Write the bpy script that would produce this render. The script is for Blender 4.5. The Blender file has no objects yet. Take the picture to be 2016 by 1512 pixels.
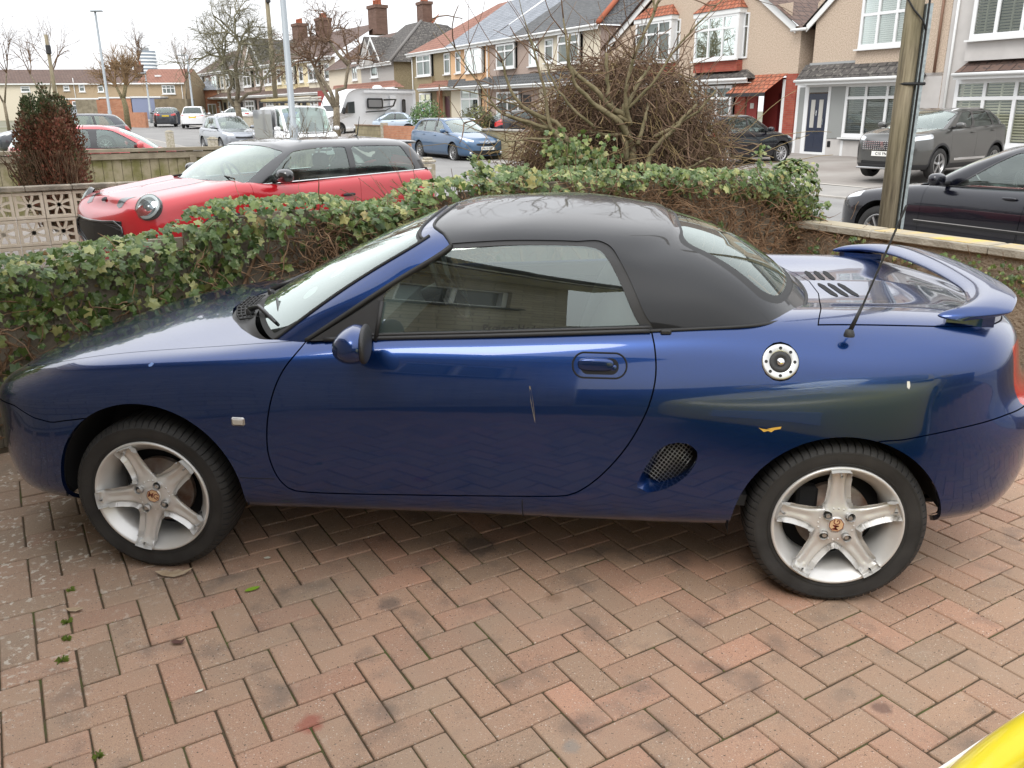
import bpy, math, random
import numpy as np
from mathutils import Vector, Matrix, noise
sc = bpy.context.scene
COL = sc.collection
R = math.radians
# ------------------------------------------------------------------ camera, sky, sun, exposure
cam_d = bpy.data.cameras.new("camera"); cam = bpy.data.objects.new("camera", cam_d); COL.objects.link(cam)
CP, CYAW, CROLL = 0.31376, -0.10717, -0.00605
cf = Vector((math.sin(CYAW)*math.cos(CP), math.cos(CYAW)*math.cos(CP), -math.sin(CP)))
cr0 = Vector((math.cos(CYAW), -math.sin(CYAW), 0)); cu0 = cr0.cross(cf)
cr = cr0*math.cos(CROLL)+cu0*math.sin(CROLL); cu = -cr0*math.sin(CROLL)+cu0*math.cos(CROLL)
cam.matrix_world = Matrix(((cr.x, cu.x, -cf.x, 1.57974), (cr.y, cu.y, -cf.y, -2.60106), (cr.z, cu.z, -cf.z, 1.59874), (0, 0, 0, 1)))
cam_d.sensor_fit = 'HORIZONTAL'; cam_d.sensor_width = 36.0; cam_d.lens = 36.0*1661.88/2016
cam_d.clip_start = 0.05; cam_d.clip_end = 2000
sc.camera = cam
SUN_EL, SUN_AZ = 48, 200
w = bpy.data.worlds.new("World"); sc.world = w; w.use_nodes = True
nt = w.node_tree; N = nt.nodes; Lk = nt.links
bg = N['Background']; bg.inputs['Strength'].default_value = 0.12
sky = N.new('ShaderNodeTexSky'); sky.sky_type = 'NISHITA'; sky.sun_disc = False
sky.sun_elevation = R(SUN_EL); sky.sun_rotation = R(SUN_AZ)
hs = N.new('ShaderNodeHueSaturation'); hs.inputs['Saturation'].default_value = 0.3
Lk.new(sky.outputs[0], hs.inputs['Color'])
tc = N.new('ShaderNodeTexCoord'); nz = N.new('ShaderNodeTexNoise'); nz.inputs['Scale'].default_value = 1.6; nz.inputs['Detail'].default_value = 3
Lk.new(tc.outputs['Generated'], nz.inputs['Vector'])
rp = N.new('ShaderNodeValToRGB'); rp.color_ramp.elements[0].position = .3; rp.color_ramp.elements[1].position = .75
rp.color_ramp.elements[0].color = (.86, .88, .91, 1); rp.color_ramp.elements[1].color = (1, 1, 1, 1)
Lk.new(nz.outputs['Fac'], rp.inputs['Fac'])
ml = N.new('ShaderNodeMix'); ml.data_type = 'RGBA'; ml.blend_type = 'MULTIPLY'; ml.inputs[0].default_value = 1
CLOUD = 9.0
ml.inputs[7].default_value = (CLOUD, CLOUD, CLOUD*1.01, 1)
Lk.new(rp.outputs[0], ml.inputs[6])
sz = N.new('ShaderNodeSeparateXYZ'); Lk.new(tc.outputs['Generated'], sz.inputs[0])
gz_ = N.new('ShaderNodeMapRange'); gz_.inputs[1].default_value = .0; gz_.inputs[2].default_value = .9; gz_.inputs[3].default_value = .85; gz_.inputs[4].default_value = 1.7; Lk.new(sz.outputs[2], gz_.inputs[0])
mg_ = N.new('ShaderNodeMix'); mg_.data_type = 'RGBA'; mg_.blend_type = 'MULTIPLY'; mg_.inputs[0].default_value = 1; Lk.new(ml.outputs[2], mg_.inputs[6]); Lk.new(gz_.outputs[0], mg_.inputs[7])
mx = N.new('ShaderNodeMix'); mx.data_type = 'RGBA'; mx.inputs[0].default_value = 0.85
Lk.new(hs.outputs[0], mx.inputs[6]); Lk.new(mg_.outputs[2], mx.inputs[7]); Lk.new(mx.outputs[2], bg.inputs['Color'])
sd = bpy.data.lights.new("sun", 'SUN'); sd.energy = 1.1; sd.angle = R(25); sd.color = (1, .96, .9)
so = bpy.data.objects.new("sun", sd); COL.objects.link(so)
_a = R(SUN_AZ); _e = R(SUN_EL)
sdir = Vector((math.sin(_a)*math.cos(_e), math.cos(_a)*math.cos(_e), math.sin(_e)))
so.rotation_euler = (-sdir).to_track_quat('-Z', 'Y').to_euler()
sc.view_settings.view_transform = 'Standard'; sc.view_settings.look = 'None'; sc.view_settings.exposure = 0.58; sc.view_settings.gamma = 1
try:
    sc.cycles.max_bounces = 8; sc.cycles.transparent_max_bounces = 12; sc.cycles.glossy_bounces = 4; sc.cycles.caustics_reflective = False; sc.cycles.caustics_refractive = False
except Exception: pass

# ------------------------------------------------------------------ frames
TH = R(37); E1 = np.array([math.cos(TH), math.sin(TH)]); ED = np.array([-math.sin(TH), math.cos(TH)])
KC = np.array([3.15, 4.5]); GZ = -0.17
def ST(s, t, z=0.0):
    p = KC+s*ED+t*E1
    return (float(p[0]), float(p[1]), z)

def ray_pt(px, d, z=None):
    az = CYAW+math.atan((px-1008)*.951/1661.9); return (1.58+d*math.sin(az), -2.6+d*math.cos(az))
# ------------------------------------------------------------------ materials
MATS = {}
def mat(name, col=(.5, .5, .5), rough=.6, metal=0., coat=0., spec=.5, noise_amt=0., noise_scale=8., col2=None, bump=0., bump_scale=60., emit=None, coords='Object', detail=5., contrast=None, coat_rough=.03):
    if name in MATS: return MATS[name]
    m = bpy.data.materials.new(name); m.use_nodes = True; n = m.node_tree.nodes; l = m.node_tree.links
    b = n['Principled BSDF']; b.inputs['Base Color'].default_value = (*col, 1); b.inputs['Roughness'].default_value = rough
    b.inputs['Metallic'].default_value = metal; b.inputs['Coat Weight'].default_value = coat; b.inputs['Coat Roughness'].default_value = coat_rough
    b.inputs['Specular IOR Level'].default_value = spec
    t = n.new('ShaderNodeTexCoord')
    if noise_amt or col2:
        z = n.new('ShaderNodeTexNoise'); z.inputs['Scale'].default_value = noise_scale; z.inputs['Detail'].default_value = detail
        l.new(t.outputs[coords], z.inputs['Vector'])
        r = n.new('ShaderNodeValToRGB'); a = contrast or (.35, .65)
        r.color_ramp.elements[0].position = a[0]; r.color_ramp.elements[1].position = a[1]
        c2 = col2 or tuple(min(1, c*(1+noise_amt)) for c in col); c1 = col if col2 else tuple(c*(1-noise_amt) for c in col)
        r.color_ramp.elements[0].color = (*c1, 1); r.color_ramp.elements[1].color = (*c2, 1)
        l.new(z.outputs['Fac'], r.inputs['Fac']); l.new(r.outputs[0], b.inputs['Base Color'])
    if bump:
        z2 = n.new('ShaderNodeTexNoise'); z2.inputs['Scale'].default_value = bump_scale; z2.inputs['Detail'].default_value = 4
        l.new(t.outputs[coords], z2.inputs['Vector']); bp = n.new('ShaderNodeBump'); bp.inputs['Strength'].default_value = bump
        bp.inputs['Distance'].default_value = .02; l.new(z2.outputs['Fac'], bp.inputs['Height']); l.new(bp.outputs[0], b.inputs['Normal'])
    if emit:
        b.inputs['Emission Color'].default_value = (*emit[0], 1); b.inputs['Emission Strength'].default_value = emit[1]
    MATS[name] = m; return m

def paint(name, col, metal=.35, rough=.38, ior=1.6, dirt=False):
    if name in MATS: return MATS[name]
    m = mat(name, col, rough, metal, coat=1.0, coat_rough=.02); n = m.node_tree.nodes; l = m.node_tree.links; b = n['Principled BSDF']
    b.inputs['Coat IOR'].default_value = ior; t = n.new('ShaderNodeTexCoord'); z = n.new('ShaderNodeTexNoise'); z.inputs['Scale'].default_value = 1.7; z.inputs['Detail'].default_value = 2
    l.new(t.outputs['Object'], z.inputs['Vector']); bp = n.new('ShaderNodeBump'); bp.inputs['Strength'].default_value = .02; bp.inputs['Distance'].default_value = .02
    l.new(z.outputs['Fac'], bp.inputs['Height']); l.new(bp.outputs[0], b.inputs['Coat Normal'])
    z2 = n.new('ShaderNodeTexNoise'); z2.inputs['Scale'].default_value = 9; z2.inputs['Detail'].default_value = 8
    l.new(t.outputs['Object'], z2.inputs['Vector'])
    r = n.new('ShaderNodeMapRange'); r.inputs[1].default_value = .35; r.inputs[2].default_value = .8; r.inputs[3].default_value = .015; r.inputs[4].default_value = .06
    l.new(z2.outputs['Fac'], r.inputs[0]); l.new(r.outputs[0], b.inputs['Coat Roughness'])
    if dirt:
        r.inputs[3].default_value = .022; r.inputs[4].default_value = .075
        g = n.new('ShaderNodeNewGeometry'); s = n.new('ShaderNodeSeparateXYZ'); l.new(g.outputs['Position'], s.inputs[0]); a = n.new('ShaderNodeMapRange'); a.inputs[1].default_value = .42; a.inputs[2].default_value = .24; l.new(s.outputs[2], a.inputs[0])
        z3 = n.new('ShaderNodeTexNoise'); z3.inputs['Scale'].default_value = 22; z3.inputs['Detail'].default_value = 8; l.new(g.outputs['Position'], z3.inputs['Vector']); c = n.new('ShaderNodeMapRange'); c.inputs[1].default_value = .4; c.inputs[2].default_value = .7; c.inputs[3].default_value = .06; c.inputs[4].default_value = .42; l.new(z3.outputs['Fac'], c.inputs[0])
        d = n.new('ShaderNodeMath'); d.operation = 'MULTIPLY'; l.new(a.outputs[0], d.inputs[0]); l.new(c.outputs[0], d.inputs[1]); x = n.new('ShaderNodeMix'); x.data_type = 'RGBA'; l.new(d.outputs[0], x.inputs[0]); x.inputs[6].default_value = (*col, 1); x.inputs[7].default_value = (.10, .08, .06, 1); l.new(x.outputs[2], b.inputs['Base Color'])
        cw = n.new('ShaderNodeMath'); cw.operation = 'SUBTRACT'; cw.inputs[0].default_value = 1; l.new(d.outputs[0], cw.inputs[1]); l.new(cw.outputs[0], b.inputs['Coat Weight'])
    return m

def glass(name, tint=(.62, .74, .70), ior=1.5, dirt=.03, gain=1.25, add=.04):
    if name in MATS: return MATS[name]
    m = bpy.data.materials.new(name); m.use_nodes = True; n = m.node_tree.nodes; l = m.node_tree.links
    n.remove(n['Principled BSDF']); out = n['Material Output']
    tr = n.new('ShaderNodeBsdfTransparent'); tr.inputs[0].default_value = (*tint, 1)
    gl = n.new('ShaderNodeBsdfGlossy'); gl.inputs['Roughness'].default_value = .01; gl.inputs['Color'].default_value = (.90, 1, .96, 1)
    fr = n.new('ShaderNodeFresnel'); fr.inputs[0].default_value = ior
    mp = n.new('ShaderNodeMath'); mp.operation = 'MULTIPLY_ADD'; mp.inputs[1].default_value = gain; mp.inputs[2].default_value = add; mp.use_clamp = True
    l.new(fr.outputs[0], mp.inputs[0])
    a = n.new('ShaderNodeMixShader'); l.new(mp.outputs[0], a.inputs[0]); l.new(tr.outputs[0], a.inputs[1]); l.new(gl.outputs[0], a.inputs[2])
    df = n.new('ShaderNodeBsdfDiffuse'); df.inputs[0].default_value = (.55, .6, .56, 1)
    t = n.new('ShaderNodeTexCoord'); z = n.new('ShaderNodeTexNoise'); z.inputs['Scale'].default_value = 5; z.inputs['Detail'].default_value = 6; l.new(t.outputs['Object'], z.inputs['Vector'])
    mr = n.new('ShaderNodeMapRange'); mr.inputs[1].default_value = .4; mr.inputs[2].default_value = .75; mr.inputs[3].default_value = dirt*.4; mr.inputs[4].default_value = dirt*2.2; l.new(z.outputs['Fac'], mr.inputs[0])
    c = n.new('ShaderNodeMixShader'); l.new(mr.outputs[0], c.inputs[0]); l.new(a.outputs[0], c.inputs[1]); l.new(df.outputs[0], c.inputs[2]); l.new(c.outputs[0], out.inputs['Surface'])
    MATS[name] = m; return m

# ------------------------------------------------------------------ object helpers
def tag(o, label=None, cat=None, group=None, kind=None):
    if label: o['label'] = label
    if cat: o['category'] = cat
    if group: o['group'] = group
    if kind: o['kind'] = kind
    return o
def empty(name, loc, rz=0., label=None, cat=None, group=None):
    o = bpy.data.objects.new(name, None); COL.objects.link(o); o.location = loc; o.rotation_euler = (0, 0, rz); o.empty_display_size = .2
    return tag(o, label, cat, group)
def link_mesh(name, me, m=None, parent=None):
    o = bpy.data.objects.new(name, me); COL.objects.link(o)
    if m is not None:
        for x in (m if isinstance(m, (list, tuple)) else [m]): me.materials.append(x)
    if parent: o.parent = parent
    return o
class MB:
    """collects shapes into one mesh"""
    def __init__(s): s.v = []; s.f = []; s.sm = []; s.mi = []
    def add(s, v, f, smooth=False, mi=0):
        o = len(s.v); s.v += [tuple(map(float, p)) for p in v]
        for q in f: s.f.append(tuple(i+o for i in q)); s.sm.append(smooth); s.mi.append(mi)
        return s
    def box(s, c, d, M=None, mi=0, bev=0.):
        x, y, z = [k/2 for k in d]
        if bev:
            b = min(bev, x*.9, y*.9, z*.9); P = []; F = []
            import itertools
            idx = {}
            for sx, sy, sz in itertools.product((-1, 1), repeat=3):
                for k in range(3):
                    p = [sx*x, sy*y, sz*z]
                    for j in range(3):
                        if j != k: p[j] -= (sx, sy, sz)[j]*b
                    idx[(sx, sy, sz, k)] = len(P); P.append(p)
            for k in range(3):
                a1, a2 = [(1, 2), (2, 0), (0, 1)][k]
                for sg in (-1, 1):
                    q = []
                    for u, v in ((-1, -1), (1, -1), (1, 1), (-1, 1)):
                        t = [0, 0, 0]; t[k] = sg; t[a1] = u; t[a2] = v; q.append(idx[(*t, k)])
                    F.append(q if sg > 0 else q[::-1])
            for k in range(3):
                a1, a2 = [(1, 2), (2, 0), (0, 1)][k]
                for u, v in ((-1, -1), (1, -1), (1, 1), (-1, 1)):
                    t = [0, 0, 0]; t[a1] = u; t[a2] = v
                    t0 = t[:]; t0[k] = -1; t1 = t[:]; t1[k] = 1
                    q = [idx[(*t0, a1)], idx[(*t1, a1)], idx[(*t1, a2)], idx[(*t0, a2)]]
                    F.append(q if u*v > 0 else q[::-1])
            for sx, sy, sz in itertools.product((-1, 1), repeat=3):
                q = [idx[(sx, sy, sz, 0)], idx[(sx, sy, sz, 1)], idx[(sx, sy, sz, 2)]]
                F.append(q if sx*sy*sz > 0 else q[::-1])
        else:
            P = [(-x, -y, -z), (x, -y, -z), (x, y, -z), (-x, y, -z), (-x, -y, z), (x, -y, z), (x, y, z), (-x, y, z)]
            F = [(0, 3, 2, 1), (4, 5, 6, 7), (0, 1, 5, 4), (1, 2, 6, 5), (2, 3, 7, 6), (3, 0, 4, 7)]
        P = [Vector(p)+Vector((0, 0, 0)) for p in P]
        if M is not None: P = [M @ p for p in P]
        P = [p+Vector(c) for p in P]
        return s.add(P, F, False, mi)
    def tube(s, pts, rad, n=6, caps=True, mi=0, smooth=True):
        pts = [Vector(p) for p in pts]; rads = rad if isinstance(rad, (list, tuple)) else [rad]*len(pts)
        V = []; F = []
        up = Vector((0, 0, 1)); prev = None
        for i, p in enumerate(pts):
            d = (pts[min(i+1, len(pts)-1)]-pts[max(i-1, 0)])
            if d.length < 1e-9: d = Vector((0, 0, 1))
            d.normalize()
            if prev is None:
                a = d.cross(up)
                if a.length < 1e-3: a = d.cross(Vector((1, 0, 0)))
            else:
                a = prev-d*prev.dot(d)
                if a.length < 1e-4: a = d.cross(up)
            a.normalize(); prev = a; b = d.cross(a)
            for k in range(n):
                t = 2*math.pi*k/n; V.append(p+(a*math.cos(t)+b*math.sin(t))*rads[i])
        for i in range(len(pts)-1):
            for k in range(n): F.append((i*n+k, i*n+(k+1) % n, (i+1)*n+(k+1) % n, (i+1)*n+k))
        if caps: F.append(tuple(range(n))[::-1]); F.append(tuple((len(pts)-1)*n+k for k in range(n)))
        return s.add(V, F, smooth, mi)
    def lathe(s, prof, n=48, axis='y', c=(0, 0, 0), mi=0, angs=None, smooth=True):
        """prof: (r, h) ; h along axis"""
        A = angs if angs is not None else [2*math.pi*k/n for k in range(n)]; n = len(A); V = []; F = []
        for r, h in prof:
            for t in A:
                ca, sa = r*math.cos(t), r*math.sin(t)
                V.append((ca+c[0], h+c[1], sa+c[2]) if axis == 'y' else (ca+c[0], sa+c[1], h+c[2]) if axis == 'z' else (h+c[0], ca+c[1], sa+c[2]))
        for i in range(len(prof)-1):
            for k in range(n): F.append((i*n+k, i*n+(k+1) % n, (i+1)*n+(k+1) % n, (i+1)*n+k))
        return s.add(V, F, smooth, mi)
    def prism(s, poly, d0, d1, plane='xz', mi=0, M=None):
        n = len(poly); V = []
        for d in (d0, d1):
            for a, b in poly:
                V.append({'xz': (a, d, b), 'xy': (a, b, d), 'yz': (d, a, b)}[plane])
        F = [tuple(range(n)), tuple(range(2*n-1, n-1, -1))]+[(k, k+n, (k+1) % n+n, (k+1) % n) for k in range(n)]
        if M is not None: V = [M @ Vector(v) for v in V]
        return s.add(V, F, False, mi)
    def quad(s, a, b, c, d, mi=0): return s.add([a, b, c, d], [(0, 1, 2, 3)], False, mi)
    def build(s, name, m=None, parent=None, loc=None, rz=None, fix=True):
        me = bpy.data.meshes.new(name); me.from_pydata(s.v, [], s.f)
        me.polygons.foreach_set('use_smooth', s.sm)
        if any(s.mi): me.polygons.foreach_set('material_index', s.mi)
        if fix:
            import bmesh
            bm = bmesh.new(); bm.from_mesh(me); bmesh.ops.recalc_face_normals(bm, faces=bm.faces); bm.to_mesh(me); bm.free()
        me.update()
        o = link_mesh(name, me, m, parent)
        if loc is not None: o.location = loc
        if rz is not None: o.rotation_euler[2] = rz
        return o
def autosmooth(o, ang=35):
    me = o.data
    try: me.set_sharp_from_angle(angle=R(ang))
    except Exception: pass
    return o
TEXT_CACHE = {}
def text_mesh(body, size, depth=0.0, spacing=1.0, bold=0.0):
    cu_ = bpy.data.curves.new('txt', 'FONT'); cu_.body = body; cu_.size = size; cu_.extrude = depth; cu_.align_x = 'CENTER'; cu_.align_y = 'CENTER'; cu_.space_character = spacing; cu_.offset = bold
    ob = bpy.data.objects.new('txt', cu_); COL.objects.link(ob)
    dg = bpy.context.evaluated_depsgraph_get(); me = bpy.data.meshes.new_from_object(ob.evaluated_get(dg))
    bpy.data.objects.remove(ob); return me
def text_obj(name, body, size, M, m, parent=None, depth=.0008, spacing=1.0, bold=0., sx=1.0):
    me = text_mesh(body, size, depth, spacing, bold)
    me.transform(M @ Matrix.Diagonal((sx, 1, 1, 1))); return link_mesh(name, me, m, parent)

# ------------------------------------------------------------------ spline lofts and clipping
def nspline(T, Y, q):
    """natural cubic through (T,Y[...]) at q"""
    T = np.asarray(T, float); Y = np.asarray(Y, float); n = len(T); h = np.diff(T)
    A = np.zeros((n, n)); B = np.zeros((n,)+Y.shape[1:]); A[0, 0] = A[-1, -1] = 1
    for i in range(1, n-1):
        A[i, i-1] = h[i-1]; A[i, i] = 2*(h[i-1]+h[i]); A[i, i+1] = h[i]
        B[i] = 3*((Y[i+1]-Y[i])/h[i]-(Y[i]-Y[i-1])/h[i-1])
    c = np.linalg.solve(A, B.reshape(n, -1)).reshape(B.shape)
    q = np.asarray(q, float); k = np.clip(np.searchsorted(T, q, side='right')-1, 0, n-2); d = q-T[k]
    hh = h[k]; e = (...,)+(None,)*(Y.ndim-1)
    b = (Y[k+1]-Y[k])/hh[e]-hh[e]*(2*c[k]+c[k+1])/3; dd = (c[k+1]-c[k])/(3*hh[e])
    return Y[k]+b*d[e]+c[k]*(d**2)[e]+dd*(d**3)[e]
def loft(G, su, sv, yc=None):
    """G [rows, stations, 3]; sample su per station gap, sv per row gap. mirror ghosts about y=yc at station ends and last row"""
    G = np.asarray(G, float); nr, ns, _ = G.shape
    def mir(P): Q = P.copy(); Q[..., 1] = 2*yc-Q[..., 1]; return Q
    e = 2
    if yc is not None:
        G2 = np.concatenate([mir(G[:, e:0:-1]), G, mir(G[:, -2:-2-e:-1])], 1)
    else: G2 = G; e = 0
    D = np.linalg.norm(np.diff(G2, axis=1), axis=2).mean(0)**.75; T = np.concatenate([[0], np.cumsum(D)])
    Tq = []; U = []
    for i in range(ns-1):
        n = su[i] if isinstance(su, (list, tuple)) else su
        for k in range(n): Tq.append(T[i+e]+(T[i+1+e]-T[i+e])*k/n); U.append(i+k/n)
    Tq.append(T[ns-1+e]); U.append(ns-1)
    A = nspline(T, np.transpose(G2, (1, 0, 2)), Tq)  # [q, rows, 3]
    A = np.transpose(A, (1, 0, 2))
    if yc is not None: A2 = np.concatenate([A, mir(A[-2:-4:-1])], 0)
    else: A2 = A
    D = np.linalg.norm(np.diff(A2, axis=0), axis=2).mean(1)**.75; T = np.concatenate([[0], np.cumsum(D)])
    Tq = []; Vv = []
    for i in range(nr-1):
        n = sv[i] if isinstance(sv, (list, tuple)) else sv
        for k in range(n): Tq.append(T[i]+(T[i+1]-T[i])*k/n); Vv.append(i+k/n)
    Tq.append(T[nr-1]); Vv.append(nr-1)
    S = nspline(T, A2, Tq)
    if yc is not None:
        S[:, 0, 1] = yc; S[:, -1, 1] = yc; S[-1, :, 1] = yc
    return S, np.array(U), np.array(Vv)
class Surf:
    """vertices with position, normal, (u,v) and polygon faces"""
    def __init__(s, v, n, a, f): s.v = v; s.n = n; s.a = a; s.f = f
    @staticmethod
    def grid(S, U, V, flip=False):
        nr, ns, _ = S.shape
        du = np.gradient(S, axis=1); dv = np.gradient(S, axis=0); n = np.cross(du, dv); ln = np.linalg.norm(n, axis=2, keepdims=True); n = n/np.maximum(ln, 1e-12)
        bad = ln[..., 0] < 1e-10
        if flip: n = -n
        if bad.any():
            for i, j in zip(*np.where(bad)):
                n[i, j] = n[min(max(i, 1), nr-2), min(max(j, 1), ns-2)]
        a = np.stack(np.meshgrid(U, V), -1)
        f = []
        for i in range(nr-1):
            for j in range(ns-1):
                q = (i*ns+j, i*ns+j+1, (i+1)*ns+j+1, (i+1)*ns+j); f.append(q[::-1] if flip else q)
        return Surf(S.reshape(-1, 3), n.reshape(-1, 3), a.reshape(-1, 2), f)
    def clip(s, fld):
        """returns (part with field<0, part with field>=0)"""
        d = np.asarray(fld(s.v, s.a), float); d = np.where(np.abs(d) < 1e-7, 1e-7, d)
        V = list(s.v); Nn = list(s.n); A = list(s.a); cache = {}
        def cut(i, j):
            k = (min(i, j), max(i, j))
            if k in cache: return cache[k]
            t = d[i]/(d[i]-d[j]); V.append(s.v[i]+(s.v[j]-s.v[i])*t); Nn.append(s.n[i]+(s.n[j]-s.n[i])*t); A.append(s.a[i]+(s.a[j]-s.a[i])*t)
            cache[k] = len(V)-1; return cache[k]
        FI = []; FO = []
        for q in s.f:
            sg = [d[i] < 0 for i in q]
            if all(sg): FI.append(q); continue
            if not any(sg): FO.append(q); continue
            a = []; b = []
            for k in range(len(q)):
                i, j = q[k], q[(k+1) % len(q)]
                (a if sg[k] else b).append(i)
                if sg[k] != sg[(k+1) % len(q)]: c = cut(i, j); a.append(c); b.append(c)
            if len(a) > 2: FI.append(tuple(a))
            if len(b) > 2: FO.append(tuple(b))
        V = np.array(V); Nn = np.array(Nn); A = np.array(A)
        return Surf(V, Nn, A, FI).compact(), Surf(V, Nn, A, FO).compact()
    def compact(s):
        u = sorted({i for q in s.f for i in q}); mp = {k: i for i, k in enumerate(u)}
        if not u: return Surf(np.zeros((0, 3)), np.zeros((0, 3)), np.zeros((0, 2)), [])
        return Surf(s.v[u], s.n[u], s.a[u], [tuple(mp[i] for i in q) for q in s.f])
    def mirror(s, yc):
        v = s.v.copy(); v[:, 1] = 2*yc-v[:, 1]; n = s.n.copy(); n[:, 1] *= -1
        return Surf(v, n, s.a.copy(), [q[::-1] for q in s.f])
    def join(s, o):
        k = len(s.v); return Surf(np.concatenate([s.v, o.v]), np.concatenate([s.n, o.n]), np.concatenate([s.a, o.a]), s.f+[tuple(i+k for i in q) for q in o.f])
    def both(s, yc): return s.join(s.mirror(yc))
    def weld(s, eps=1e-5):
        key = {}; mp = []
        for i, p in enumerate(s.v):
            k = (round(p[0]/eps), round(p[1]/eps), round(p[2]/eps)); mp.append(key.setdefault(k, i))
        f = []
        for q in s.f:
            r = [mp[i] for i in q]; r = [x for k, x in enumerate(r) if x != r[k-1]]
            if len(set(r)) > 2: f.append(tuple(r))
        return Surf(s.v, s.n, s.a, f).compact()
    def offset(s, d): return Surf(s.v+s.n*d, s.n, s.a, s.f)
    def boundary(s):
        e = {}
        for q in s.f:
            for k in range(len(q)): e[(q[k], q[(k+1) % len(q)])] = 1
        return [k for k in e if (k[1], k[0]) not in e]
    def build(s, name, m, parent=None, lip=0., extra=None, weld=True):
        if weld: s = s.weld()
        v = [tuple(map(float, p)) for p in s.v]; f = list(s.f); n = [tuple(map(float, p)) for p in s.n]; sm = [True]*len(f)
        nn = len(v)
        if lip:
            bd = s.boundary(); dup = {}
            def g(i, lo):
                k = (i, lo)
                if k not in dup:
                    dup[k] = len(v); p = s.v[i]-s.n[i]*(lip if lo else 0); v.append(tuple(map(float, p))); n.append((0, 0, 0))
                return dup[k]
            for i, j in bd: f.append((g(j, 0), g(i, 0), g(i, 1), g(j, 1))); sm.append(False)
        me = bpy.data.meshes.new(name); me.from_pydata(v, [], f); me.polygons.foreach_set('use_smooth', sm)
        me.update(); me.validate(clean_customdata=False)
        if len(me.vertices) == len(n):
            try: me.normals_split_custom_set_from_vertices(n)
            except Exception as ex: print('normals', ex)
        return link_mesh(name, me, m, parent)
def poly_sdf(poly):
    """signed distance to a closed polygon (negative inside), vectorised"""
    P = np.asarray(poly, float)
    def f(X, Z):
        X = np.asarray(X); Z = np.asarray(Z); d = np.full(X.shape, 1e9); ins = np.zeros(X.shape, bool)
        for i in range(len(P)):
            a = P[i]; b = P[(i+1) % len(P)]; ab = b-a
            t = np.clip(((X-a[0])*ab[0]+(Z-a[1])*ab[1])/max(ab@ab, 1e-12), 0, 1)
            d = np.minimum(d, np.hypot(X-a[0]-t*ab[0], Z-a[1]-t*ab[1]))
            c = (a[1] > Z) != (b[1] > Z); 
            with np.errstate(divide='ignore', invalid='ignore'): xi = (b[0]-a[0])*(Z-a[1])/(b[1]-a[1]+1e-15)+a[0]
            ins ^= c & (X < xi)
        return np.where(ins, -d, d)
    return f
def smooth_poly(P, n=8, closed=True):
    P = np.asarray(P, float); m = len(P); out = []
    for i in range(m if closed else m-1):
        p0, p1, p2, p3 = P[(i-1) % m] if closed or i else P[0], P[i], P[(i+1) % m], P[(i+2) % m] if closed or i+2 < m else P[-1]
        for k in range(n):
            t = k/n; out.append(.5*((2*p1)+(-p0+p2)*t+(2*p0-5*p1+4*p2-p3)*t*t+(-p0+3*p1-3*p2+p3)*t**3))
    if not closed: out.append(P[-1])
    return np.array(out)
def hull_poly(P, r=.0): return P
# ------------------------------------------------------------------ shared materials
M_BLUE = paint('deep blue metallic', (.004, .030, .135), .78, .27, 1.52, True)
M_BLACKP = paint('black paint', (.006, .0065, .008), .0, .3)
M_PLAS = mat('black trim plastic', (.018, .018, .019), .55, bump=.15, bump_scale=400)
M_RUB = mat('rubber', (.012, .012, .012), .62)
M_TYRE = mat('tyre rubber', (.02, .0195, .019), .72, noise_amt=.35, noise_scale=9, bump=.12, bump_scale=220)
M_ALLOY = mat('silver alloy', (.62, .615, .60), .38, .4, coat=.3, noise_amt=.05, noise_scale=12)
M_CHROME = mat('chrome', (.75, .75, .75), .08, 1.0)
M_DARK = mat('dark void', (.006, .006, .007), .9)
M_HARD = mat('black hardtop', (.007, .0075, .009), .4, 0, coat=.7, spec=.15, coat_rough=.035)
M_GLASS = glass('car glass', (.66, .78, .73), 1.5, .03, 2.2, .06)
M_GLASSD = glass('dark car glass', (.22, .26, .25))
M_STEEL = mat('brushed steel', (.5, .5, .49), .35, .9)
M_SEAT = mat('dark seat fabric', (.07, .072, .075), .85)
M_LENS = glass('lens', (.9, .93, .93))
M_REDL = mat('red lens', (.45, .01, .008), .15, coat=1)
M_RUST = mat('rusty disc', (.16, .09, .06), .6, .5, col2=(.3, .27, .24), noise_scale=14)
M_WHITE = mat('white plastic', (.75, .75, .73), .45)
YC = .78
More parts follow.
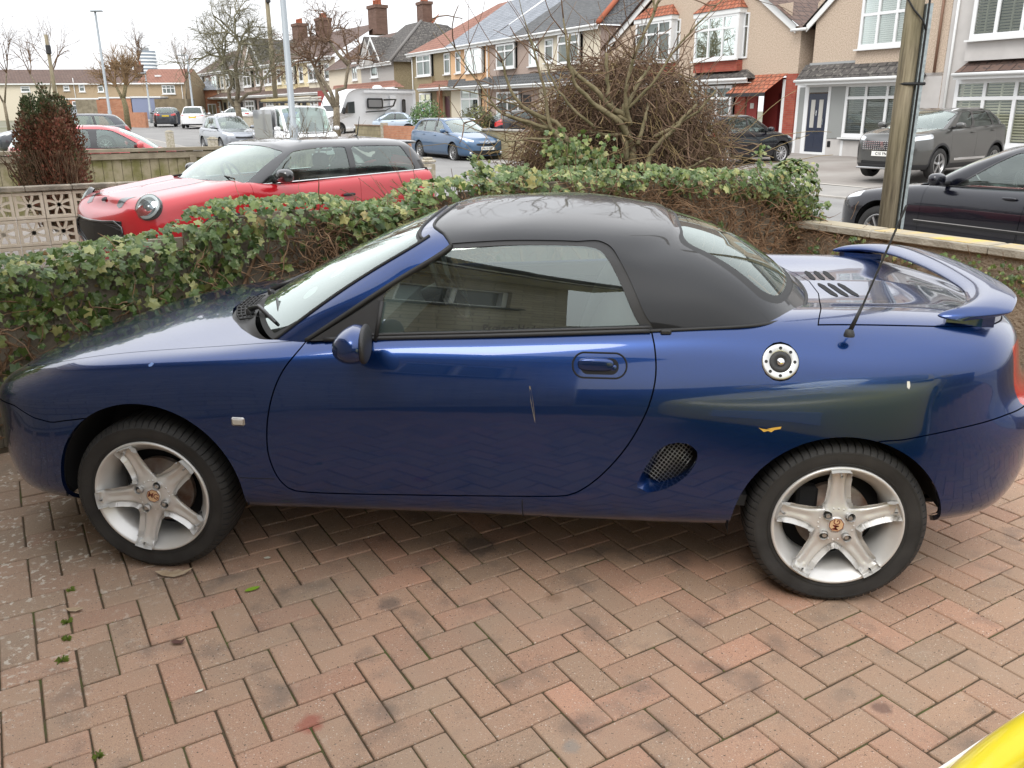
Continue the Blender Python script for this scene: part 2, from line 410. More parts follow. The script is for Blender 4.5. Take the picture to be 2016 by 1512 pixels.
# ------------------------------------------------------------------ blue sports car: body loft
def mg_body():
    ns = 17
    def row(z, y, x=None):
        X = [-.80, -.745, -.645, -.47, -.25, 0, .3, .6, 1.2, 1.75, 2.1, 2.375, 2.65, 2.83, 2.97, 3.10, 3.145]
        if x: 
            for k, vv in x.items(): X[k] = vv
        return [(X[i], y[i], z[i]) for i in range(ns)]
    Yb = [.78, .42, .155, .035, -.012, -.028, -.034, -.034, -.034, -.034, -.034, -.036, -.02, .03, .14, .44, .78]
    def ins(d, nose=0, tail=0): return [Yb[i]+(d if 2 < i < 14 else d*.6) if i not in (0, 16) else .78 for i in range(ns)]
    rows = []
    rows.append(row([.20, .20, .205, .21, .22, .235, .24, .245, .25, .245, .25, .265, .275, .28, .285, .31, .31], ins(.10), {0: -.71, 1: -.66, 2: -.57, 3: -.43, 13: 2.80, 14: 2.90, 15: 3.0, 16: 3.04}))
    rows.append(row([.27, .27, .27, .27, .28, .285, .285, .285, .29, .29, .30, .32, .33, .335, .345, .365, .365], ins(.025), {0: -.76, 1: -.71, 2: -.615, 13: 2.82, 14: 2.945, 15: 3.05, 16: 3.09}))
    rows.append(row([.37, .37, .37, .37, .37, .37, .37, .37, .38, .38, .39, .40, .42, .43, .44, .45, .45], ins(.004), {0: -.79, 1: -.735, 13: 2.835, 14: 2.98, 15: 3.10, 16: 3.14}))
    rows.append(row([.47, .47, .47, .47, .47, .47, .47, .48, .49, .49, .50, .50, .51, .52, .53, .53, .53], ins(-.0), {13: 2.842, 14: 2.995, 15: 3.13, 16: 3.17}))
    rows.append(row([.545, .545, .555, .565, .58, .58, .58, .59, .60, .60, .60, .60, .61, .625, .635, .64, .64], ins(.0), {0: -.805, 1: -.75, 13: 2.845, 14: 2.998, 15: 3.14, 16: 3.185}))
    rows.append(row([.59, .595, .61, .64, .67, .685, .69, .70, .71, .715, .72, .73, .735, .735, .735, .735, .735], ins(.006), {0: -.795, 1: -.74, 2: -.64, 13: 2.815, 14: 2.93, 15: 3.06, 16: 3.10}))
    rows.append(row([.625, .635, .66, .69, .738, .775, .80, .812, .822, .835, .85, .86, .865, .865, .865, .865, .865], [.78, .43, .19, .085, .035, .018, .008, .006, .004, .004, .004, .002, .012, .055, .17, .45, .78], {0: -.775, 1: -.715, 2: -.61, 3: -.455, 13: 2.80, 14: 2.91, 15: 3.02, 16: 3.06}))
    rows.append(row([.645, .66, .69, .725, .768, .80, .828, .862, .893, .922, .939, .943, .942, .938, .93, .925, .925], [.78, .46, .25, .165, .125, .115, .105, .075, .062, .062, .075, .10, .105, .14, .24, .48, .78], {0: -.74, 1: -.675, 2: -.565, 3: -.425, 4: -.23, 5: .01, 13: 2.78, 14: 2.88, 15: 2.97, 16: 3.0}))
    rows.append(row([.66, .685, .722, .755, .795, .826, .848, .87, .90, .93, .944, .95, .952, .948, .94, .932, .93], [.78, .60, .50, .45, .42, .40, .40, .40, .40, .40, .40, .40, .40, .42, .48, .62, .78], {0: -.70, 1: -.62, 2: -.49, 3: -.34, 4: -.16, 5: .05, 13: 2.76, 14: 2.83, 15: 2.90, 16: 2.93}))
    rows.append(row([.675, .705, .74, .772, .81, .836, .855, .875, .90, .93, .945, .952, .954, .95, .944, .938, .935], [.78]*ns, {0: -.65, 1: -.55, 2: -.42, 3: -.29, 4: -.11, 5: .08, 13: 2.72, 14: 2.78, 15: 2.83, 16: 2.87}))
    S, U, V = loft(rows, [8, 8, 8, 10, 12, 12, 12, 16, 16, 12, 12, 12, 10, 10, 8, 8], [3, 5, 6, 6, 6, 6, 8, 12, 10], YC)
    return Surf.grid(S, U, V)
def circ_f(cx, cz, r): return lambda v, a: np.hypot(v[:, 0]-cx, v[:, 2]-cz)-r
ARF = (.008, .300, .350); ARR = (2.365, .278, .338)
mg = empty('sports_car', (.8, YC, 0), 0, 'dark blue two door sports car with a black hardtop and rear spoiler', 'car')
def mgp(o):
    o.parent = mg; o.matrix_parent_inverse = Matrix.Translation((-.8, -YC, 0)); return o
B0 = mg_body()
for c in (ARF, ARR): _, B0 = B0.clip(circ_f(*c))
def hood_x(y): d = np.abs(y-YC); return np.interp(d, [0, .15, .33, .48, .6, .66, .70], [.075, .09, .165, .265, .36, .42, .60])
def deck_x(y): d = np.abs(y-YC); return np.interp(d, [0, .2, .38, .55, .68, .8], [2.39, 2.38, 2.343, 2.305, 2.268, 2.24])
GAP = .0025
# bonnet
top, side = B0.clip(lambda v, a: 7.0-a[:, 1])
gapw, side = side.clip(lambda v, a: np.where((v[:, 0] < .62) & (v[:, 0] > -.72), 6.965-a[:, 1], 1.))
bon, rest = top.clip(lambda v, a: v[:, 0]-hood_x(v[:, 1]))
deck, rest = rest.clip(lambda v, a: deck_x(v[:, 1])+.004-v[:, 0])
tailp, cab = rest.clip(lambda v, a: 1.98-v[:, 0])
tailp, _ = tailp.clip(lambda v, a: v[:, 0]-deck_x(v[:, 1]))
gapd, deck = deck.clip(lambda v, a: a[:, 1]-7.03)
def near_pt(S_, x, z):
    d = (S_.v[:, 0]-x)**2+(S_.v[:, 2]-z)**2; k = int(np.argmin(d)); return S_.v[k], S_.n[k]
def near_top(S_, x, y):
    d = (S_.v[:, 0]-x)**2+(S_.v[:, 1]-y)**2; k = int(np.argmin(d)); return S_.v[k], S_.n[k]
# flat dark strips painted as the shade in the deck slots
SL = []
for k in range(3):
    x0 = 2.435+.037*k
    for (ya, yb) in ((.525, .745), (.815, 1.035)):
        SL.append((x0, ya, yb))
deckF = deck.both(YC)
mgp(bon.both(YC).build('bonnet', M_BLUE, None, lip=.02))
eco = mgp(deckF.build('engine_cover', M_BLUE, None, lip=.015))
for x0, ya, yb in SL:
    mb = MB(); V = []
    for k in range(7):
        y = ya+(yb-ya)*k/6; ye = y if ya < YC else y; xo = x0-.016*(k/6) if ya < YC else x0-.016+.016*(k/6); hw_ = .0115*min(1, .35+2.2*min(k, 6-k)/3)
        for sx in (-1, 1):
            p, n = near_top(deckF, xo+sx*hw_, y); V.append((xo+sx*hw_, y, float(p[2]-(xo+sx*hw_-p[0])*n[0]/n[2]-(y-p[1])*n[1]/n[2])+.0015))
    mb.add(V, [(2*k, 2*k+1, 2*k+3, 2*k+2) for k in range(6)], True); mb.build('slot_shade', M_DARK, eco)
# side: door, bumpers
DOORP = smooth_poly([(.61, .90), (.592, .855), (.535, .78), (.498, .70), (.473, .605), (.464, .52), (.468, .465), (.486, .405), (.515, .365), (.56, .347), (.72, .345), (1.0, .352), (1.25, .36), (1.42, .367), (1.492, .375), (1.545, .405), (1.60, .456), (1.66, .532), (1.705, .61), (1.742, .70), (1.76, .79), (1.756, .87), (1.742, .935), (1.735, 1.0), (1.5, 1.02), (1.1, 1.02), (.75, 1.0)], 5)
dsdf = poly_sdf(DOORP); fdoor = lambda off: (lambda v, a: dsdf(v[:, 0], v[:, 2])+off)
near, far = side, side.mirror(YC)
door, side1 = near.clip(fdoor(GAP)); _, side1 = side1.clip(fdoor(-GAP))
# fuel cap, intake, indicator holes
_, side1 = side1.clip(circ_f(2.143, .845, .0575))
INT = smooth_poly([(1.715, .418), (1.735, .478), (1.772, .542), (1.812, .572), (1.862, .577), (1.898, .556), (1.903, .52), (1.878, .468), (1.832, .425), (1.776, .4), (1.735, .398)], 6); isdf = poly_sdf(INT)
_, side1 = side1.clip(lambda v, a: isdf(v[:, 0], v[:, 2]))
def bumpers(s, nm):
    fb, s = s.clip(lambda v, a: np.maximum(v[:, 2]-np.interp(v[:, 0], [-.78, -.50, -.41, -.33, -.27, 0], [.60, .605, .572, .562, .575, .62])+.003, v[:, 0]+.05))
    _, s = s.clip(lambda v, a: np.maximum(v[:, 2]-np.interp(v[:, 0], [-.78, -.50, -.41, -.33, -.27, 0], [.60, .605, .572, .562, .575, .62])-.0015, v[:, 0]+.05))
    zb = lambda x: np.interp(x, [2.4, 2.53, 2.70, 2.86, 3.0, 3.2], [.60, .612, .648, .678, .69, .69])
    rb, s = s.clip(lambda v, a: np.maximum(v[:, 2]-zb(v[:, 0])+.003, 2.45-v[:, 0]))
    _, s = s.clip(lambda v, a: np.maximum(v[:, 2]-zb(v[:, 0])-.0015, 2.45-v[:, 0]))
    return fb, rb, s
fb, rb, side1 = bumpers(side1, 'n'); fb2, rb2, far1 = bumpers(far, 'f')
# headlights: cut on both sides
def hl_f(v, a):
    u, w_ = a[:, 0], a[:, 1]
    return np.maximum.reduce([.95-u, u-3.05, 5.15-w_+.9*np.clip(u-1.6, 0, 9), w_-6.93])
hl, side1 = side1.clip(hl_f); hl2, far1 = far1.clip(hl_f)
tl_f = lambda v, a: np.maximum.reduce([13.75-a[:, 0], a[:, 0]-15.2, 4.55-a[:, 1], a[:, 1]-6.1])
tl, side1 = side1.clip(tl_f); tl2, far1 = far1.clip(tl_f)
body = side1.join(far1).join(tailp.both(YC))
mgp(body.build('body', M_BLUE, None, lip=.018))
mgp(fb.join(fb2).build('front_bumper', M_BLUE, None, lip=.015)); mgp(rb.join(rb2).build('rear_bumper', M_BLUE, None, lip=.015))
doorO = mgp(door.build('door', M_BLUE, None, lip=.02))
for s_ in (hl, hl2):
    o = mgp(s_.build('headlight', M_LENS, None)); r_ = s_.offset(-.012).build('reflector', M_CHROME, None, lip=0); r_.parent = o
for s_ in (tl, tl2): mgp(s_.build('tail_light', M_REDL, None, lip=.004))
# black inner shell behind the gaps
inner = B0
inner, _ = inner.clip(lambda v, a: a[:, 1]-7.2)
_, inner = inner.clip(lambda v, a: isdf(v[:, 0], v[:, 2])-.02)
mgp(inner.offset(-.022).both(YC).build('inner_shell', M_DARK, None))
ub = MB(); ub.box((1.2, YC, .25), (3.2, .9, .03)); ub.box((1.18, YC, .34), (1.5, 1.5, .02)); ub.box((.02, YC, .5), (.75, .9, .5)); ub.box((2.4, YC, .55), (.9, .9, .6)); mgp(ub.build('underbody', M_DARK))
for cx, cz, r in (ARF, ARR):
    for sgn in (0, 1):
        m_ = MB(); A = [(R(-4) if cx < 1 else R(12))+(R(190) if cx < 1 else R(174))*k/35 for k in range(36)]; pr = []
        y0, y1 = (-.022, .32) if not sgn else (2*YC+.022, 2*YC-.32)
        V = []; F = []
        for y in (y0, y1):
            for t in A:
                xx = cx+(r+.004)*math.cos(t); yo = float(np.interp(xx, [-.645, -.47, -.25, 0, 2.65, 2.83, 2.97], [.155, .035, -.012, -.028, -.02, .03, .14]))+.016
                V.append((xx, (yo if not sgn else 2*YC-yo) if y == y0 else y, cz+(r+.004)*math.sin(t)))
        n_ = len(A)
        for k in range(n_-1): F.append((k, k+1, n_+k+1, n_+k))
        m_.add(V, F, True); m_.add([(cx+(r+.004)*math.cos(t), y1, cz+(r+.004)*math.sin(t)) for t in A], [tuple(range(n_))]); mgp(m_.build('wheel_arch_liner', M_DARK))
# arch edge roll
# ------------------------------------------------------------------ greenhouse
def mg_top():
    q0 = [(.21, .78, .877), (.262, .48, .872), (.461, .125, .845), (.595, .068, .862), (1.15, .064, .893), (1.725, .064, .922), (1.95, .07, .936), (2.15, .12, .948), (2.30, .42, .952), (2.345, .78, .956)]
    q3 = [(.958, .78, 1.233), (.953, .48, 1.221), (.982, .205, 1.185), (1.085, .15, 1.172), (1.30, .15, 1.185), (1.585, .155, 1.172), (1.70, .18, 1.155), (1.82, .29, 1.178), (1.85, .50, 1.203), (1.855, .78, 1.213)]
    q4 = [(1.04, .78, 1.252), (1.03, .50, 1.244), (1.04, .275, 1.222), (1.13, .215, 1.216), (1.33, .215, 1.225), (1.585, .22, 1.212), (1.69, .25, 1.20), (1.80, .36, 1.205), (1.825, .53, 1.218), (1.83, .78, 1.226)]
    q5 = [(1.12, .78, 1.262), (1.13, .60, 1.259), (1.16, .46, 1.252), (1.24, .42, 1.252), (1.40, .42, 1.259), (1.585, .42, 1.250), (1.68, .45, 1.239), (1.77, .54, 1.232), (1.80, .64, 1.234), (1.81, .78, 1.236)]
    q6 = [(1.20, .78, 1.269), (1.25, .78, 1.272), (1.32, .78, 1.275), (1.40, .78, 1.276), (1.50, .78, 1.274), (1.60, .78, 1.268), (1.67, .78, 1.262), (1.73, .78, 1.253), (1.77, .78, 1.247), (1.79, .78, 1.242)]
    q0, q3 = np.array(q0), np.array(q3)
    bul = np.array([(-.02, 0, .012), (-.018, -.004, .012), (-.010, -.012, .008), (-.004, -.012, 0), (0, -.014, 0), (.002, -.016, 0), (.006, -.02, .006), (.012, -.03, .02), (.02, -.008, .032), (.02, 0, .036)])
    q1 = q0+(q3-q0)*.36+bul*.9; q2 = q0+(q3-q0)*.72+bul*.75
    S, U, V = loft([q0, q1, q2, q3, q4, q5, q6], [8, 10, 12, 18, 18, 14, 14, 12, 8], [16, 16, 16, 8, 10, 12], YC)
    return Surf.grid(S, U, V), S, U, V
G, GS, GU, GV = mg_top(); GN = G.n.reshape(GS.shape)
def gpt(u, v, off=0.):
    i = min(len(GV)-2, max(0, int(np.searchsorted(GV, v, side='right'))-1)); j = min(len(GU)-2, max(0, int(np.searchsorted(GU, u, side='right'))-1))
    a = (v-GV[i])/(GV[i+1]-GV[i]); b = (u-GU[j])/(GU[j+1]-GU[j]); f = lambda Q: (Q[i, j]*(1-a)*(1-b)+Q[i+1, j]*a*(1-b)+Q[i, j+1]*(1-a)*b+Q[i+1, j+1]*a*b)
    return Vector(f(GS))+Vector(f(GN))*off
u_, v_ = (lambda a: a[:, 0]), (lambda a: a[:, 1])
# windscreen glass with black border
def ws_f(mg_): return lambda v, a: np.maximum.reduce([a[:, 0]-(2.0-mg_-.0*a[:, 1]), a[:, 1]-(3.0-mg_*1.2), -1-a[:, 0]])
ws, rest = G.clip(ws_f(0.0))
wsg, wsb = ws.clip(lambda v, a: np.maximum.reduce([a[:, 0]-(1.93-.28*np.clip(.5-a[:, 1], 0, 1)), a[:, 1]-2.9, .10-a[:, 1]]))
hdr_edge = lambda a: 3.0+.0*a[:, 0]
# blue pillar and header: u<3 & v<3, plus header strip
def fr_f(v, a):
    u, q = a[:, 0], a[:, 1]
    top = np.interp(u, [0, 1, 1.6, 2.0, 2.4, 2.75, 3.0], [3.45, 3.5, 3.62, 3.7, 3.6, 3.3, 3.02])
    return np.maximum(u-2.97, q-top)
frame, roof = rest.clip(fr_f)
# side glass opening
WIN = smooth_poly([(.845, .870), (.86, .99), (.872, 1.03), (.955, 1.085), (1.055, 1.152), (1.075, 1.164), (1.11, 1.17), (1.27, 1.181), (1.45, 1.182), (1.54, 1.176), (1.575, 1.165), (1.60, 1.14), (1.645, 1.062), (1.69, .965), (1.716, .905), (1.6, .88), (1.2, .86), (.95, .85)], 5)
wsdf = poly_sdf(WIN)
sgn_, roof_n = roof.clip(lambda v, a: np.maximum(wsdf(v[:, 0], v[:, 2]), a[:, 1]-3.2))
# rear window
def rw_f(off):
    def f(v, a):
        u, q = a[:, 0], a[:, 1]
        du = (7.05+off*1.2-u)*.16; dq0 = (.34+off-q)*.12; dq1 = (q-3.02+off)*.12
        x = np.maximum(du, -9); y = np.maximum(dq0, dq1); r = .05
        return np.where((x > -r) & (y > -r), np.hypot(np.maximum(x+r, 0), np.maximum(y+r, 0))-r, np.maximum(x, y))
    return f
rwin, roof_n = roof_n.clip(rw_f(0)); rwg, rwb = rwin.clip(rw_f(.14))
# rubber weatherstrip around side glass = band of roof around window and the pillar trim
seal, roof_n = roof_n.clip(lambda v, a: np.maximum(wsdf(v[:, 0], v[:, 2])-np.interp(v[:, 0], [.6, 1.0, 1.5, 1.62, 1.8], [.3, .014, .012, .030, .034]), a[:, 1]-3.5))
mgp(frame.both(YC).build('windscreen_frame', M_BLUE, None, lip=.012))
mgp(roof_n.both(YC).build('hardtop', M_HARD, None, lip=.015))
mgp(seal.offset(-.004).build('window_seal', M_PLAS, None, lip=.01)); mgp(seal.mirror(YC).offset(-.004).build('window_seal', M_PLAS, None, lip=.01))
mgp(wsg.both(YC).offset(-.002).build('windscreen', M_GLASS)); mgp(wsb.both(YC).offset(-.003).build('windscreen_surround', M_RUB, None, lip=.006))
def flat(s):
    v = s.v.copy(); t = np.clip((v[:, 2]-.87)/.31, 0, 1); v[:, 1] = .060+.093*t-.016*np.sin(np.pi*t*.9)+.0*v[:, 0]+.012*np.clip(v[:, 0]-1.35, 0, 1)**1.3
    d = .093/.31-.016*np.pi*.9/.31*np.cos(np.pi*t*.9); n = np.stack([.012*1.3*np.clip(v[:, 0]-1.35, 1e-6, 1)**.3, -np.ones(len(v)), d], 1); n /= np.linalg.norm(n, axis=1, keepdims=True); return Surf(v, n, s.a, s.f)
sgn_ = flat(sgn_); M_SG = glass('side glass', (.76, .88, .83), 1.5, .03, 2.1, .07)
sideg = mgp(sgn_.offset(-.006).build('side_window', M_SG)); mgp(sgn_.mirror(YC).offset(-.006).build('side_window', M_GLASS))
mgp(rwg.both(YC).offset(-.002).build('rear_window', glass('rear glass', (.6, .72, .67), 1.5, .02))); mgp(rwb.both(YC).offset(-.002).build('rear_window_surround', M_RUB, None, lip=.006))
# beltline rubber, hardtop seal, pillar seams
pts = [(x, z) for x, z in zip(np.linspace(.66, 1.74, 40), np.interp(np.linspace(.66, 1.74, 40), [.6, 1.2, 1.75], [.866, .893, .922]))]
mb = MB(); mb.tube([(x, .057, z+.002) for x, z in pts], .0085, 8); mb.tube([(x, .060, z+.013) for x, z in pts[3:]], .006, 8); mgp(mb.build('belt_moulding', M_PLAS))
mb = MB(); q = [p for p, a in zip(G.v, G.a) if abs(a[1]) < 1e-6 and a[0] >= 5.0]
mb.tube([(p[0], p[1]-.004, p[2]-.001) for p in q], .0065, 6); mb.tube([(p[0], 2*YC-p[1]+.004, p[2]-.001) for p in q], .0065, 6); mb.box((1.79, .052, .921), (.035, .012, .016), bev=.004); mgp(mb.build('hardtop_seal', M_RUB))
mb = MB(); U2 = sorted([(a[1], tuple(p), tuple(n)) for p, a, n in zip(G.v, G.a, G.n) if abs(a[0]-2.0) < 1e-6 and a[1] <= 3.3])
mb.tube([Vector(p)+Vector(n)*.001 for _, p, n in U2], .006, 6)
U3 = sorted([(a[0], tuple(p), tuple(n)) for p, a, n in zip(G.v, G.a, G.n) if abs(a[1]-3.0) < 1e-6 and a[0] <= 2.0])
mb.tube([Vector(p)+Vector(n)*.001 for _, p, n in U3], .006, 6)
U5 = sorted([(a[1], tuple(p), tuple(n)) for p, a, n in zip(G.v, G.a, G.n) if abs(a[0]-3.0) < .03 and a[1] <= 3.02])
mb.tube([Vector(p)+Vector(n)*.002 for _, p, n in U5], .009, 6)
# header/roof seam
sm_ = []
for uu in np.linspace(0, 3, 40):
    qv = float(np.interp(uu, [0, 1, 1.6, 2.0, 2.4, 2.75, 3.0], [3.45, 3.5, 3.62, 3.7, 3.6, 3.3, 3.02]))
    sm_.append(gpt(uu, qv, .001))
sm2 = [sm_[0]]+[(sm_[i-1]+sm_[i]*2+sm_[i+1])/4 for i in range(1, len(sm_)-1)]+[sm_[-1]]
mb.tube(sm2, .0055, 6); mgp(mb.build('roof_seam_rubber', M_RUB))
mb = MB()
for q_ in np.linspace(.62, 2.3, 9): mb.tube([gpt(u, q_, -.004) for u in np.linspace(7.35, 9, 14)], .0011, 4)
mgp(mb.build('heater_lines', mat('heater element', (.35, .2, .1), .6)))
mb = MB(); mb.tube([gpt(u, .52, -.006) for u in np.linspace(7.3, 9, 14)], .0045, 5); mb.tube([gpt(7.32, v, -.006) for v in np.linspace(.55, 1.2, 12)], .004, 5); mgp(mb.build('heater_bar', mat('brown heater bar', (.38, .13, .05), .5)))
# mirror triangle
mb = MB(); mb.prism([(.612, .862), (.842, 1.005), (.860, 1.0), (.838, .872)], -.012, .012, 'xz', M=Matrix.Translation((0, .066, 0)) @ Matrix.Translation((0, 0, .87)) @ Matrix.Rotation(R(-14), 4, 'X') @ Matrix.Translation((0, 0, -.87)))
mb.tube([(.838, .05, .872), (.862, .078, 1.0)], .007, 8); mgp(mb.build('mirror_mount', M_PLAS))
# wing mirror
def ellip(c, r, n=24, m=16, pw=2.0, M=None, cut=None):
    V = []; F = []
    for i in range(m+1):
        p = math.pi*i/m-math.pi/2
        for k in range(n):
            t = 2*math.pi*k/n; f = lambda a: math.copysign(abs(a)**(2/pw), a)
            v = Vector((r[0]*f(math.cos(p))*f(math.cos(t)), r[1]*f(math.cos(p))*f(math.sin(t)), r[2]*f(math.sin(p))))
            if cut: v = cut(v)
            if M is not None: v = M @ v
            V.append(v+Vector(c))
    for i in range(m):
        for k in range(n): F.append((i*n+k, i*n+(k+1) % n, (i+1)*n+(k+1) % n, (i+1)*n+k))
    return V, F
wm = mgp(MB().tube([(.80, .055, .878), (.80, -.02, .885), (.80, -.07, .895)], [.03, .024, .022], 12).build('mirror_arm', M_PLAS))
def mcut(v):
    s = 1-.42*max(0, -v.x/.075)**1.2*.6; return Vector((min(v.x, .034), v.y*s, v.z*s-(.012 if v.x < 0 else 0)*abs(v.x)/.07))
mgp(MB().add(*ellip((.815, -.115, .905), (.068, .095, .058), 36, 24, 2.3, Matrix.Rotation(R(8), 4, 'Z'), mcut), smooth=True).build('wing_mirror', M_BLUE))
mgp(MB().add(*ellip((.850, -.112, .905), (.016, .095, .058), 36, 16, 2.4, Matrix.Rotation(R(8), 4, 'Z')), smooth=True).build('mirror_bezel', M_PLAS))
# door handle: paddle over a flat dark patch painted as the recess shade
def rrect(cx, cz, w_, h_, r_, n=8):
    P = []
    for k, (sx, sz) in enumerate(((1, 1), (-1, 1), (-1, -1), (1, -1))):
        for i in range(n+1):
            t = math.pi/2*(k+i/n); P.append((cx+sx*(w_/2-r_)+r_*math.cos(t), cz+sz*(h_/2-r_)+r_*math.sin(t)))
    return P
p_, n_ = near_pt(door, 1.58, .818); yh = float(p_[1])
def on_door(x, z, off=0.):
    p, n = near_pt(door, x, z); return (x, float(p[1])-off, z)
def ring_on(P, off, rad, nm, m, src=None):
    mb = MB(); Q = []
    for x, z in P:
        p, n = near_pt(src or door, x, z)
        # plane correction
        dy = -((x-p[0])*n[0]+(z-p[2])*n[2])/n[1] if abs(n[1]) > .1 else 0
        Q.append(Vector((x, float(p[1]+dy)-off, z)))
    Q.append(Q[0]); mb.tube(Q, rad, 6, caps=False); return mb.build(nm, m), Q
hh, Qh = ring_on(rrect(1.582, .820, .172, .076, .037), .000, .0032, 'handle', M_DARK); hh.parent = doorO
def patch(P, off, nm, m, src=None, mi=0):
    Q = []
    for x, z in P:
        p, n = near_pt(src or door, x, z); dy = -((x-p[0])*n[0]+(z-p[2])*n[2])/n[1]; Q.append((x, float(p[1]+dy)-off, z))
    c = np.mean(np.array(Q), 0); return MB().add(Q+[tuple(c)], [(i, (i+1) % len(Q), len(Q)) for i in range(len(Q))], True).build(nm, m)
o = patch(rrect(1.582, .818, .122, .05, .024), .0012, 'recess_shade', M_DARK); o.parent = doorO
hp = []
mb = MB(); V, F = ellip((1.570, yh+.003, .823), (.058, .012, .0215), 28, 14, 3.2); mb.add(V, F, True); o = mb.build('paddle', M_BLUE); o.parent = doorO
mb = MB(); V, F = ellip((1.626, yh+.004, .812), (.012, .008, .012), 16, 10, 3); mb.add(V, F, True); o = mb.build('lock', M_BLUE); o.parent = doorO
# paint damage on door and quarter
M_FILL = mat('exposed filler', (.33, .27, .17), .8, col2=(.12, .09, .06), noise_scale=60)
M_YEL = mat('yellow primer', (.55, .33, .05), .7)
def dmg(P, nm, m, src, par=None):
    o = patch(P, .0008, nm, m, src)
    if par: o.parent = par
    else: mgp(o)
dmg([(1.358, .752), (1.362, .75), (1.372, .70), (1.377, .655), (1.379, .628), (1.373, .655), (1.364, .70)], 'scratch', M_FILL, door, doorO)
dmg([(2.088, .638), (2.105, .632), (2.118, .636), (2.135, .640), (2.158, .644), (2.156, .636), (2.138, .632), (2.128, .624), (2.118, .628), (2.105, .624)], 'paint_chip', M_YEL, side1)
dmg([(2.522, .80), (2.53, .80), (2.533, .785), (2.53, .775), (2.523, .782)], 'paint_chip', mat('bird lime', (.6, .6, .55), .8), side1)
dmg([(.05, .779), (.06, .786), (.07, .783), (.065, .776), (.055, .774)], 'paint_chip', mat('worn clearcoat', (.12, .2, .42), .5), side1)
# fuel filler cap
fp, fn = near_pt(B0, 2.143, .845); fy = float(fp[1])
tz = math.atan2(-float(fn[2]), -float(fn[1]))
FM = Matrix.Translation((2.143, fy, .845)) @ Matrix.Rotation(-abs(tz), 4, 'X')
fc = MB(); fc.lathe([(.0565, .012), (.0565, -.002), (.0555, -.004), (.050, -.005), (.038, -.0045), (.034, -.003)], 64); fcap = fc.build('fuel_cap', M_STEEL); fcap.data.transform(FM); mgp(fcap)
fc = MB(); fc.lathe([(.034, -.003), (.030, -.006), (.012, -.0055), (.0118, -.002)], 48); o = fc.build('centre', M_PLAS); o.data.transform(FM); o.parent = fcap
fc = MB(); fc.lathe([(.0118, -.002), (.0112, -.010), (.001, -.0105)], 32); fc.box((0, -.0108, 0), (.0016, .001, .009)); o = fc.build('key_barrel', M_CHROME); o.data.transform(FM); o.parent = fcap
fc = MB()
for k in range(8):
    t = 2*math.pi*k/8+math.pi/8*0; fc.lathe([(.0052, -.0045), (.005, -.0065), (.0025, -.0065), (.0022, -.005), (.0001, -.005)], 12, c=(.0435*math.cos(t), 0, .0435*math.sin(t)))
o = fc.build('screws', M_PLAS); o.data.transform(FM); o.parent = fcap
fc = MB(); fc.lathe([(.0565, .0), (.0565, .03), (.061, .03)], 48); o = fc.build('cap_recess', M_DARK); o.data.transform(FM); o.parent = fcap
# side intake
it = MB(); n_ = len(INT); V = []; F = []
cI = INT.mean(0)
for (off, sc_) in ((.0, 1.0), (.02, .93), (.05, .84)):
    for x, z in INT:
        p, n = near_pt(B0, x, z); V.append((cI[0]+(x-cI[0])*sc_+off*.5, float(p[1])+off, cI[1]+(z-cI[1])*sc_+off*.15))
for j in range(2):
    for i in range(n_): F.append((j*n_+i, j*n_+(i+1) % n_, (j+1)*n_+(i+1) % n_, (j+1)*n_+i))
it.add(V, F, True); ito = mgp(it.build('side_intake', M_BLUE))
it = MB(); msh = smooth_poly([(1.756, .46), (1.785, .525), (1.825, .555), (1.872, .558), (1.890, .52), (1.866, .465), (1.82, .425), (1.78, .425)], 6); ms = poly_sdf(msh); yi = .012
for fam in (1, -1):
    for k in range(-16, 17):
        c0 = k*.0115; seg = []
        for t in np.linspace(-.14, .14, 57):
            if fam > 0: x, z = 1.826+t*math.cos(R(58))+c0*math.cos(R(-32)), .492+t*math.sin(R(58))+c0*math.sin(R(-32))
            else: x, z = 1.826+t*math.cos(R(-38))+c0*math.cos(R(52)), .492+t*math.sin(R(-38))+c0*math.sin(R(52))
            if ms(np.array([x]), np.array([z]))[0] < .006: seg.append((x, yi+.0015*fam, z))
            elif len(seg) > 1: it.tube([seg[0], seg[-1]], .0009, 4); seg = []
            else: seg = []
        if len(seg) > 1: it.tube([seg[0], seg[-1]], .0009, 4)
o = it.build('mesh_grille', M_STEEL); o.parent = ito
o = MB().box((1.83, .065, .49), (.26, .005, .24)).build('backing', M_DARK); o.parent = ito
# side indicator
p, n = near_pt(side1, .37, .601)
mb = MB(); mb.box((.37, float(p[1])-.002, .601), (.042, .014, .026), bev=.005); mgp(mb.build('side_indicator', mat('indicator lens', (.42, .40, .36), .2, coat=1)))
mb = MB(); mb.box((.37, float(p[1])-.0005, .601), (.047, .012, .031), bev=.005); mgp(mb.build('indicator_surround', M_STEEL))
# gap seam lines lower sill
mb = MB()
for z in np.linspace(.262, .352, 10):
    p, n = near_pt(side1, 1.335, z)
mb.tube([(1.335, float(near_pt(side1, 1.335, z)[0][1])-.0003, z) for z in np.linspace(.262, .350, 12)], .002, 5)
mb.tube([(x, float(near_pt(side1, x, .392+.0*x)[0][1])-.0002, .392) for x in np.linspace(.352, .478, 10)], .0015, 5)
mgp(mb.build('sill_seam', M_DARK))
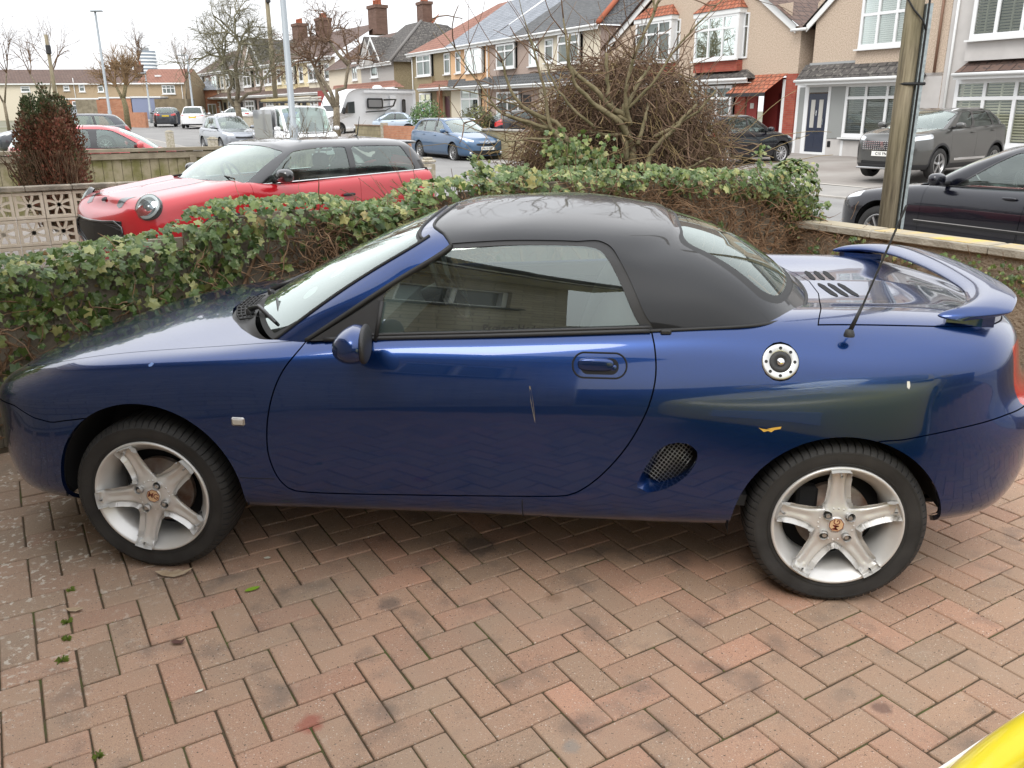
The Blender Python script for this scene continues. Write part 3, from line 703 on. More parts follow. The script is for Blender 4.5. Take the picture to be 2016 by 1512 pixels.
# aerial
mb = MB(); mb.lathe([(.016, 0), (.0165, .006), (.012, .02), (.007, .024)], 20, 'z', (2.345, .018, .928)); ae = mgp(mb.build('aerial', M_PLAS))
mb = MB(); mb.tube([(2.346, .018, .945), (2.375, .022, 1.025)], [.0075, .0045], 10); o = mb.build('aerial_base', M_RUB); o.parent = ae
mb = MB(); P = [Vector((2.374, .022, 1.02)).lerp(Vector((2.472, .045, 1.325)), t) for t in np.linspace(0, 1, 50)]; mb.tube(P, [.0028+.0007*(i % 2) if i < 44 else .0034 for i in range(50)], 6); o = mb.build('whip', M_RUB); o.parent = ae
# spoiler
def spoiler():
    rows = []; yn = [.105, .12, .17, .25, .36, .50, .78]
    LE = [2.655, 2.625, 2.70, 2.765, 2.805, 2.825, 2.835]; TE = [2.78, 2.845, 2.885, 2.925, 2.955, 2.972, 2.985]; Z = [.965, .972, .985, .995, 1.0, 1.003, 1.005]
    sec = [(0, 0), (.10, .55), (.35, 1.0), (.65, .9), (.9, .45), (1, 0.0), (.9, -.45), (.6, -.8), (.3, -.8), (.08, -.45)]
    full = [(y, a, b, z) for y, a, b, z in zip(yn, LE, TE, Z)]; full += [(2*YC-y, a, b, z) for y, a, b, z in full[-2::-1]]
    A = np.array(full); T = np.arange(len(A)); tq = np.linspace(0, len(A)-1, 80); I = nspline(T, A, tq)
    V = []; F = []; m_ = 40; secs = smooth_poly(sec, 4); m_ = len(secs)
    for y, a, b, z in I:
        th = .021 if .14 < y < 2*YC-.14 else .021
        e = min(1, max(.05, (min(y, 2*YC-y)-.1)/.03))**.5
        for sx, sz in secs: V.append((a+(b-a)*(sx if e > .99 else .5+(sx-.5)*e), y, z+sz*th*e+.012*sx))
    for i in range(len(I)-1):
        for k in range(m_): F.append((i*m_+k, i*m_+(k+1) % m_, (i+1)*m_+(k+1) % m_, (i+1)*m_+k))
    F.append(tuple(range(m_))); F.append(tuple((len(I)-1)*m_+k for k in range(m_)))
    return MB().add(V, F, True)
spo = mgp(spoiler().build('spoiler', M_BLUE)); autosmooth(spo, 60)
mb = MB()
for s_ in (0, 1):
    ys = (lambda y: y) if not s_ else (lambda y: 2*YC-y)
    mb.prism([(2.67, ys(.135)), (2.68, ys(.175)), (2.83, ys(.22)), (2.83, ys(.165)), (2.78, ys(.135))], .925, .972, 'xy')
o = mb.build('spoiler_foot', M_BLUE); o.parent = spo
# cowl panel
def cowl():
    h = [(.08, .78, .838), (.165, .45, .838), (.27, .30, .836), (.385, .155, .833), (.50, .115, .842)]; g = [(.215, .78, .868), (.262, .48, .866), (.35, .24, .856), (.461, .125, .84), (.58, .085, .852)]
    Gp = np.array([h, [tuple((np.array(a)*.55+np.array(b)*.45)-np.array((0, 0, .012))) for a, b in zip(h, g)], g]); S, U, V = loft(Gp, 10, 6); return Surf.grid(S, U, V, flip=True)
cw = cowl(); mgp(cw.both(YC).build('cowl_panel', mat('grey cowl plastic', (.055, .055, .055), .6, bump=.1, bump_scale=300)))
mb = MB()
for k in range(9):
    t = k/8; y = .40+.38*t; x = float(hood_x(y)); mb.tube([(x+.02, y, .848), (x+.09, y+.01, .858)], .0035, 5)
for k in range(5): mb.tube([(float(hood_x(y))+.02+.017*k, y, .848+.0025*k) for y in (.78, .6, .47, .40)], .003, 5)
mgp(mb.build('cowl_grille', M_RUB))
# wipers
def wiper(a, b, c, d, nm='wiper'):
    mb = MB(); mb.lathe([(.016, 0), (.016, .02), (.006, .026)], 16, 'z', a); mb.tube([Vector(a)+Vector((0, 0, .02)), b, c], [.011, .009, .006], 8); mb.tube([d[0], d[1]], .005, 6); return mgp(mb.build(nm, mat('satin black', (.02, .02, .022), .3)))
wiper((.235, .46, .855), (.30, .40, .90), (.43, .22, .885), [(.36, .43, .925), (.47, .17, .865)])
wiper((.19, .80, .86), (.30, .88, .925), (.41, 1.0, .965), [(.27, .62, .905), (.44, 1.12, .965)])
# parking permits on windscreen
M_STK = mat('sticker', (.72, .74, .72), .5)
for (uu, vv, rr) in ((1.35, 1.45, .033), (1.55, .95, .033)):
    k = int(np.argmin((wsg.a[:, 0]-uu)**2+(wsg.a[:, 1]-vv)**2)); p = Vector(wsg.v[k]); n = Vector(wsg.n[k]); q_ = n.to_track_quat('Z', 'Y').to_matrix().to_4x4()
    m_ = MB(); m_.lathe([(rr, 0), (rr*.9, .0004), (.0001, .0004)], 32, 'z'); o = m_.build('permit_sticker', M_STK if rr else M_STK); o.data.transform(Matrix.Translation(p-n*.004) @ q_); mgp(o)
# interior
mb = MB(); mb.box((1.35, YC, .33), (1.5, 1.4, .04)); mb.box((.62, YC, .62), (.30, 1.36, .34), bev=.06); mb.box((1.85, YC, .72), (.12, 1.36, .36), bev=.03); mb.box((1.2, .09, .60), (1.1, .05, .45)); mb.box((1.2, 1.47, .60), (1.1, .05, .45)); mgp(mb.build('interior', M_SEAT))
for y in (.45, 1.11):
    mb = MB(); mb.add(*ellip((1.30, y, .50), (.26, .24, .10), 20, 12, 3), smooth=True)
    mb.add(*ellip((1.60, y, .72), (.09, .23, .28), 20, 12, 2.8, Matrix.Rotation(R(18), 4, 'Y')), smooth=True); s_ = mgp(mb.build('seat', M_SEAT))
    mb = MB(); mb.add(*ellip((1.70, y, 1.02), (.05, .12, .08), 20, 12, 2.8, Matrix.Rotation(R(15), 4, 'Y')), smooth=True); o = mb.build('headrest', M_SEAT); o.parent = s_
mb = MB(); P = []
for k in range(33):
    t = 2*math.pi*k/32; P.append(Matrix.Translation((.90, 1.11, .86)) @ Matrix.Rotation(R(65), 4, 'Y') @ Vector((.18*math.cos(t), .18*math.sin(t), 0)))
mb.tube(P, .014, 8, caps=False); mb.tube([(.78, 1.11, .80), (.90, 1.11, .86)], .03, 8); mb.tube([P[4], P[20]], .012, 6); mb.tube([P[12], P[28]], .012, 6); mgp(mb.build('steering_wheel', M_RUB))
# lettering on the side glass
p, n = near_pt(sgn_, 1.31, .915); nv = Vector(n)
zx = Vector((1, 0, 0)); zz = Vector((0, nv.z, -nv.y)).normalized() if nv.y < 0 else Vector((0, 0, 1))
zz = Vector((0, -nv.z/nv.y, 1)).normalized(); TM = Matrix(((1, 0, nv.x, p[0]), (0, zz.y, nv.y, p[1]-.008), (0, zz.z, nv.z, p[2]), (0, 0, 0, 1)))
o = text_obj('window_lettering', 'Project Hedge', .030, TM, mat('lettering vinyl', (.03, .03, .03), .5), None, depth=.0001, spacing=1.12, sx=1.05); mgp(o)
# ------------------------------------------------------------------ wheels
def mg_wheel(c, rot, rr=.2115, rt=.290, wd=.19, side=1):
    """centre c (outer face hub), side=+1 near side (faces -y)"""
    yf = lambda d: d*side
    root = empty('wheel', (c[0], c[1], c[2])); 
    # tyre: y measured inward from outer face
    prof = [(rr-.012, .022), (rr-.003, .008), (rr+.004, .004), (rr+.016, .001), (rr+.035, -.004), (rr+.055, -.004), (rt-.014, .004), (rt-.006, .012), (rt-.001, .026), (rt, .05), (rt, wd-.04), (rt-.004, wd-.02), (rt-.015, wd-.004), (rr+.03, wd), (rr-.01, wd-.01)]
    A = []
    nseg = 72
    for k in range(nseg):
        a0 = 2*math.pi*k/nseg; A += [a0, a0+2*math.pi/nseg*.80, a0+2*math.pi/nseg*.84, a0+2*math.pi/nseg*.95]
    V = []; F = []; n = len(A)
    for j, (r_, h) in enumerate(prof):
        for i, t in enumerate(A):
            g = .006 if (i % 4 in (2, 3) and 6 <= j <= 11) else 0
            t2 = t+(.06*(h-.02)/wd if j >= 6 else 0); V.append(((r_-g)*math.cos(t2), yf(h), (r_-g)*math.sin(t2)))
    for j in range(len(prof)-1):
        for k in range(n): F.append((j*n+k, j*n+(k+1) % n, (j+1)*n+(k+1) % n, (j+1)*n+k))
    mb = MB().add(V, F, True)
    ty = mb.build('tyre', M_TYRE, root); autosmooth(ty, 40)
    mb = MB(); mb.lathe([(rt-.0295, yf(-.0035)), (rt-.0285, yf(-.0058)), (rt-.0275, yf(-.003))], 96); mb.lathe([(rr+.0125, yf(.001)), (rr+.0115, yf(-.0012)), (rr+.0105, yf(.001))], 96); o = mb.build('sidewall_ring', M_TYRE, ty)
    # rim lip and barrel
    mb = MB(); mb.lathe([(rr+.001, yf(.012)), (rr+.0015, yf(.002)), (rr-.001, yf(-.0025)), (rr-.006, yf(-.002)), (rr-.011, yf(.004)), (rr-.016, yf(.010)), (rr-.030, yf(.026)), (rr-.044, yf(.048)), (rr-.048, yf(.09)), (rr-.040, yf(.16))], 96); rim = mb.build('rim', M_ALLOY, root)
    # spoke face
    nr_, na = 90, 720; Rr = np.linspace(.0, rr-.0085, nr_); TT = np.linspace(0, 2*math.pi, na+1)
    RR, AA = np.meshgrid(Rr, TT, indexing='ij'); ph = (AA+math.pi/5-rot) % (2*math.pi/5)-math.pi/5
    dperp = RR*np.sin(ph); depth = .006+.020*np.clip(1-(RR/(rr-.01))**2, 0, 1)
    depth = depth-.012*np.exp(-(RR/.062)**4)                   # raised hub boss
    rg = np.clip((RR-.075)/.03, 0, 1)*np.clip((rr-.03-RR)/.012, 0, 1)
    depth += rg*(.0042*np.exp(-(dperp/.0085)**2)-.002*np.exp(-((np.abs(dperp)-.018)/.006)**2))
    hwid = .0195+.042*np.exp(-np.clip(RR-.045, 0, 9)/.035)+.012*np.exp(-((rr-.012-RR)/.03)**2)*.8
    ed = hwid-np.abs(dperp); depth += .009*np.exp(-np.clip(ed, 0, 1)/.006)*np.clip((RR-.05)/.03, 0, 1)*np.clip((rr-.014-RR)/.01, 0, 1)
    tip = np.clip((RR-(rr-.03))/.012, 0, 1); depth -= .004*tip*(1-np.clip((np.abs(dperp)-.03)/.01, 0, 1))
    S = np.stack([RR*np.cos(AA), yf(1)*depth, RR*np.sin(AA)], -1); Sf = Surf.grid(S, TT, Rr, flip=(side < 0))
    def win(v, a):
        r_ = a[:, 1]; p_ = (a[:, 0]+math.pi/5-rot) % (2*math.pi/5)-math.pi/5; dp = np.abs(r_*np.sin(p_))
        hw = .0195+.042*np.exp(-np.clip(r_-.045, 0, 9)/.035)+.012*np.exp(-((rr-.012-r_)/.03)**2)*.8
        return hw-dp if True else 0
    _, face = Sf.clip(lambda v, a: np.maximum(win(v, a), .062-a[:, 1]))
    # outer rim of face: keep only spokes beyond rr-.018 -> clip the ring
    _, face = face.clip(lambda v, a: np.where(a[:, 1] > rr-.016, win(v, a)+0, 1.))
    holes = []
    for k in range(5):
        t = rot+k*2*math.pi/5; holes.append(((rr-.019)*math.cos(t), (rr-.019)*math.sin(t), .0036))
    for k in range(4):
        t = rot+R(20)+k*math.pi/2; holes.append((.050*math.cos(t), .050*math.sin(t), .0125))
    for hx, hz, hr in holes:
        _, face = face.clip(lambda v, a: np.hypot(v[:, 0]-hx, v[:, 2]-hz)-hr)
    sp = face.build('spokes', M_ALLOY, root, lip=.022)
    mb = MB()
    for hx, hz, hr in holes[:5]: mb.lathe([(hr, yf(.0)), (hr, yf(.02)), (.0001, yf(.02))], 14, c=(hx, yf(.006), hz))
    mb.build('rivet_holes', M_DARK, sp)
    for hx, hz, hr in holes[5:]:
        mb = MB(); mb.lathe([(hr+.001, yf(.004)), (hr-.001, yf(.02)), (.0001, yf(.022))], 24, c=(hx, 0, hz), smooth=True)
        mb.lathe([(.0090, yf(.02)), (.0090, yf(.000)), (.0075, yf(-.003)), (.0001, yf(-.0035))], 6, c=(hx, 0, hz), smooth=False); mb.build('wheel_nut', M_STEEL, root)
    mb = MB()
    for k in range(4):
        for j in (-1, 0, 1):
            t = rot+R(20)+math.pi/4+k*math.pi/2+j*R(17); dd = .006+.020*(1-(.058/(rr-.01))**2)-.012*math.exp(-(.058/.062)**4)
            mb.add(*ellip((.057*math.cos(t), yf(dd-.0004), .057*math.sin(t)), (.0038, .0028, .0038), 10, 8, 2), smooth=True)
    mb.build('hub_studs', M_ALLOY, root)
    # badge
    cap = MB(); cap.lathe([(.030, yf(.016)), (.0285, yf(.0125)), (.0001, yf(.012))], 48); cb = cap.build('centre_cap', M_ALLOY, root)
    def octo(r_, y): return [(r_*math.cos(math.pi/8+k*math.pi/4), yf(y), r_*math.sin(math.pi/8+k*math.pi/4)) for k in range(8)]
    oc = MB(); oc.add(octo(.0252, .0117), [tuple(range(8))]); o = oc.build('badge', mat('maroon enamel', (.16, .02, .012), .35, coat=.5), cb)
    oc = MB(); oc.add(octo(.0228, .0114), [tuple(range(8))]); o2 = oc.build('badge_field', mat('cream enamel', (.62, .42, .24), .4, coat=.5), cb)
    tm = Matrix(((1, 0, 0, 0), (0, 0, 1, 0), (0, 1, 0, 0), (0, 0, 0, 1))) if False else Matrix(((side, 0, 0, 0), (0, 0, -side, yf(.0112)), (0, 1, 0, 0), (0, 0, 0, 1)))
    text_obj('badge_letters', 'MG', .030, Matrix.Rotation(0, 4, 'Y') @ tm, mat('maroon enamel'), cb, depth=.0001, spacing=.92, bold=.0003, sx=.9)
    cb.rotation_euler = (0, -0.0, 0)
    # valve, disc, caliper
    tv = rot-R(62)
    mb = MB(); mb.tube([((rr-.024)*math.cos(tv), yf(.045), (rr-.024)*math.sin(tv)), ((rr-.042)*math.cos(tv), yf(.022), (rr-.042)*math.sin(tv))], [.005, .004], 8); mb.build('valve', M_RUB, root)
    mb = MB(); mb.lathe([(.122, yf(.075)), (.122, yf(.095))], 48); mb.lathe([(.055, yf(.06)), (.056, yf(.075)), (.122, yf(.075))], 48); mb.build('brake_disc', M_RUST, root)
    mb = MB(); mb.lathe([(.205, yf(.14)), (.0001, yf(.14))], 32); mb.box((-.09, yf(.085), .05), (.07, .05, .12), bev=.01); mb.build('brake_backplate', M_DARK, root)
    return root, cb
specs = [((0, -.004, .2875), R(40), 1, R(-18)), ((2.375, -.004, .2875), R(21), 1, R(82)), ((0, 2*YC+.004, .2875), R(10), -1, 0), ((2.375, 2*YC+.004, .2875), R(50), -1, 0)]
for c, rot, sd_, brot in specs:
    w_, cb = mg_wheel(c, rot, side=sd_); w_.parent = mg; w_.matrix_parent_inverse = Matrix.Translation((-.8, -YC, 0)); cb.rotation_euler = (0, -brot, 0)
# ------------------------------------------------------------------ paving
STAINS = [(2.393, -.531, .036, (.13, .075, .06), .75), (1.13, .27, .10, (.06, .05, .045), .6), (.89, -.158, .05, (.08, .07, .065), .6), (.818, -.755, .045, (.28, .075, .05), .7), (1.535, -.772, .03, (.22, .21, .19), .6), (1.446, -.056, .04, (.17, .10, .06), .5)]
def paving():
    rng = random.Random(5); P = .1035; mb = MB(); tints = []
    # phase: a horizontal block (along E1) has its lower left corner here
    ax, ay = ORIG
    def cell(i, j): return np.array([ax, ay])+E1*(i*P)+ED*(j*P)
    V = []; F = []; T = []
    for i in range(-60, 60):
        for j in range(-60, 60):
            k = (i-j) % 4
            if k == 0: w_, h_ = 2, 1
            elif k == 3: w_, h_ = 1, 2
            else: continue
            c = cell(i+w_/2, j+h_/2)
            s, t = (c-KC) @ ED, (c-KC) @ E1
            if t > -.12 or t < -7.0 or s > -.12 or s < -9: continue
            if c[1] < -2.6: continue
            hx, hy = w_*P/2-.0018-rng.random()*.0016, h_*P/2-.0018-rng.random()*.0016; a = rng.uniform(-.008, .008); jx, jy = rng.uniform(-.001, .001), rng.uniform(-.001, .001)
            z = rng.uniform(-.0015, .0015); tx, ty = rng.uniform(-.010, .010), rng.uniform(-.010, .010); b = .0045
            o = len(V)
            for (hx2, hy2, zz) in ((hx, hy, -.02), (hx, hy, -.0045), (hx-b*.45, hy-b*.45, -.0012), (hx-b, hy-b, 0)):
                n8 = []
                cc = .003
                for sx, sy in ((-1, -1), (1, -1), (1, 1), (-1, 1)):
                    pts = [(sx*(hx2-cc), sy*hy2), (sx*hx2, sy*(hy2-cc))]
                    if sx*sy > 0: pts = pts if sx*sy < 0 else pts[::1]
                    order = pts if sx*sy < 0 else pts[::-1]
                    n8 += order
                for x, y in n8:
                    p = c+E1*(x+jx-y*a)+ED*(y+jy+x*a); V.append((p[0], p[1], z+zz+(x*tx+y*ty)+.0))
            m = 8
            for L_ in range(3):
                for q in range(m): F.append((o+L_*m+q, o+L_*m+(q+1) % m, o+(L_+1)*m+(q+1) % m, o+(L_+1)*m+q)); T.append((rng, None))
            F.append(tuple(o+3*m+q for q in range(m)))
            T = T[:-3*m]
            tint = (rng.random(), rng.random(), rng.random()); tints += [tint]*(3*m+1)
    me = bpy.data.meshes.new('driveway'); me.from_pydata(V, [], F)
    at = me.attributes.new('tint', 'FLOAT_COLOR', 'FACE'); at.data.foreach_set('color', [c for t in tints for c in (*t, 1.)])
    me.update()
    m = bpy.data.materials.new('block paving'); m.use_nodes = True; n = m.node_tree.nodes; l = m.node_tree.links; b = n['Principled BSDF']; b.inputs['Roughness'].default_value = .85
    at_ = n.new('ShaderNodeAttribute'); at_.attribute_name = 'tint'; sp = n.new('ShaderNodeSeparateColor'); l.new(at_.outputs['Color'], sp.inputs[0])
    g = n.new('ShaderNodeNewGeometry')
    def noise(sc_, det=4, rough=.6, vec=None):
        z = n.new('ShaderNodeTexNoise'); z.inputs['Scale'].default_value = sc_; z.inputs['Detail'].default_value = det; z.inputs['Roughness'].default_value = rough; l.new(vec or g.outputs['Position'], z.inputs['Vector']); return z.outputs['Fac']
    def ramp(f, stops):
        r = n.new('ShaderNodeValToRGB'); e = r.color_ramp.elements
        while len(e) < len(stops): e.new(.5)
        for k, (p, c) in enumerate(stops): e[k].position = p; e[k].color = (*c, 1) if len(c) == 3 else c
        l.new(f, r.inputs[0]); return r.outputs[0]
    def mix(f, a, b_, mode='MIX'):
        x = n.new('ShaderNodeMix'); x.data_type = 'RGBA'; x.blend_type = mode
        if isinstance(f, float): x.inputs[0].default_value = f
        else: l.new(f, x.inputs[0])
        for k, s in ((6, a), (7, b_)):
            if isinstance(s, tuple): x.inputs[k].default_value = (*s, 1)
            else: l.new(s, x.inputs[k])
        return x.outputs[2]
    base = ramp(sp.outputs[0], [(0, (.345, .232, .16)), (.4, (.365, .235, .16)), (.8, (.385, .236, .162)), (1, (.41, .232, .158))])
    val = ramp(sp.outputs[1], [(0, (.86, .86, .86)), (1, (1.04, 1.04, 1.04))])
    c = mix(1., base, val, 'MULTIPLY')
    grain = noise(420, 2, .7); c = mix(1., c, ramp(grain, [(.3, (.7, .7, .7)), (.5, (1, 1, 1)), (.68, (1.35, 1.33, 1.3))]), 'MULTIPLY')
    sp2 = noise(170, 1, .5); c = mix(ramp(sp2, [(.68, (0, 0, 0)), (.74, (1, 1, 1))]), c, (.58, .52, .45)); 
    sp3 = noise(130, 1, .5, None); c = mix(ramp(sp3, [(.27, (1, 1, 1)), (.31, (0, 0, 0))]), c, (.07, .05, .04))
    big = noise(2.3, 5, .6); c = mix(ramp(big, [(.45, (0, 0, 0)), (.75, (.5, .5, .5))]), c, (.29, .235, .175))
    st = noise(5.5, 4, .55); c = mix(ramp(st, [(.54, (0, 0, 0)), (.76, (.7, .7, .7))]), c, (.10, .085, .075))
    scr = noise(14, 8, .75); c = mix(ramp(scr, [(.60, (0, 0, 0)), (.70, (.35, .35, .35))]), c, (.50, .44, .38))
    for sx_, sy_, sr_, sc_, sk in STAINS:
        vd = n.new('ShaderNodeVectorMath'); vd.operation = 'DISTANCE'; l.new(g.outputs['Position'], vd.inputs[0]); vd.inputs[1].default_value = (sx_, sy_, 0); nn2 = n.new('ShaderNodeMath'); nn2.operation = 'MULTIPLY_ADD'; l.new(noise(30, 3), nn2.inputs[0]); nn2.inputs[1].default_value = sr_; l.new(vd.outputs['Value'], nn2.inputs[2])
        m_ = n.new('ShaderNodeMapRange'); m_.inputs[1].default_value = sr_*1.5; m_.inputs[2].default_value = sr_*1.0; m_.inputs[3].default_value = 0; m_.inputs[4].default_value = sk; l.new(nn2.outputs[0], m_.inputs[0]); c = mix(m_.outputs[0], c, sc_)
    # lichen towards the left end of the drive
    spx = n.new('ShaderNodeSeparateXYZ'); l.new(g.outputs['Position'], spx.inputs[0])
    mr = n.new('ShaderNodeMapRange'); mr.inputs[1].default_value = .28; mr.inputs[2].default_value = -.35; mr.inputs[3].default_value = 0; mr.inputs[4].default_value = 1; l.new(spx.outputs[0], mr.inputs[0])
    li = noise(38, 4, .6); lim = ramp(li, [(.56, (0, 0, 0)), (.60, (1, 1, 1))]); mm = n.new('ShaderNodeMath'); mm.operation = 'MULTIPLY'; l.new(mr.outputs[0], mm.inputs[0]); l.new(lim, mm.inputs[1])
    pat = noise(6, 3, .5); pm = ramp(pat, [(.42, (0, 0, 0)), (.55, (.85, .85, .85))]); m3 = n.new('ShaderNodeMath'); m3.operation = 'MULTIPLY'; l.new(mm.outputs[0], m3.inputs[0]); l.new(pm, m3.inputs[1])
    dk = n.new('ShaderNodeMath'); dk.operation = 'MULTIPLY'; dk.inputs[1].default_value = .45; l.new(mr.outputs[0], dk.inputs[0])
    c = mix(dk.outputs[0], c, (.25, .205, .155)); c = mix(m3.outputs[0], c, (.56, .52, .45))
    l.new(c, b.inputs['Base Color'])
    bp = n.new('ShaderNodeBump'); bp.inputs['Strength'].default_value = .35; bp.inputs['Distance'].default_value = .002; l.new(noise(300, 3, .7), bp.inputs['Height']); l.new(bp.outputs[0], b.inputs['Normal'])
    o = link_mesh('driveway', me, m); o['kind'] = 'structure'
    # jointing sand and moss
    P4 = [ST(-.0, -.0, -.0062), ST(-9, 0, -.0062), ST(-9, -7.1, -.0062), ST(0, -7.1, -.0062)]
    jm = mat('joint sand and moss', (.09, .062, .036), .95, col2=(.085, .10, .025), noise_scale=9, bump=.6, bump_scale=250, contrast=(.5, .68), coords='Object')
    jo = MB().add(P4, [(0, 1, 2, 3)]).build('paving_joints', jm); jo['kind'] = 'structure'
ORIG = (1.1304, -.144)
paving()
# ------------------------------------------------------------------ terrain
def sstep(x, a, b): t = min(1, max(0, (x-a)/(b-a))); return t*t*(3-2*t)
def gh(s, t):
    return GZ+.2*sstep(t, 10.5, 19)+min(.011*max(0, s-16), .95)+(.15*sstep(-t, -.4, .2) if -9 < s < -.05 and t < .3 else 0)*0
def sheet(name, s0, s1, t0, t1, ds, dt, lift, m, ext=False):
    S_ = list(np.arange(s0, s1+1e-6, ds)); T_ = list(np.arange(t0, t1+1e-6, dt)); V = []; F = []
    for s in S_:
        for t in T_: V.append(ST(s, t, gh(s, t)+lift))
    n = len(T_)
    for i in range(len(S_)-1):
        for j in range(n-1): F.append((i*n+j, i*n+j+1, (i+1)*n+j+1, (i+1)*n+j))
    o = MB().add(V, F, True).build(name, m); o['kind'] = 'structure'; return o
M_ASPH = mat('asphalt', (.20, .195, .19), .9, col2=(.255, .25, .24), noise_scale=.9, bump=.3, bump_scale=120, contrast=(.3, .7), detail=9)
M_PAVE = mat('pavement tarmac', (.245, .235, .22), .92, col2=(.31, .295, .275), noise_scale=1.3, bump=.3, bump_scale=90, contrast=(.3, .7), detail=9)
M_FORE = mat('forecourt concrete', (.23, .205, .185), .92, col2=(.32, .30, .275), noise_scale=.5, bump=.2, bump_scale=60, contrast=(.35, .65), detail=9)
M_KERB = mat('kerb stone', (.36, .34, .31), .9, noise_amt=.15, noise_scale=3)
sheet('ground', -110, 330, -90, 160, 10, 5, -.05, mat('ground', (.12, .12, .06), .95, col2=(.2, .19, .15), noise_scale=.2))
sheet('road', -60, 200, 2.3, 9.3, 4, 1, 0.0, M_ASPH)
sheet('near_pavement', -60, 200, .12, 2.15, 4, 1.015, .028, M_PAVE)
sheet('far_pavement', -60, 200, 9.45, 11.5, 4, 1.025, .024, M_PAVE)
sheet('forecourt', -60, 110, 11.5, 24, 4, 1.25, .02, M_FORE)
sheet('side_yard', 6.4, 30, -9, .1, 2, 1.3, .012, M_FORE); sheet('neighbour_drive', .08, 6.36, -9, .1, 1, 1.3, .010, M_FORE)
for nm, t0, t1 in (('near_kerb', 2.15, 2.3), ('far_kerb', 9.3, 9.45)):
    mb = MB()
    for k in range(-30, 90):
        s0 = k*.915; s1 = s0+.905
        if k > 60: break
        V = [ST(a, b, gh(a, b)+z) for a, b, z in ((s0, t0, -.03), (s1, t0, -.03), (s1, t1, -.03), (s0, t1, -.03), (s0, t0, .035), (s1, t0, .035), (s1, t1, .035), (s0, t1, .035))]
        mb.add(V, [(0, 1, 2, 3), (4, 5, 6, 7), (0, 1, 5, 4), (1, 2, 6, 5), (2, 3, 7, 6), (3, 0, 4, 7)])
    mb.build(nm, M_KERB)['kind'] = 'structure'
mb = MB()
for s0, s1, t in ((8, 22, 11.52), (22.2, 30, 11.5)):
    V = [ST(s0, t, gh(s0, t)+.03), ST(s1, t, gh(s1, t)+.03), ST(s1, t+.12, gh(s1, t)+.032), ST(s0, t+.12, gh(s0, t)+.032)]; mb.add(V, [(0, 1, 2, 3)])
mb.build('edging_strip', mat('pale edging', (.5, .47, .42), .9))['kind'] = 'structure'

# ------------------------------------------------------------------ boundary fence under the ivy, rendered front wall
IVY_TOP = [(0, .88), (.12, .98), (.2, 1.03), (.35, 1.13), (.6, 1.18), (1.1, 1.17), (1.8, 1.19), (2.2, 1.24), (2.6, 1.24), (2.94, 1.21), (3.25, 1.17), (3.5, 1.12), (3.8, 1.13), (4.1, 1.15), (4.36, 1.14), (4.6, 1.07), (4.87, 1.01), (5.1, .97), (5.33, .97), (5.6, .95), (8.5, .93)]
M_BOARD = mat('weathered board', (.15, .125, .09), .9, col2=(.27, .235, .18), noise_scale=3, bump=.5, bump_scale=30)
bw = empty('boundary_fence', ST(0, 0), TH, 'weathered board fence beneath the ivy behind the blue car', 'fence')
rng = random.Random(3)
l = 0.
while l < 8.5:
    wd = .145+rng.random()*.03; mb = MB(); bh_ = float(np.interp(l, [a for a, b in IVY_TOP], [b for a, b in IVY_TOP]))-(.03 if 3.2 < l < 5 else .05); mb.box((-l-wd/2, rng.uniform(-.006, .006), bh_/2-.04), (wd, .022+.006*(int(l*7) % 2), bh_), bev=.003); mb.build('board', M_BOARD, bw); l += wd
for l in np.arange(.1, 8.5, 1.8): MB().box((-l, .06, .42), (.1, .1, .96), bev=.005).build('post', M_BOARD, bw)
M_REND = mat('roughcast render', (.19, .145, .10), .95, col2=(.27, .215, .155), noise_scale=5, bump=1., bump_scale=55, contrast=(.3, .7))
M_COPE = mat('coping concrete', (.24, .215, .17), .9, col2=(.36, .33, .27), noise_scale=7, bump=.5, bump_scale=70)
M_LICH = mat('lichened coping', (.38, .33, .24), .9, col2=(.62, .43, .10), noise_scale=4.5, bump=.5, bump_scale=70, contrast=(.52, .72), detail=7)
fw = empty('front_wall', ST(0, 0), R(-53), 'brown roughcast front wall with lichened concrete coping beside the wooden pole', 'wall')
MB().box((2.9, .0, .28), (6.0, .16, .82)).build('wall_body', M_REND, fw)
l = -.12
while l < 5.8:
    ln = .88; mb = MB(); mb.box((l+ln/2, .0, .722), (ln-.006, .24, .052), bev=.006); mb.build('coping', M_COPE, fw)
    MB().box((l+ln/2, .01, .7495), (ln-.03, .20, .006), bev=.002).build('lichen', M_LICH, fw); l += ln

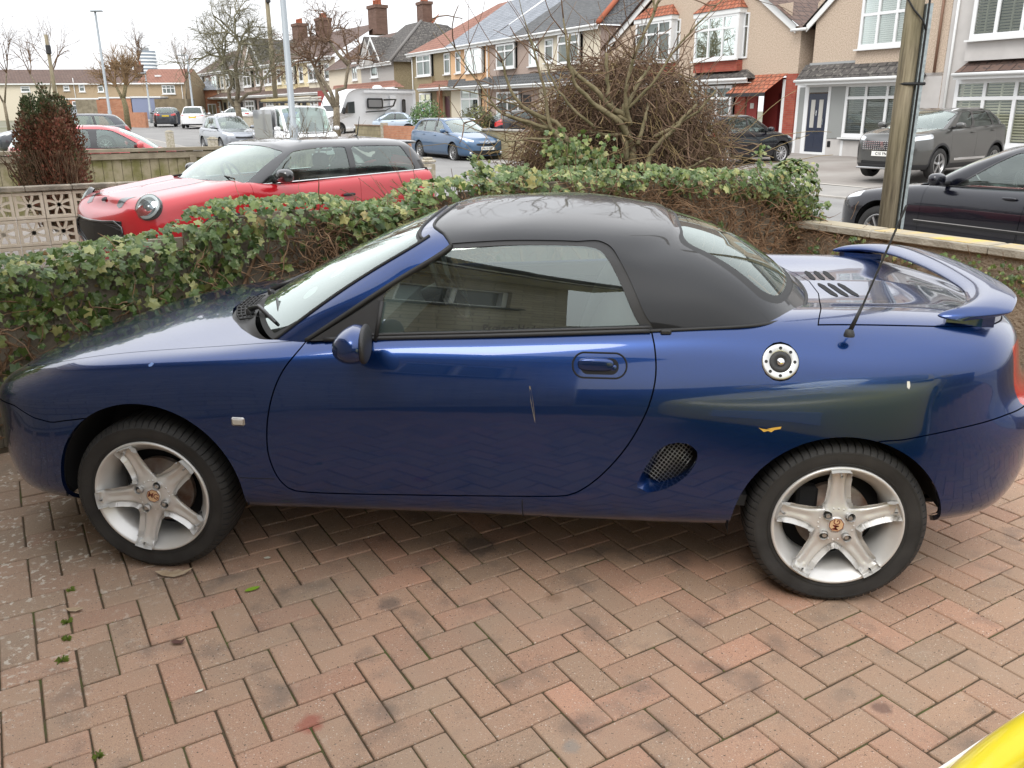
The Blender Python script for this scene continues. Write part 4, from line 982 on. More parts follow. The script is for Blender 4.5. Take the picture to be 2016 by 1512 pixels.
# ------------------------------------------------------------------ ivy
def ivy_leaf(rng, sz):
    """five lobed leaf in local xy, tip along +y, with cupping"""
    lob = [(0, 1.0), (.26, .60), (.60, .48), (.48, .12), (.46, -.24), (.15, -.22), (0, -.08), (-.15, -.22), (-.46, -.24), (-.48, .12), (-.60, .48), (-.26, .60)]
    w = rng.uniform(.8, 1.1); V = [(0, .18, .0)]
    for x, y in lob: V.append((x*w, y, -.22*abs(x)**1.3-.10*max(0, y-.3)+rng.uniform(-.05, .05)))
    F = [(0, i+1, (i+1) % 12+1) for i in range(12)]
    return [tuple(c*sz for c in v) for v in V], F
def leaf_mesh(name, items, m, parent, rng, tipdown=.6):
    """items: (pos, outward normal, size)"""
    V = []; F = []; tints = []
    for p, n, sz in items:
        lv, lf = ivy_leaf(rng, sz); n = Vector(n).normalized()
        n = (n+Vector((rng.gauss(0, .38), rng.gauss(0, .38), rng.gauss(.12, .38)))).normalized()
        d = Vector((rng.gauss(0, .6), rng.gauss(0, .6), -tipdown)); y = (d-n*d.dot(n)); y = y.normalized() if y.length > 1e-3 else n.orthogonal().normalized(); x = y.cross(n)
        Mx = Matrix((x, y, n)).transposed(); o = len(V)
        for v in lv: V.append(tuple(Mx @ Vector(v)+Vector(p)))
        F += [tuple(i+o for i in q) for q in lf]; t = (rng.random(), rng.random(), rng.random(), 1); tints += [t]*len(lf)
    me = bpy.data.meshes.new(name); me.from_pydata(V, [], F); at = me.attributes.new('tint', 'FLOAT_COLOR', 'FACE'); at.data.foreach_set('color', [c for t in tints for c in t]); me.update()
    return link_mesh(name, me, m, parent)
def leaf_mat(name, stops, rough=.38, trans=.15):
    m = bpy.data.materials.new(name); m.use_nodes = True; n = m.node_tree.nodes; l = m.node_tree.links; b = n['Principled BSDF']; b.inputs['Roughness'].default_value = rough
    a = n.new('ShaderNodeAttribute'); a.attribute_name = 'tint'; sp = n.new('ShaderNodeSeparateColor'); l.new(a.outputs['Color'], sp.inputs[0])
    r = n.new('ShaderNodeValToRGB'); e = r.color_ramp.elements
    while len(e) < len(stops): e.new(.5)
    for k, (p, c) in enumerate(stops): e[k].position = p; e[k].color = (*c, 1)
    l.new(sp.outputs[0], r.inputs[0])
    t = n.new('ShaderNodeTexCoord'); z = n.new('ShaderNodeTexNoise'); z.inputs['Scale'].default_value = 55; z.inputs['Detail'].default_value = 2; l.new(t.outputs['Object'], z.inputs['Vector'])
    mr = n.new('ShaderNodeMapRange'); mr.inputs[1].default_value = .55; mr.inputs[2].default_value = .68; l.new(z.outputs['Fac'], mr.inputs[0])
    mm = n.new('ShaderNodeMath'); mm.operation = 'MULTIPLY'; l.new(mr.outputs[0], mm.inputs[0]); l.new(sp.outputs[1], mm.inputs[1])
    mx_ = n.new('ShaderNodeMix'); mx_.data_type = 'RGBA'; l.new(mm.outputs[0], mx_.inputs[0]); l.new(r.outputs[0], mx_.inputs[6]); mx_.inputs[7].default_value = (.30, .33, .17, 1); l.new(mx_.outputs[2], b.inputs['Base Color'])
    tb = n.new('ShaderNodeBsdfTranslucent'); l.new(mx_.outputs[2], tb.inputs[0]); ms = n.new('ShaderNodeMixShader'); ms.inputs[0].default_value = trans; out = n['Material Output']
    l.new(b.outputs[0], ms.inputs[1]); l.new(tb.outputs[0], ms.inputs[2]); l.new(ms.outputs[0], out.inputs['Surface']); return m
M_IVY = leaf_mat('ivy leaves', [(0, (.045, .085, .018)), (.35, (.07, .125, .026)), (.62, (.11, .165, .035)), (.82, (.17, .215, .055)), (.93, (.34, .35, .13)), (.98, (.36, .33, .12)), (1, (.22, .10, .04))])
M_STEM = mat('ivy stems', (.15, .085, .045), .85, col2=(.27, .17, .095), noise_scale=14)
def ivy():
    rng = random.Random(11); root = empty('ivy_hedge', ST(0, 0), 0, 'thick variegated ivy smothering the fence behind the blue car', 'ivy'); inv = Matrix.Translation(Vector(ST(0, 0))*-1)
    top = lambda l: float(np.interp(l, [a for a, b in IVY_TOP], [b for a, b in IVY_TOP]))+.045*math.sin(l*7.3)*math.sin(l*3.1)
    nf = Vector((E1[1], -E1[0], 0))   # towards the camera
    items = []
    def P(l, off, z): q = KC-l*E1; return Vector((q[0], q[1], z))+nf*off-Vector(ST(0, 0))
    n = 0
    while n < 9000:
        l = rng.uniform(-.12, 7.8); tp = top(l); z = tp-rng.random()**1.5*(.95 if l > 3.9 else .6)
        if z < 0.02: continue
        dz = tp-z
        # clumpy density
        c = noise.noise(Vector((l*2.1, z*2.6, 3.))); dens = 1.
        lim = float(np.interp(l, [0, .5, 3.2, 4.15, 4.6, 5.0, 5.3, 5.6], [.34, .13, .13, .19, .46, .58, .42, .24]))
        dens = 1-sstep(dz, lim*.75+.14*c, lim*1.3+.14*c)
        if l > 3.4 and dz > .2: dens = max(dens, .20+.3*c+(.10 if l > 5 else 0))
        elif dz > .1: dens = max(dens, .025)
        if c < -.2 and dz > .12: dens *= .3
        if rng.random() > dens: continue
        lump = .05+.10*noise.noise(Vector((l*3.3, z*3.9, 7.)))+.10*(1-sstep(dz, 0, .3)); off = rng.uniform(-.05, max(.03, .07+lump))
        if dz < .1: off = rng.uniform(-.22, .24); 
        nn = nf*1.0+Vector((0, 0, .9*(1-sstep(dz, 0, .22))))
        if off < -.05 and dz < .1: z = tp-.02+.02*rng.random()
        items.append((P(l, off, z), nn, .012+.042*rng.random()**1.3*(1.05 if dz > .2 else .95))); n += 1
    # end clump at the corner, trailing down
    for k in range(900):
        a = rng.random()*2*math.pi; b = rng.random()*math.pi; r = .19
        v = Vector((math.cos(a)*math.sin(b), math.sin(a)*math.sin(b), math.cos(b))); c0 = P(.12, .0, .98)
        items.append((c0+Vector((v.x*.22, v.y*.2, v.z*.24)), v, rng.uniform(.02, .042)))
    for k in range(150):
        z = rng.uniform(.28, .85); items.append((P(-.05+.05*math.sin(z*9)+rng.gauss(0, .05), .1, z), nf, rng.uniform(.025, .045)))
    # sprigs reaching out of the top
    for (l0, ln, ang) in ((.02, .33, 1.0), (.5, .2, 1.4), (2.9, .12, 2.2)):
        for k in range(34):
            t = k/34; items.append((P(l0-ln*t*math.cos(ang)+rng.gauss(0, .02), rng.gauss(0, .03), top(l0)+ln*t*math.sin(ang)+rng.gauss(0, .015)), nf+Vector((0, 0, .6)), rng.uniform(.022, .038)))
    leaf_mesh('leaves', items, M_IVY, root, rng)
    mb = MB()
    for k in range(3600):
        l = rng.uniform(-.15, 4.3) if rng.random() < .8 else rng.uniform(3.9, 8); z = top(l)-.10-rng.random()**1.1*(.5 if l < 1.2 else .38 if l < 4 else .8); off = rng.uniform(.0, .13)
        p = P(l, off, max(.05, z)); d = Vector((rng.gauss(0, 1), rng.gauss(0, .35), rng.gauss(-.15, .7))).normalized(); ln = rng.uniform(.05, .30); pts = [p]; 
        for q in range(5):
            d = (d+Vector((rng.gauss(0, .4), rng.gauss(0, .2), rng.gauss(-.05, .4)))).normalized(); pts.append(pts[-1]+d*ln/5)
            if pts[-1].z < .03: pts[-1].z = .03
        mb.tube(pts, [rng.choice((.0018, .0026, .0036, .0055))*(1-.12*i) for i in range(6)], 4, caps=False)
    for k in range(46):
        l = rng.uniform(-.1, 6.5); z = .05; pts = []
        for q in range(9): pts.append(P(l+.1*math.sin(q*.9+k)+q*.02, .05+.03*math.sin(q+k), .06+q*.1*min(1, top(l)/1.1)))
        mb.tube(pts, [rng.uniform(.004, .011)]*9, 5, caps=False)
    mb.build('stems', M_STEM, root, fix=False)
    # smaller growth on the front wall
    r2 = empty('wall_ivy', ST(-.4, 0, .5), 0, 'sparse ivy trailing over the brown front wall', 'ivy'); items = []; o = Vector(ST(-.4, 0, .5)); wn = Vector((-E1[0], -E1[1], 0)); mb = MB()
    for (s0, z0, n_, ws, wz) in ((-.62, .62, 46, .12, .07), (-.50, .52, 14, .06, .06), (-1.05, .60, 20, .14, .05), (-1.42, .60, 60, .22, .05), (-1.75, .55, 70, .2, .09), (-2.0, .58, 40, .2, .05), (-.28, .45, 40, .1, .18), (-2.4, .6, 40, .25, .05)):
        for k in range(n_):
            s = s0+rng.gauss(0, ws*.6); z = z0+rng.gauss(0, wz*.6)
            if z > .69: z = .69-rng.random()*.05
            items.append((Vector(ST(s, -.10-rng.random()*.04, z))-o, wn+Vector((0, 0, .25)), rng.uniform(.016, .032)))
        for k in range(max(3, n_//8)):
            p = Vector(ST(s0+rng.gauss(0, ws), -.09, z0+rng.gauss(0, wz)))-o; pts = [p]; d = Vector((rng.gauss(0, 1)*-ED[0], rng.gauss(0, 1)*-ED[1], rng.gauss(0, .5)))
            for q in range(4): d = d+Vector((rng.gauss(0, .3)*ED[0], rng.gauss(0, .3)*ED[1], rng.gauss(0, .3))); pts.append(pts[-1]+d.normalized()*.035)
            mb.tube(pts, .0018, 4, caps=False)
    for k in range(420):
        s = -rng.random()**1.7*1.0; p = Vector(ST(s, -.085-.05*rng.random(), rng.uniform(.35, .70)))-o; d = Vector((-ED[0]*rng.choice((-1, 1)), -ED[1]*rng.choice((-1, 1)), rng.gauss(0, .6))).normalized(); pts = [p]
        for q in range(5): d = (d+Vector((rng.gauss(0, .3), rng.gauss(0, .3), rng.gauss(0, .35)))).normalized(); pts.append(pts[-1]+d*rng.uniform(.015, .04))
        mb.tube(pts, rng.choice((.0012, .0018, .0026)), 4, caps=False)
    leaf_mesh('leaves', items, M_IVY, r2, rng); mb.build('stems', M_STEM, r2, fix=False)
ivy()

# ------------------------------------------------------------------ screen-block wall, mossy fence, posts
M_SCR = mat('screen block', (.62, .53, .41), .9, col2=(.74, .66, .54), noise_scale=5, bump=.3, bump_scale=60)
M_CAPW = mat('weathered capping', (.17, .15, .12), .92, col2=(.38, .33, .26), noise_scale=6, bump=.4, bump_scale=50)
bwall = empty('screen_block_wall', ST(6.3, 0, -.132), TH, 'cream pierced screen block wall with petal pattern behind the red car', 'wall')
NB = 24; tb = .298
def arc(c, r, a0, a1, n=10): return [(c[0]+r*math.cos(a0+(a1-a0)*k/n), 0, c[1]+r*math.sin(a0+(a1-a0)*k/n)) for k in range(n+1)]
proto = None
for i in range(NB):
    for j in range(3):
        x = -9.1+i*tb; z = .147+j*tb
        if proto is None:
            mb = MB(); h = tb/2-.003
            for a, b, c_, d_ in ((0, h-.017, 2*h, .034), (0, -h+.017, 2*h, .034)): mb.box((a, 0, b), (c_, .09, d_), bev=.003)
            for sx in (-1, 1): mb.box((sx*(h-.017), 0, 0), (.034, .088, 2*h-.068), bev=.003)
            r_ = h-.022
            for cx, cz, a0 in ((-r_, -r_, 0), (r_, -r_, 90), (r_, r_, 180), (-r_, r_, 270)):
                pts = arc((cx*1.0, cz*1.0), r_*1.36, R(a0-0+2), R(a0+88), 12)
                prof = [(-.0125, -.04), (.0125, -.04), (.0125, .04), (-.0125, .04)]; V = []; F = []
                for q, (x_, _, z_) in enumerate(pts):
                    ux, uz = (x_-cx), (z_-cz); L_ = math.hypot(ux, uz); ux /= L_; uz /= L_
                    for a, b in prof: V.append((x_+ux*a, b, z_+uz*a))
                for q in range(len(pts)-1):
                    for e in range(4): F.append((q*4+e, q*4+(e+1) % 4, (q+1)*4+(e+1) % 4, (q+1)*4+e))
                mb.add(V, F)
            proto = mb.build('screen_block', M_SCR, bwall); proto.location = (x, 0, z)
        else:
            o = proto.copy(); COL.objects.link(o); o.parent = bwall; o.location = (x, 0, z)
for i in range(15): MB().box((-9.0+i*.47+.235, 0, 3*tb+.035), (.465, .16, .055), bev=.008).build('capping', M_CAPW, bwall)
M_MOSS = mat('mossy board', (.16, .15, .055), .9, col2=(.30, .26, .17), noise_scale=4, bump=.4, bump_scale=30, contrast=(.38, .6))
M_RAIL = mat('grey rail', (.20, .17, .12), .9, col2=(.30, .26, .19), noise_scale=5, bump=.4, bump_scale=30)
mf = empty('mossy_fence', ST(11.6, 0, -.05), TH, 'low timber fence green with moss in front of the parked red hatchback', 'fence')
for k in range(70):
    x = -10.8+k*.152; MB().box((x, rng.uniform(-.004, .004), .51+rng.uniform(-.01, .0)), (.146, .018, .98), bev=.004).build('board', M_MOSS, mf)
MB().box((-5.5, .02, .5), (10.6, .012, .9)).build('backing_panel', M_BOARD, mf)
for z, h, y in ((1.03, .06, -.03), (.93, .10, -.03)): MB().box((-5.5, y, z), (10.7, .09 if z > 1 else .05, h), bev=.006).build('rail', M_RAIL, mf)
for x in (-10.8, -8.4, -6.0, -4.35, -2.4, -.3): MB().box((x, -.045, .47), (.11, .08, .90), bev=.006).build('post', M_RAIL, mf)
M_CONC = mat('mossy concrete', (.30, .27, .19), .9, col2=(.50, .46, .38), noise_scale=18, bump=.5, bump_scale=60)
def post(x, y, z0, h, w_, label, name='concrete_post', group=None):
    mb = MB(); mb.box((0, 0, h/2-.02), (w_, w_, h-.04), bev=.01); mb.box((0, 0, h-.005), (w_*1.1, w_*1.1, .04), bev=.012); mb.box((0, 0, h+.03), (w_*.7, w_*.7, .035), bev=.012)
    o = mb.build(name, M_CONC); o.location = (x, y, z0); o.rotation_euler[2] = TH; return tag(o, label, 'post', group)
post(-1.0, 10.0, GZ, 1.07, .17, 'flaking white concrete gate post behind the tail of the red car')
post(-13.48, 26.56, -.1, 1.05, .24, 'left hand one of two squat weathered posts beyond the mossy fence')
post(-9.48, 21.26, -.12, 1.0, .24, 'squat weathered post in front of the silver grey hatchback')

# ------------------------------------------------------------------ house behind the photographer (seen in reflections)
M_STONE = bpy.data.materials.new('buff stone walling'); M_STONE.use_nodes = True
def brickmat(m, c1, c2, mortar, sx=.22, sy=.075, bump=.4):
    m.use_nodes = True
    n = m.node_tree.nodes; l = m.node_tree.links; b = n['Principled BSDF']; b.inputs['Roughness'].default_value = .9
    t = n.new('ShaderNodeTexCoord'); mp = n.new('ShaderNodeMapping'); l.new(t.outputs['Object'], mp.inputs[0])
    sp = n.new('ShaderNodeSeparateXYZ'); cb = n.new('ShaderNodeCombineXYZ'); ad = n.new('ShaderNodeMath'); ad.operation = 'ADD'
    l.new(mp.outputs[0], sp.inputs[0]); l.new(sp.outputs[0], ad.inputs[0]); l.new(sp.outputs[1], ad.inputs[1]); l.new(ad.outputs[0], cb.inputs[0]); l.new(sp.outputs[2], cb.inputs[1])
    br = n.new('ShaderNodeTexBrick'); l.new(cb.outputs[0], br.inputs['Vector']); br.inputs['Scale'].default_value = 1; br.inputs['Brick Width'].default_value = sx; br.inputs['Row Height'].default_value = sy; br.inputs['Mortar Size'].default_value = .006
    br.inputs['Color1'].default_value = (*c1, 1); br.inputs['Color2'].default_value = (*c2, 1); br.inputs['Mortar'].default_value = (*mortar, 1)
    z = n.new('ShaderNodeTexNoise'); z.inputs['Scale'].default_value = 3; z.inputs['Detail'].default_value = 8; l.new(t.outputs['Object'], z.inputs['Vector']); r = n.new('ShaderNodeMapRange'); r.inputs[3].default_value = .7; r.inputs[4].default_value = 1.25; l.new(z.outputs['Fac'], r.inputs[0])
    mx_ = n.new('ShaderNodeMix'); mx_.data_type = 'RGBA'; mx_.blend_type = 'MULTIPLY'; mx_.inputs[0].default_value = 1; l.new(br.outputs['Color'], mx_.inputs[6]); l.new(r.outputs[0], mx_.inputs[7]); l.new(mx_.outputs[2], b.inputs['Base Color'])
    bp = n.new('ShaderNodeBump'); bp.inputs['Strength'].default_value = bump; bp.inputs['Distance'].default_value = .01; bp.invert = True; l.new(br.outputs['Fac'], bp.inputs['Height']); l.new(bp.outputs[0], b.inputs['Normal']); return m
brickmat(M_STONE, (.38, .33, .26), (.50, .44, .35), (.16, .14, .12), .38, .10, .8)
M_UPVC = mat('white upvc', (.74, .75, .75), .35)
M_WING = mat('house window glass', (.03, .034, .036), .03, spec=.8)
M_SLATE = mat('dark tile', (.045, .042, .042), .8, noise_amt=.3, noise_scale=6)
hb = empty('near_house', ST(-6.5, -7.15, 0), R(-53), 'buff stone house reflected in the side of the blue car', 'house')
HW = [(-12, -9.2), (-9.2, -7.6)]
mb = MB()
WX0, WX1, WZ0, WZ1 = -2.2, -.9, 1.95, 2.65
for a, b, c_, d_ in ((-14, WX0, -.2, 3.1), (WX1, 0, -.2, 3.1), (WX0, WX1, -.2, WZ0), (WX0, WX1, WZ1, 3.1)): mb.box(((a+b)/2, -.15, (c_+d_)/2), (b-a, .3, d_-c_))
mb.box((-.15, -4, 1.45), (.3, 7.7, 3.3)); mb.build('wall', M_STONE, hb)
MB().box(((WX0+WX1)/2, -.12, (WZ0+WZ1)/2), (WX1-WX0, .02, WZ1-WZ0)).build('window', M_WING, hb)
mb = MB()
for a, b, c_, d_ in ((WX0, WX1, WZ0-.02, WZ0+.05), (WX0, WX1, WZ1-.05, WZ1), (WX0, WX0+.06, WZ0, WZ1), (WX1-.06, WX1, WZ0, WZ1), ((WX0+WX1)/2-.03, (WX0+WX1)/2+.03, WZ0, WZ1)): mb.box(((a+b)/2, -.08, (c_+d_)/2), (b-a, .06, d_-c_))
mb.build('window_frame', M_UPVC, hb); MB().box(((WX0+WX1)/2, .03, WZ0-.05), (WX1-WX0+.2, .12, .05)).build('sill', M_SLATE, hb)
MB().box((-6.8, .28, 3.10), (14.4, .5, .04)).build('soffit', M_UPVC, hb); MB().box((-6.8, .5, 3.14), (14.4, .03, .16)).build('fascia', M_SLATE, hb)
mb = MB(); mb.tube([(-14, .57, 3.18), (.4, .57, 3.18)], .055, 8); mb.build('gutter', M_RUB, hb)
mb = MB(); mb.add([(-14, .58, 3.22), (.42, .58, 3.22), (.42, -4, 5.9), (-14, -4, 5.9), (-14, -8.6, 3.22), (.42, -8.6, 3.22)], [(0, 1, 2, 3), (3, 2, 5, 4)]); mb.build('roof', M_SLATE, hb)
nb = empty('rear_fence', (0, 0, 0), 0, 'brown close board fence along the side of the drive', 'fence')
MB().box((0, 0, .75), (9, .05, 1.7)).build('panel', M_BOARD, nb); nb.location = (5.8, -6.2, 0); nb.rotation_euler[2] = R(5)
# ------------------------------------------------------------------ generic parked cars
M_RIM = mat('alloy wheel', (.42, .42, .42), .35, .8)
M_HUBCAP = mat('silver wheel trim', (.5, .5, .51), .4, .4)
M_CLAD = mat('dark cladding', (.022, .022, .024), .6)
M_GRILLE = mat('black grille', (.01, .01, .011), .5)
M_PLATEW = mat('white number plate', (.78, .78, .74), .4)
M_PLATEY = mat('yellow number plate', (.70, .50, .04), .4)
M_PTXT = mat('plate lettering', (.015, .015, .015), .5)
M_HEAD = mat('headlamp', (.62, .65, .68), .12, .5, coat=1)
M_INT = mat('car interior', (.035, .035, .037), .85)
def build_wheel(root, name, x, y, z, r, rr, side, spokes=10, rim=None, w_=.2, cap=False):
    g = empty(name, (x, y, z)); g.parent = root; f = side
    mb = MB(); mb.lathe([(rr-.01, f*-.02), (rr+.005, f*-.002), (rr+.02, f*.004), (r-.02, f*.0), (r-.005, f*-.012), (r, f*-.035), (r, f*-(w_-.03)), (r-.02, f*-w_), (rr, f*-w_)], 40); mb.build('tyre', M_TYRE, g)
    mb = MB(); mb.lathe([(rr, f*-.002), (rr-.008, f*.003), (rr-.014, f*-.004), (rr-.03, f*-.05)], 40)
    for k in range(spokes):
        t = 2*math.pi*(k+.3)/spokes; wd = (.5*2*math.pi*rr/spokes)*(.62 if cap else .42)
        c, s = math.cos(t), math.sin(t); P = []
        for (ra, ww) in ((.03, wd*.35), (rr*.55, wd*.34), (rr-.012, wd*.5)):
            P.append((ra, ww))
        V = []
        for yy in (f*-.004, f*-.03):
            for ra, ww in P: V.append((ra*c-ww*s, yy-f*.012*(ra/rr) if yy == f*-.004 else yy, ra*s+ww*c))
            for ra, ww in P[::-1]: V.append((ra*c+ww*s, yy-f*.012*(ra/rr) if yy == f*-.004 else yy, ra*s-ww*c))
        mb.add(V, [(0, 1, 2, 3, 4, 5), (11, 10, 9, 8, 7, 6)]+[(i, i+6, (i+1) % 6+6, (i+1) % 6) for i in range(6)])
    mb.lathe([(.055, f*-.02), (.05, f*.002), (.02, f*.006), (.0001, f*.006)], 20); mb.build('rim', rim or M_RIM, g)
    mb = MB(); mb.lathe([(rr-.02, f*-.055), (.0001, f*-.055)], 24); mb.lathe([(rr-.01, f*-.1), (.0001, f*-.1)], 24); mb.build('brake_disc', mat('brake', (.05, .047, .045), .6), g)
    return g
def plate(root, text, M_, front=True, w_=.52, h=.111):
    g = MB(); g.box((0, 0, 0), (w_, h, .008), bev=.002); o = g.build('number_plate', M_PLATEW if front else M_PLATEY, root); o.data.transform(M_)
    if text:
        t = text_obj('lettering', text, .088, M_ @ Matrix.Translation((0, -.002, .0065)), M_PTXT, o, depth=.0006, spacing=1.05, bold=.002, sx=.92)
    return o
def make_car(name, label, loc, phi, p, color, group=None, cat='car'):
    """local frame: x from the front bumper to the rear, y sideways, z up; p: dict of dimensions"""
    L, W, H = p['L'], p['W'], p['H']; hw = W/2; fo, wb = p['fo'], p['wb']; ra = fo+wb
    zb = p.get('zb', .22); hz0, hz1 = p['hz']      # bonnet height at nose / at windscreen base
    wx0, wx1 = p['ws']                              # windscreen base / top
    rx1, rx0 = p['rs']                              # roof rear / base of rear glass
    bz0, bz1 = p['belt']                            # beltline height front / rear
    dz = p.get('deck', bz1); rw = p.get('r', .32); nr = p.get('nose', 1.0)
    root = empty(name, loc, phi, label, cat, group)
    bl = lambda x: float(np.interp(x, [wx0-.05, rx0], [bz0, bz1]))
    X = [0, .05*nr, .17*nr, .36*nr, .62, fo, (fo+wx0)/2+.18, wx0+.25, (wx0+ra)/2+.12, ra-.42, (ra-.1), ra+.08, (ra+L)/2, L-.28, L-.13, L-.035, L]
    X = list(np.maximum.accumulate(np.array(X)+np.arange(17)*1e-3))
    Yf = [0, .46*hw, .78*hw, .93*hw, .985*hw, hw, hw, hw, hw, hw, hw, hw, .985*hw, .93*hw, .80*hw, .48*hw, 0]
    isd = [x for x in X]
    topz = [float(np.interp(x, [0, .18, .5, wx0, wx0+.3, rx0, rx0+.12, L-.15, L], [hz0-.06, hz0+.02, hz0+(hz1-hz0)*.42, hz1, bl(wx0+.3), bz1, dz, dz-.01, dz-.05])) for x in X]
    def row(frac, zo, yin, xin=0.):
        out = []
        for i in range(17):
            z = zb+(topz[i]-zb)*frac+zo; 
            xx = X[i]+xin*(1 if i < 5 else 0)*(1-i/5)-xin*(1 if i > 12 else 0)*((i-12)/4)
            y = -(Yf[i]*(1-yin/hw)) if i not in (0, 16) else 0
            out.append((xx, y, z))
        return out
    tw = p.get('tuck', .05)
    rows = [row(0, 0, .10, .06), row(.10, 0, .03, .015), row(.30, 0, .006, 0), row(.48, 0, 0, 0), row(.66, 0, .006, .0), row(.80, 0, .02, .01), row(.92, 0, tw, .05), row(1.0, 0, tw+.07, .11)]
    tf = lambda x: float(np.interp(x, [0, .18, .5, wx0, wx0+.3, rx0, rx0+.12, L-.15, L], [hz0-.06, hz0+.02, hz0+(hz1-hz0)*.42, hz1, bl(wx0+.3), bz1, dz, dz-.01, dz-.05]))
    X8 = [x+(.16 if i < 5 else 0)*(1-i/5)-(.14 if i > 12 else 0)*((i-12)/4) for i, x in enumerate(X)]; X9 = [x+(.20 if i < 5 else 0)*(1-i/5)-(.18 if i > 12 else 0)*((i-12)/4) for i, x in enumerate(X)]
    r8 = [(X8[i], -(Yf[i]*.5) if i not in (0, 16) else 0, tf(X8[i])+.018) for i in range(17)]
    r9 = [(X9[i], 0, tf(X9[i])+.028) for i in range(17)]
    rows += [r8, r9]
    q = p.get('res', 3)
    S, U, V = loft(rows, [q+1]*3+[q*2]*10+[q+1]*3, [2, 3, 3, 3, 3, 3, 3, 4, 3], 0.0); B = Surf.grid(S, U, V)
    ar = rw+p.get('agap', .05)
    for cx in (fo, ra): _, B = B.clip(lambda v, a: np.hypot(v[:, 0]-cx, v[:, 2]-rw-.02)-ar)
    def clad(v, a): return np.minimum(v[:, 2]-(zb+p.get('clad', .0)), np.minimum(np.hypot(v[:, 0]-fo, v[:, 2]-rw-.02)-ar-p.get('archclad', 0), np.hypot(v[:, 0]-ra, v[:, 2]-rw-.02)-ar-p.get('archclad', 0)))
    if p.get('clad', 0) or p.get('archclad', 0):
        cl, B = B.clip(clad); cl.both(0).build('cladding', M_CLAD, root)
    if p.get('band'):   # dark lower air intake
        u1, v0, v1 = p['band']; ib, B = B.clip(lambda v, a: np.maximum.reduce([a[:, 0]-u1, v0-a[:, 1], a[:, 1]-v1])); ib.both(0).offset(-.012).build('lower_intake', M_GRILLE, root)
    if p.get('grille'):
        u1, v0, v1 = p['grille']; gb, B = B.clip(lambda v, a: np.maximum.reduce([a[:, 0]-u1, v0-a[:, 1], a[:, 1]-v1])); gb.both(0).offset(-.006).build('grille', M_GRILLE, root)
    if p.get('head'):
        u0, u1, v0, v1 = p['head']; hb_, B = B.clip(lambda v, a: np.maximum.reduce([u0-a[:, 0], a[:, 0]-u1, v0+(a[:, 0]-u0)*p.get('hslope', .0)-a[:, 1], a[:, 1]-v1]))
        hb_.build('headlight', M_HEAD, root, lip=.003); hb_.mirror(0).build('headlight', M_HEAD, root, lip=.003)
    if p.get('tail'):
        u0, u1, v0, v1 = p['tail']; tb_, B = B.clip(lambda v, a: np.maximum.reduce([u0-a[:, 0], a[:, 0]-u1, v0-a[:, 1], a[:, 1]-v1]))
        tb_.build('tail_light', M_REDL, root, lip=.003); tb_.mirror(0).build('tail_light', M_REDL, root, lip=.003)
    # bonnet split and cabin opening
    topc, side = B.clip(lambda v, a: 7.0-a[:, 1])
    bon, rest = topc.clip(lambda v, a: v[:, 0]-(wx0+.03-.18*(1-(np.abs(v[:, 1])/hw)**2)))
    dk, _ = rest.clip(lambda v, a: (rx0-.05)-v[:, 0])
    bon.both(0).build('bonnet', color, root, lip=.008)
    bodyS = side.join(dk)
    for i, dx in enumerate(p.get('doors', [])):
        # door between consecutive shut lines
        pass
    D = p.get('doors', [])
    parts = []
    for i in range(len(D)-1):
        a0, a1 = D[i], D[i+1]
        def df(v, a, a0=a0, a1=a1): 
            sl = .10*(v[:, 2]-.6); arc_ = ar+.045-np.hypot(v[:, 0]-ra, v[:, 2]-rw-.02); return np.maximum.reduce([a0+sl*.3-v[:, 0]+.004, v[:, 0]-(a1+sl)+.004, (zb+.13)-v[:, 2], arc_, a[:, 1]-7.01])
        def dg(v, a, a0=a0, a1=a1):
            sl = .10*(v[:, 2]-.6); arc_ = ar+.040-np.hypot(v[:, 0]-ra, v[:, 2]-rw-.02); return np.maximum.reduce([a0+sl*.3-v[:, 0], v[:, 0]-(a1+sl), (zb+.126)-v[:, 2], arc_, a[:, 1]-7.01])
        dr, bodyS = bodyS.clip(dg); dr, _ = dr.clip(df); parts.append((dr, a0, a1))
    bodyS.both(0).build('body', color, root, lip=.01)
    for dr, a0, a1 in parts:
        for sg in (1, -1):
            o = (dr if sg > 0 else dr.mirror(0)).build('door', color, root, lip=.01)
            hx = a1-.16; hz_ = p.get('handle', bl(hx)-.10); pp, nn_ = near_pt(dr, hx, hz_)
            h_ = MB(); h_.add(*ellip((hx, sg*(float(pp[1])-.018), hz_), (.085, .02, .017), 14, 8, 2.6), smooth=True); h_ = h_.build('handle', p.get('hcol', color), o)
    inn, _ = B.clip(lambda v, a: a[:, 1]-7.0); inn.offset(-.03).both(0).build('inner_shell', M_DARK, root)
    # greenhouse
    def yb(x): return -(hw-tw-.085)
    ty = hw*p.get('tumble', .70); zr = H
    zt = lambda x: H-.0-p.get('roofc_', .10)*abs((x-(wx1+rx1)/2)/(rx1-wx1+.01)*1.1)**2.2
    c1 = zt(wx1)-.075; c2 = zt(rx1)-.06
    mxx = (wx1+rx1)/2; mbx = (wx0+rx0)/2; y0 = -yb(0)
    q0 = [(wx0-.16, 0, hz1+.0), (wx0-.10, -y0*.55, hz1-.0), (wx0+.05, -y0*.93, bl(wx0)), (wx0+.28, -y0, bl(wx0+.28)), (mbx-.2, -y0, bl(mbx)), (mbx+.45, -y0, bl(mbx+.4)), (rx0-.45, -y0, bl(rx0-.45)), (rx0-.10, -y0*.93, bz1), (rx0+.02, -y0*.55, bz1+.01), (rx0+.05, 0, bz1+.015)]
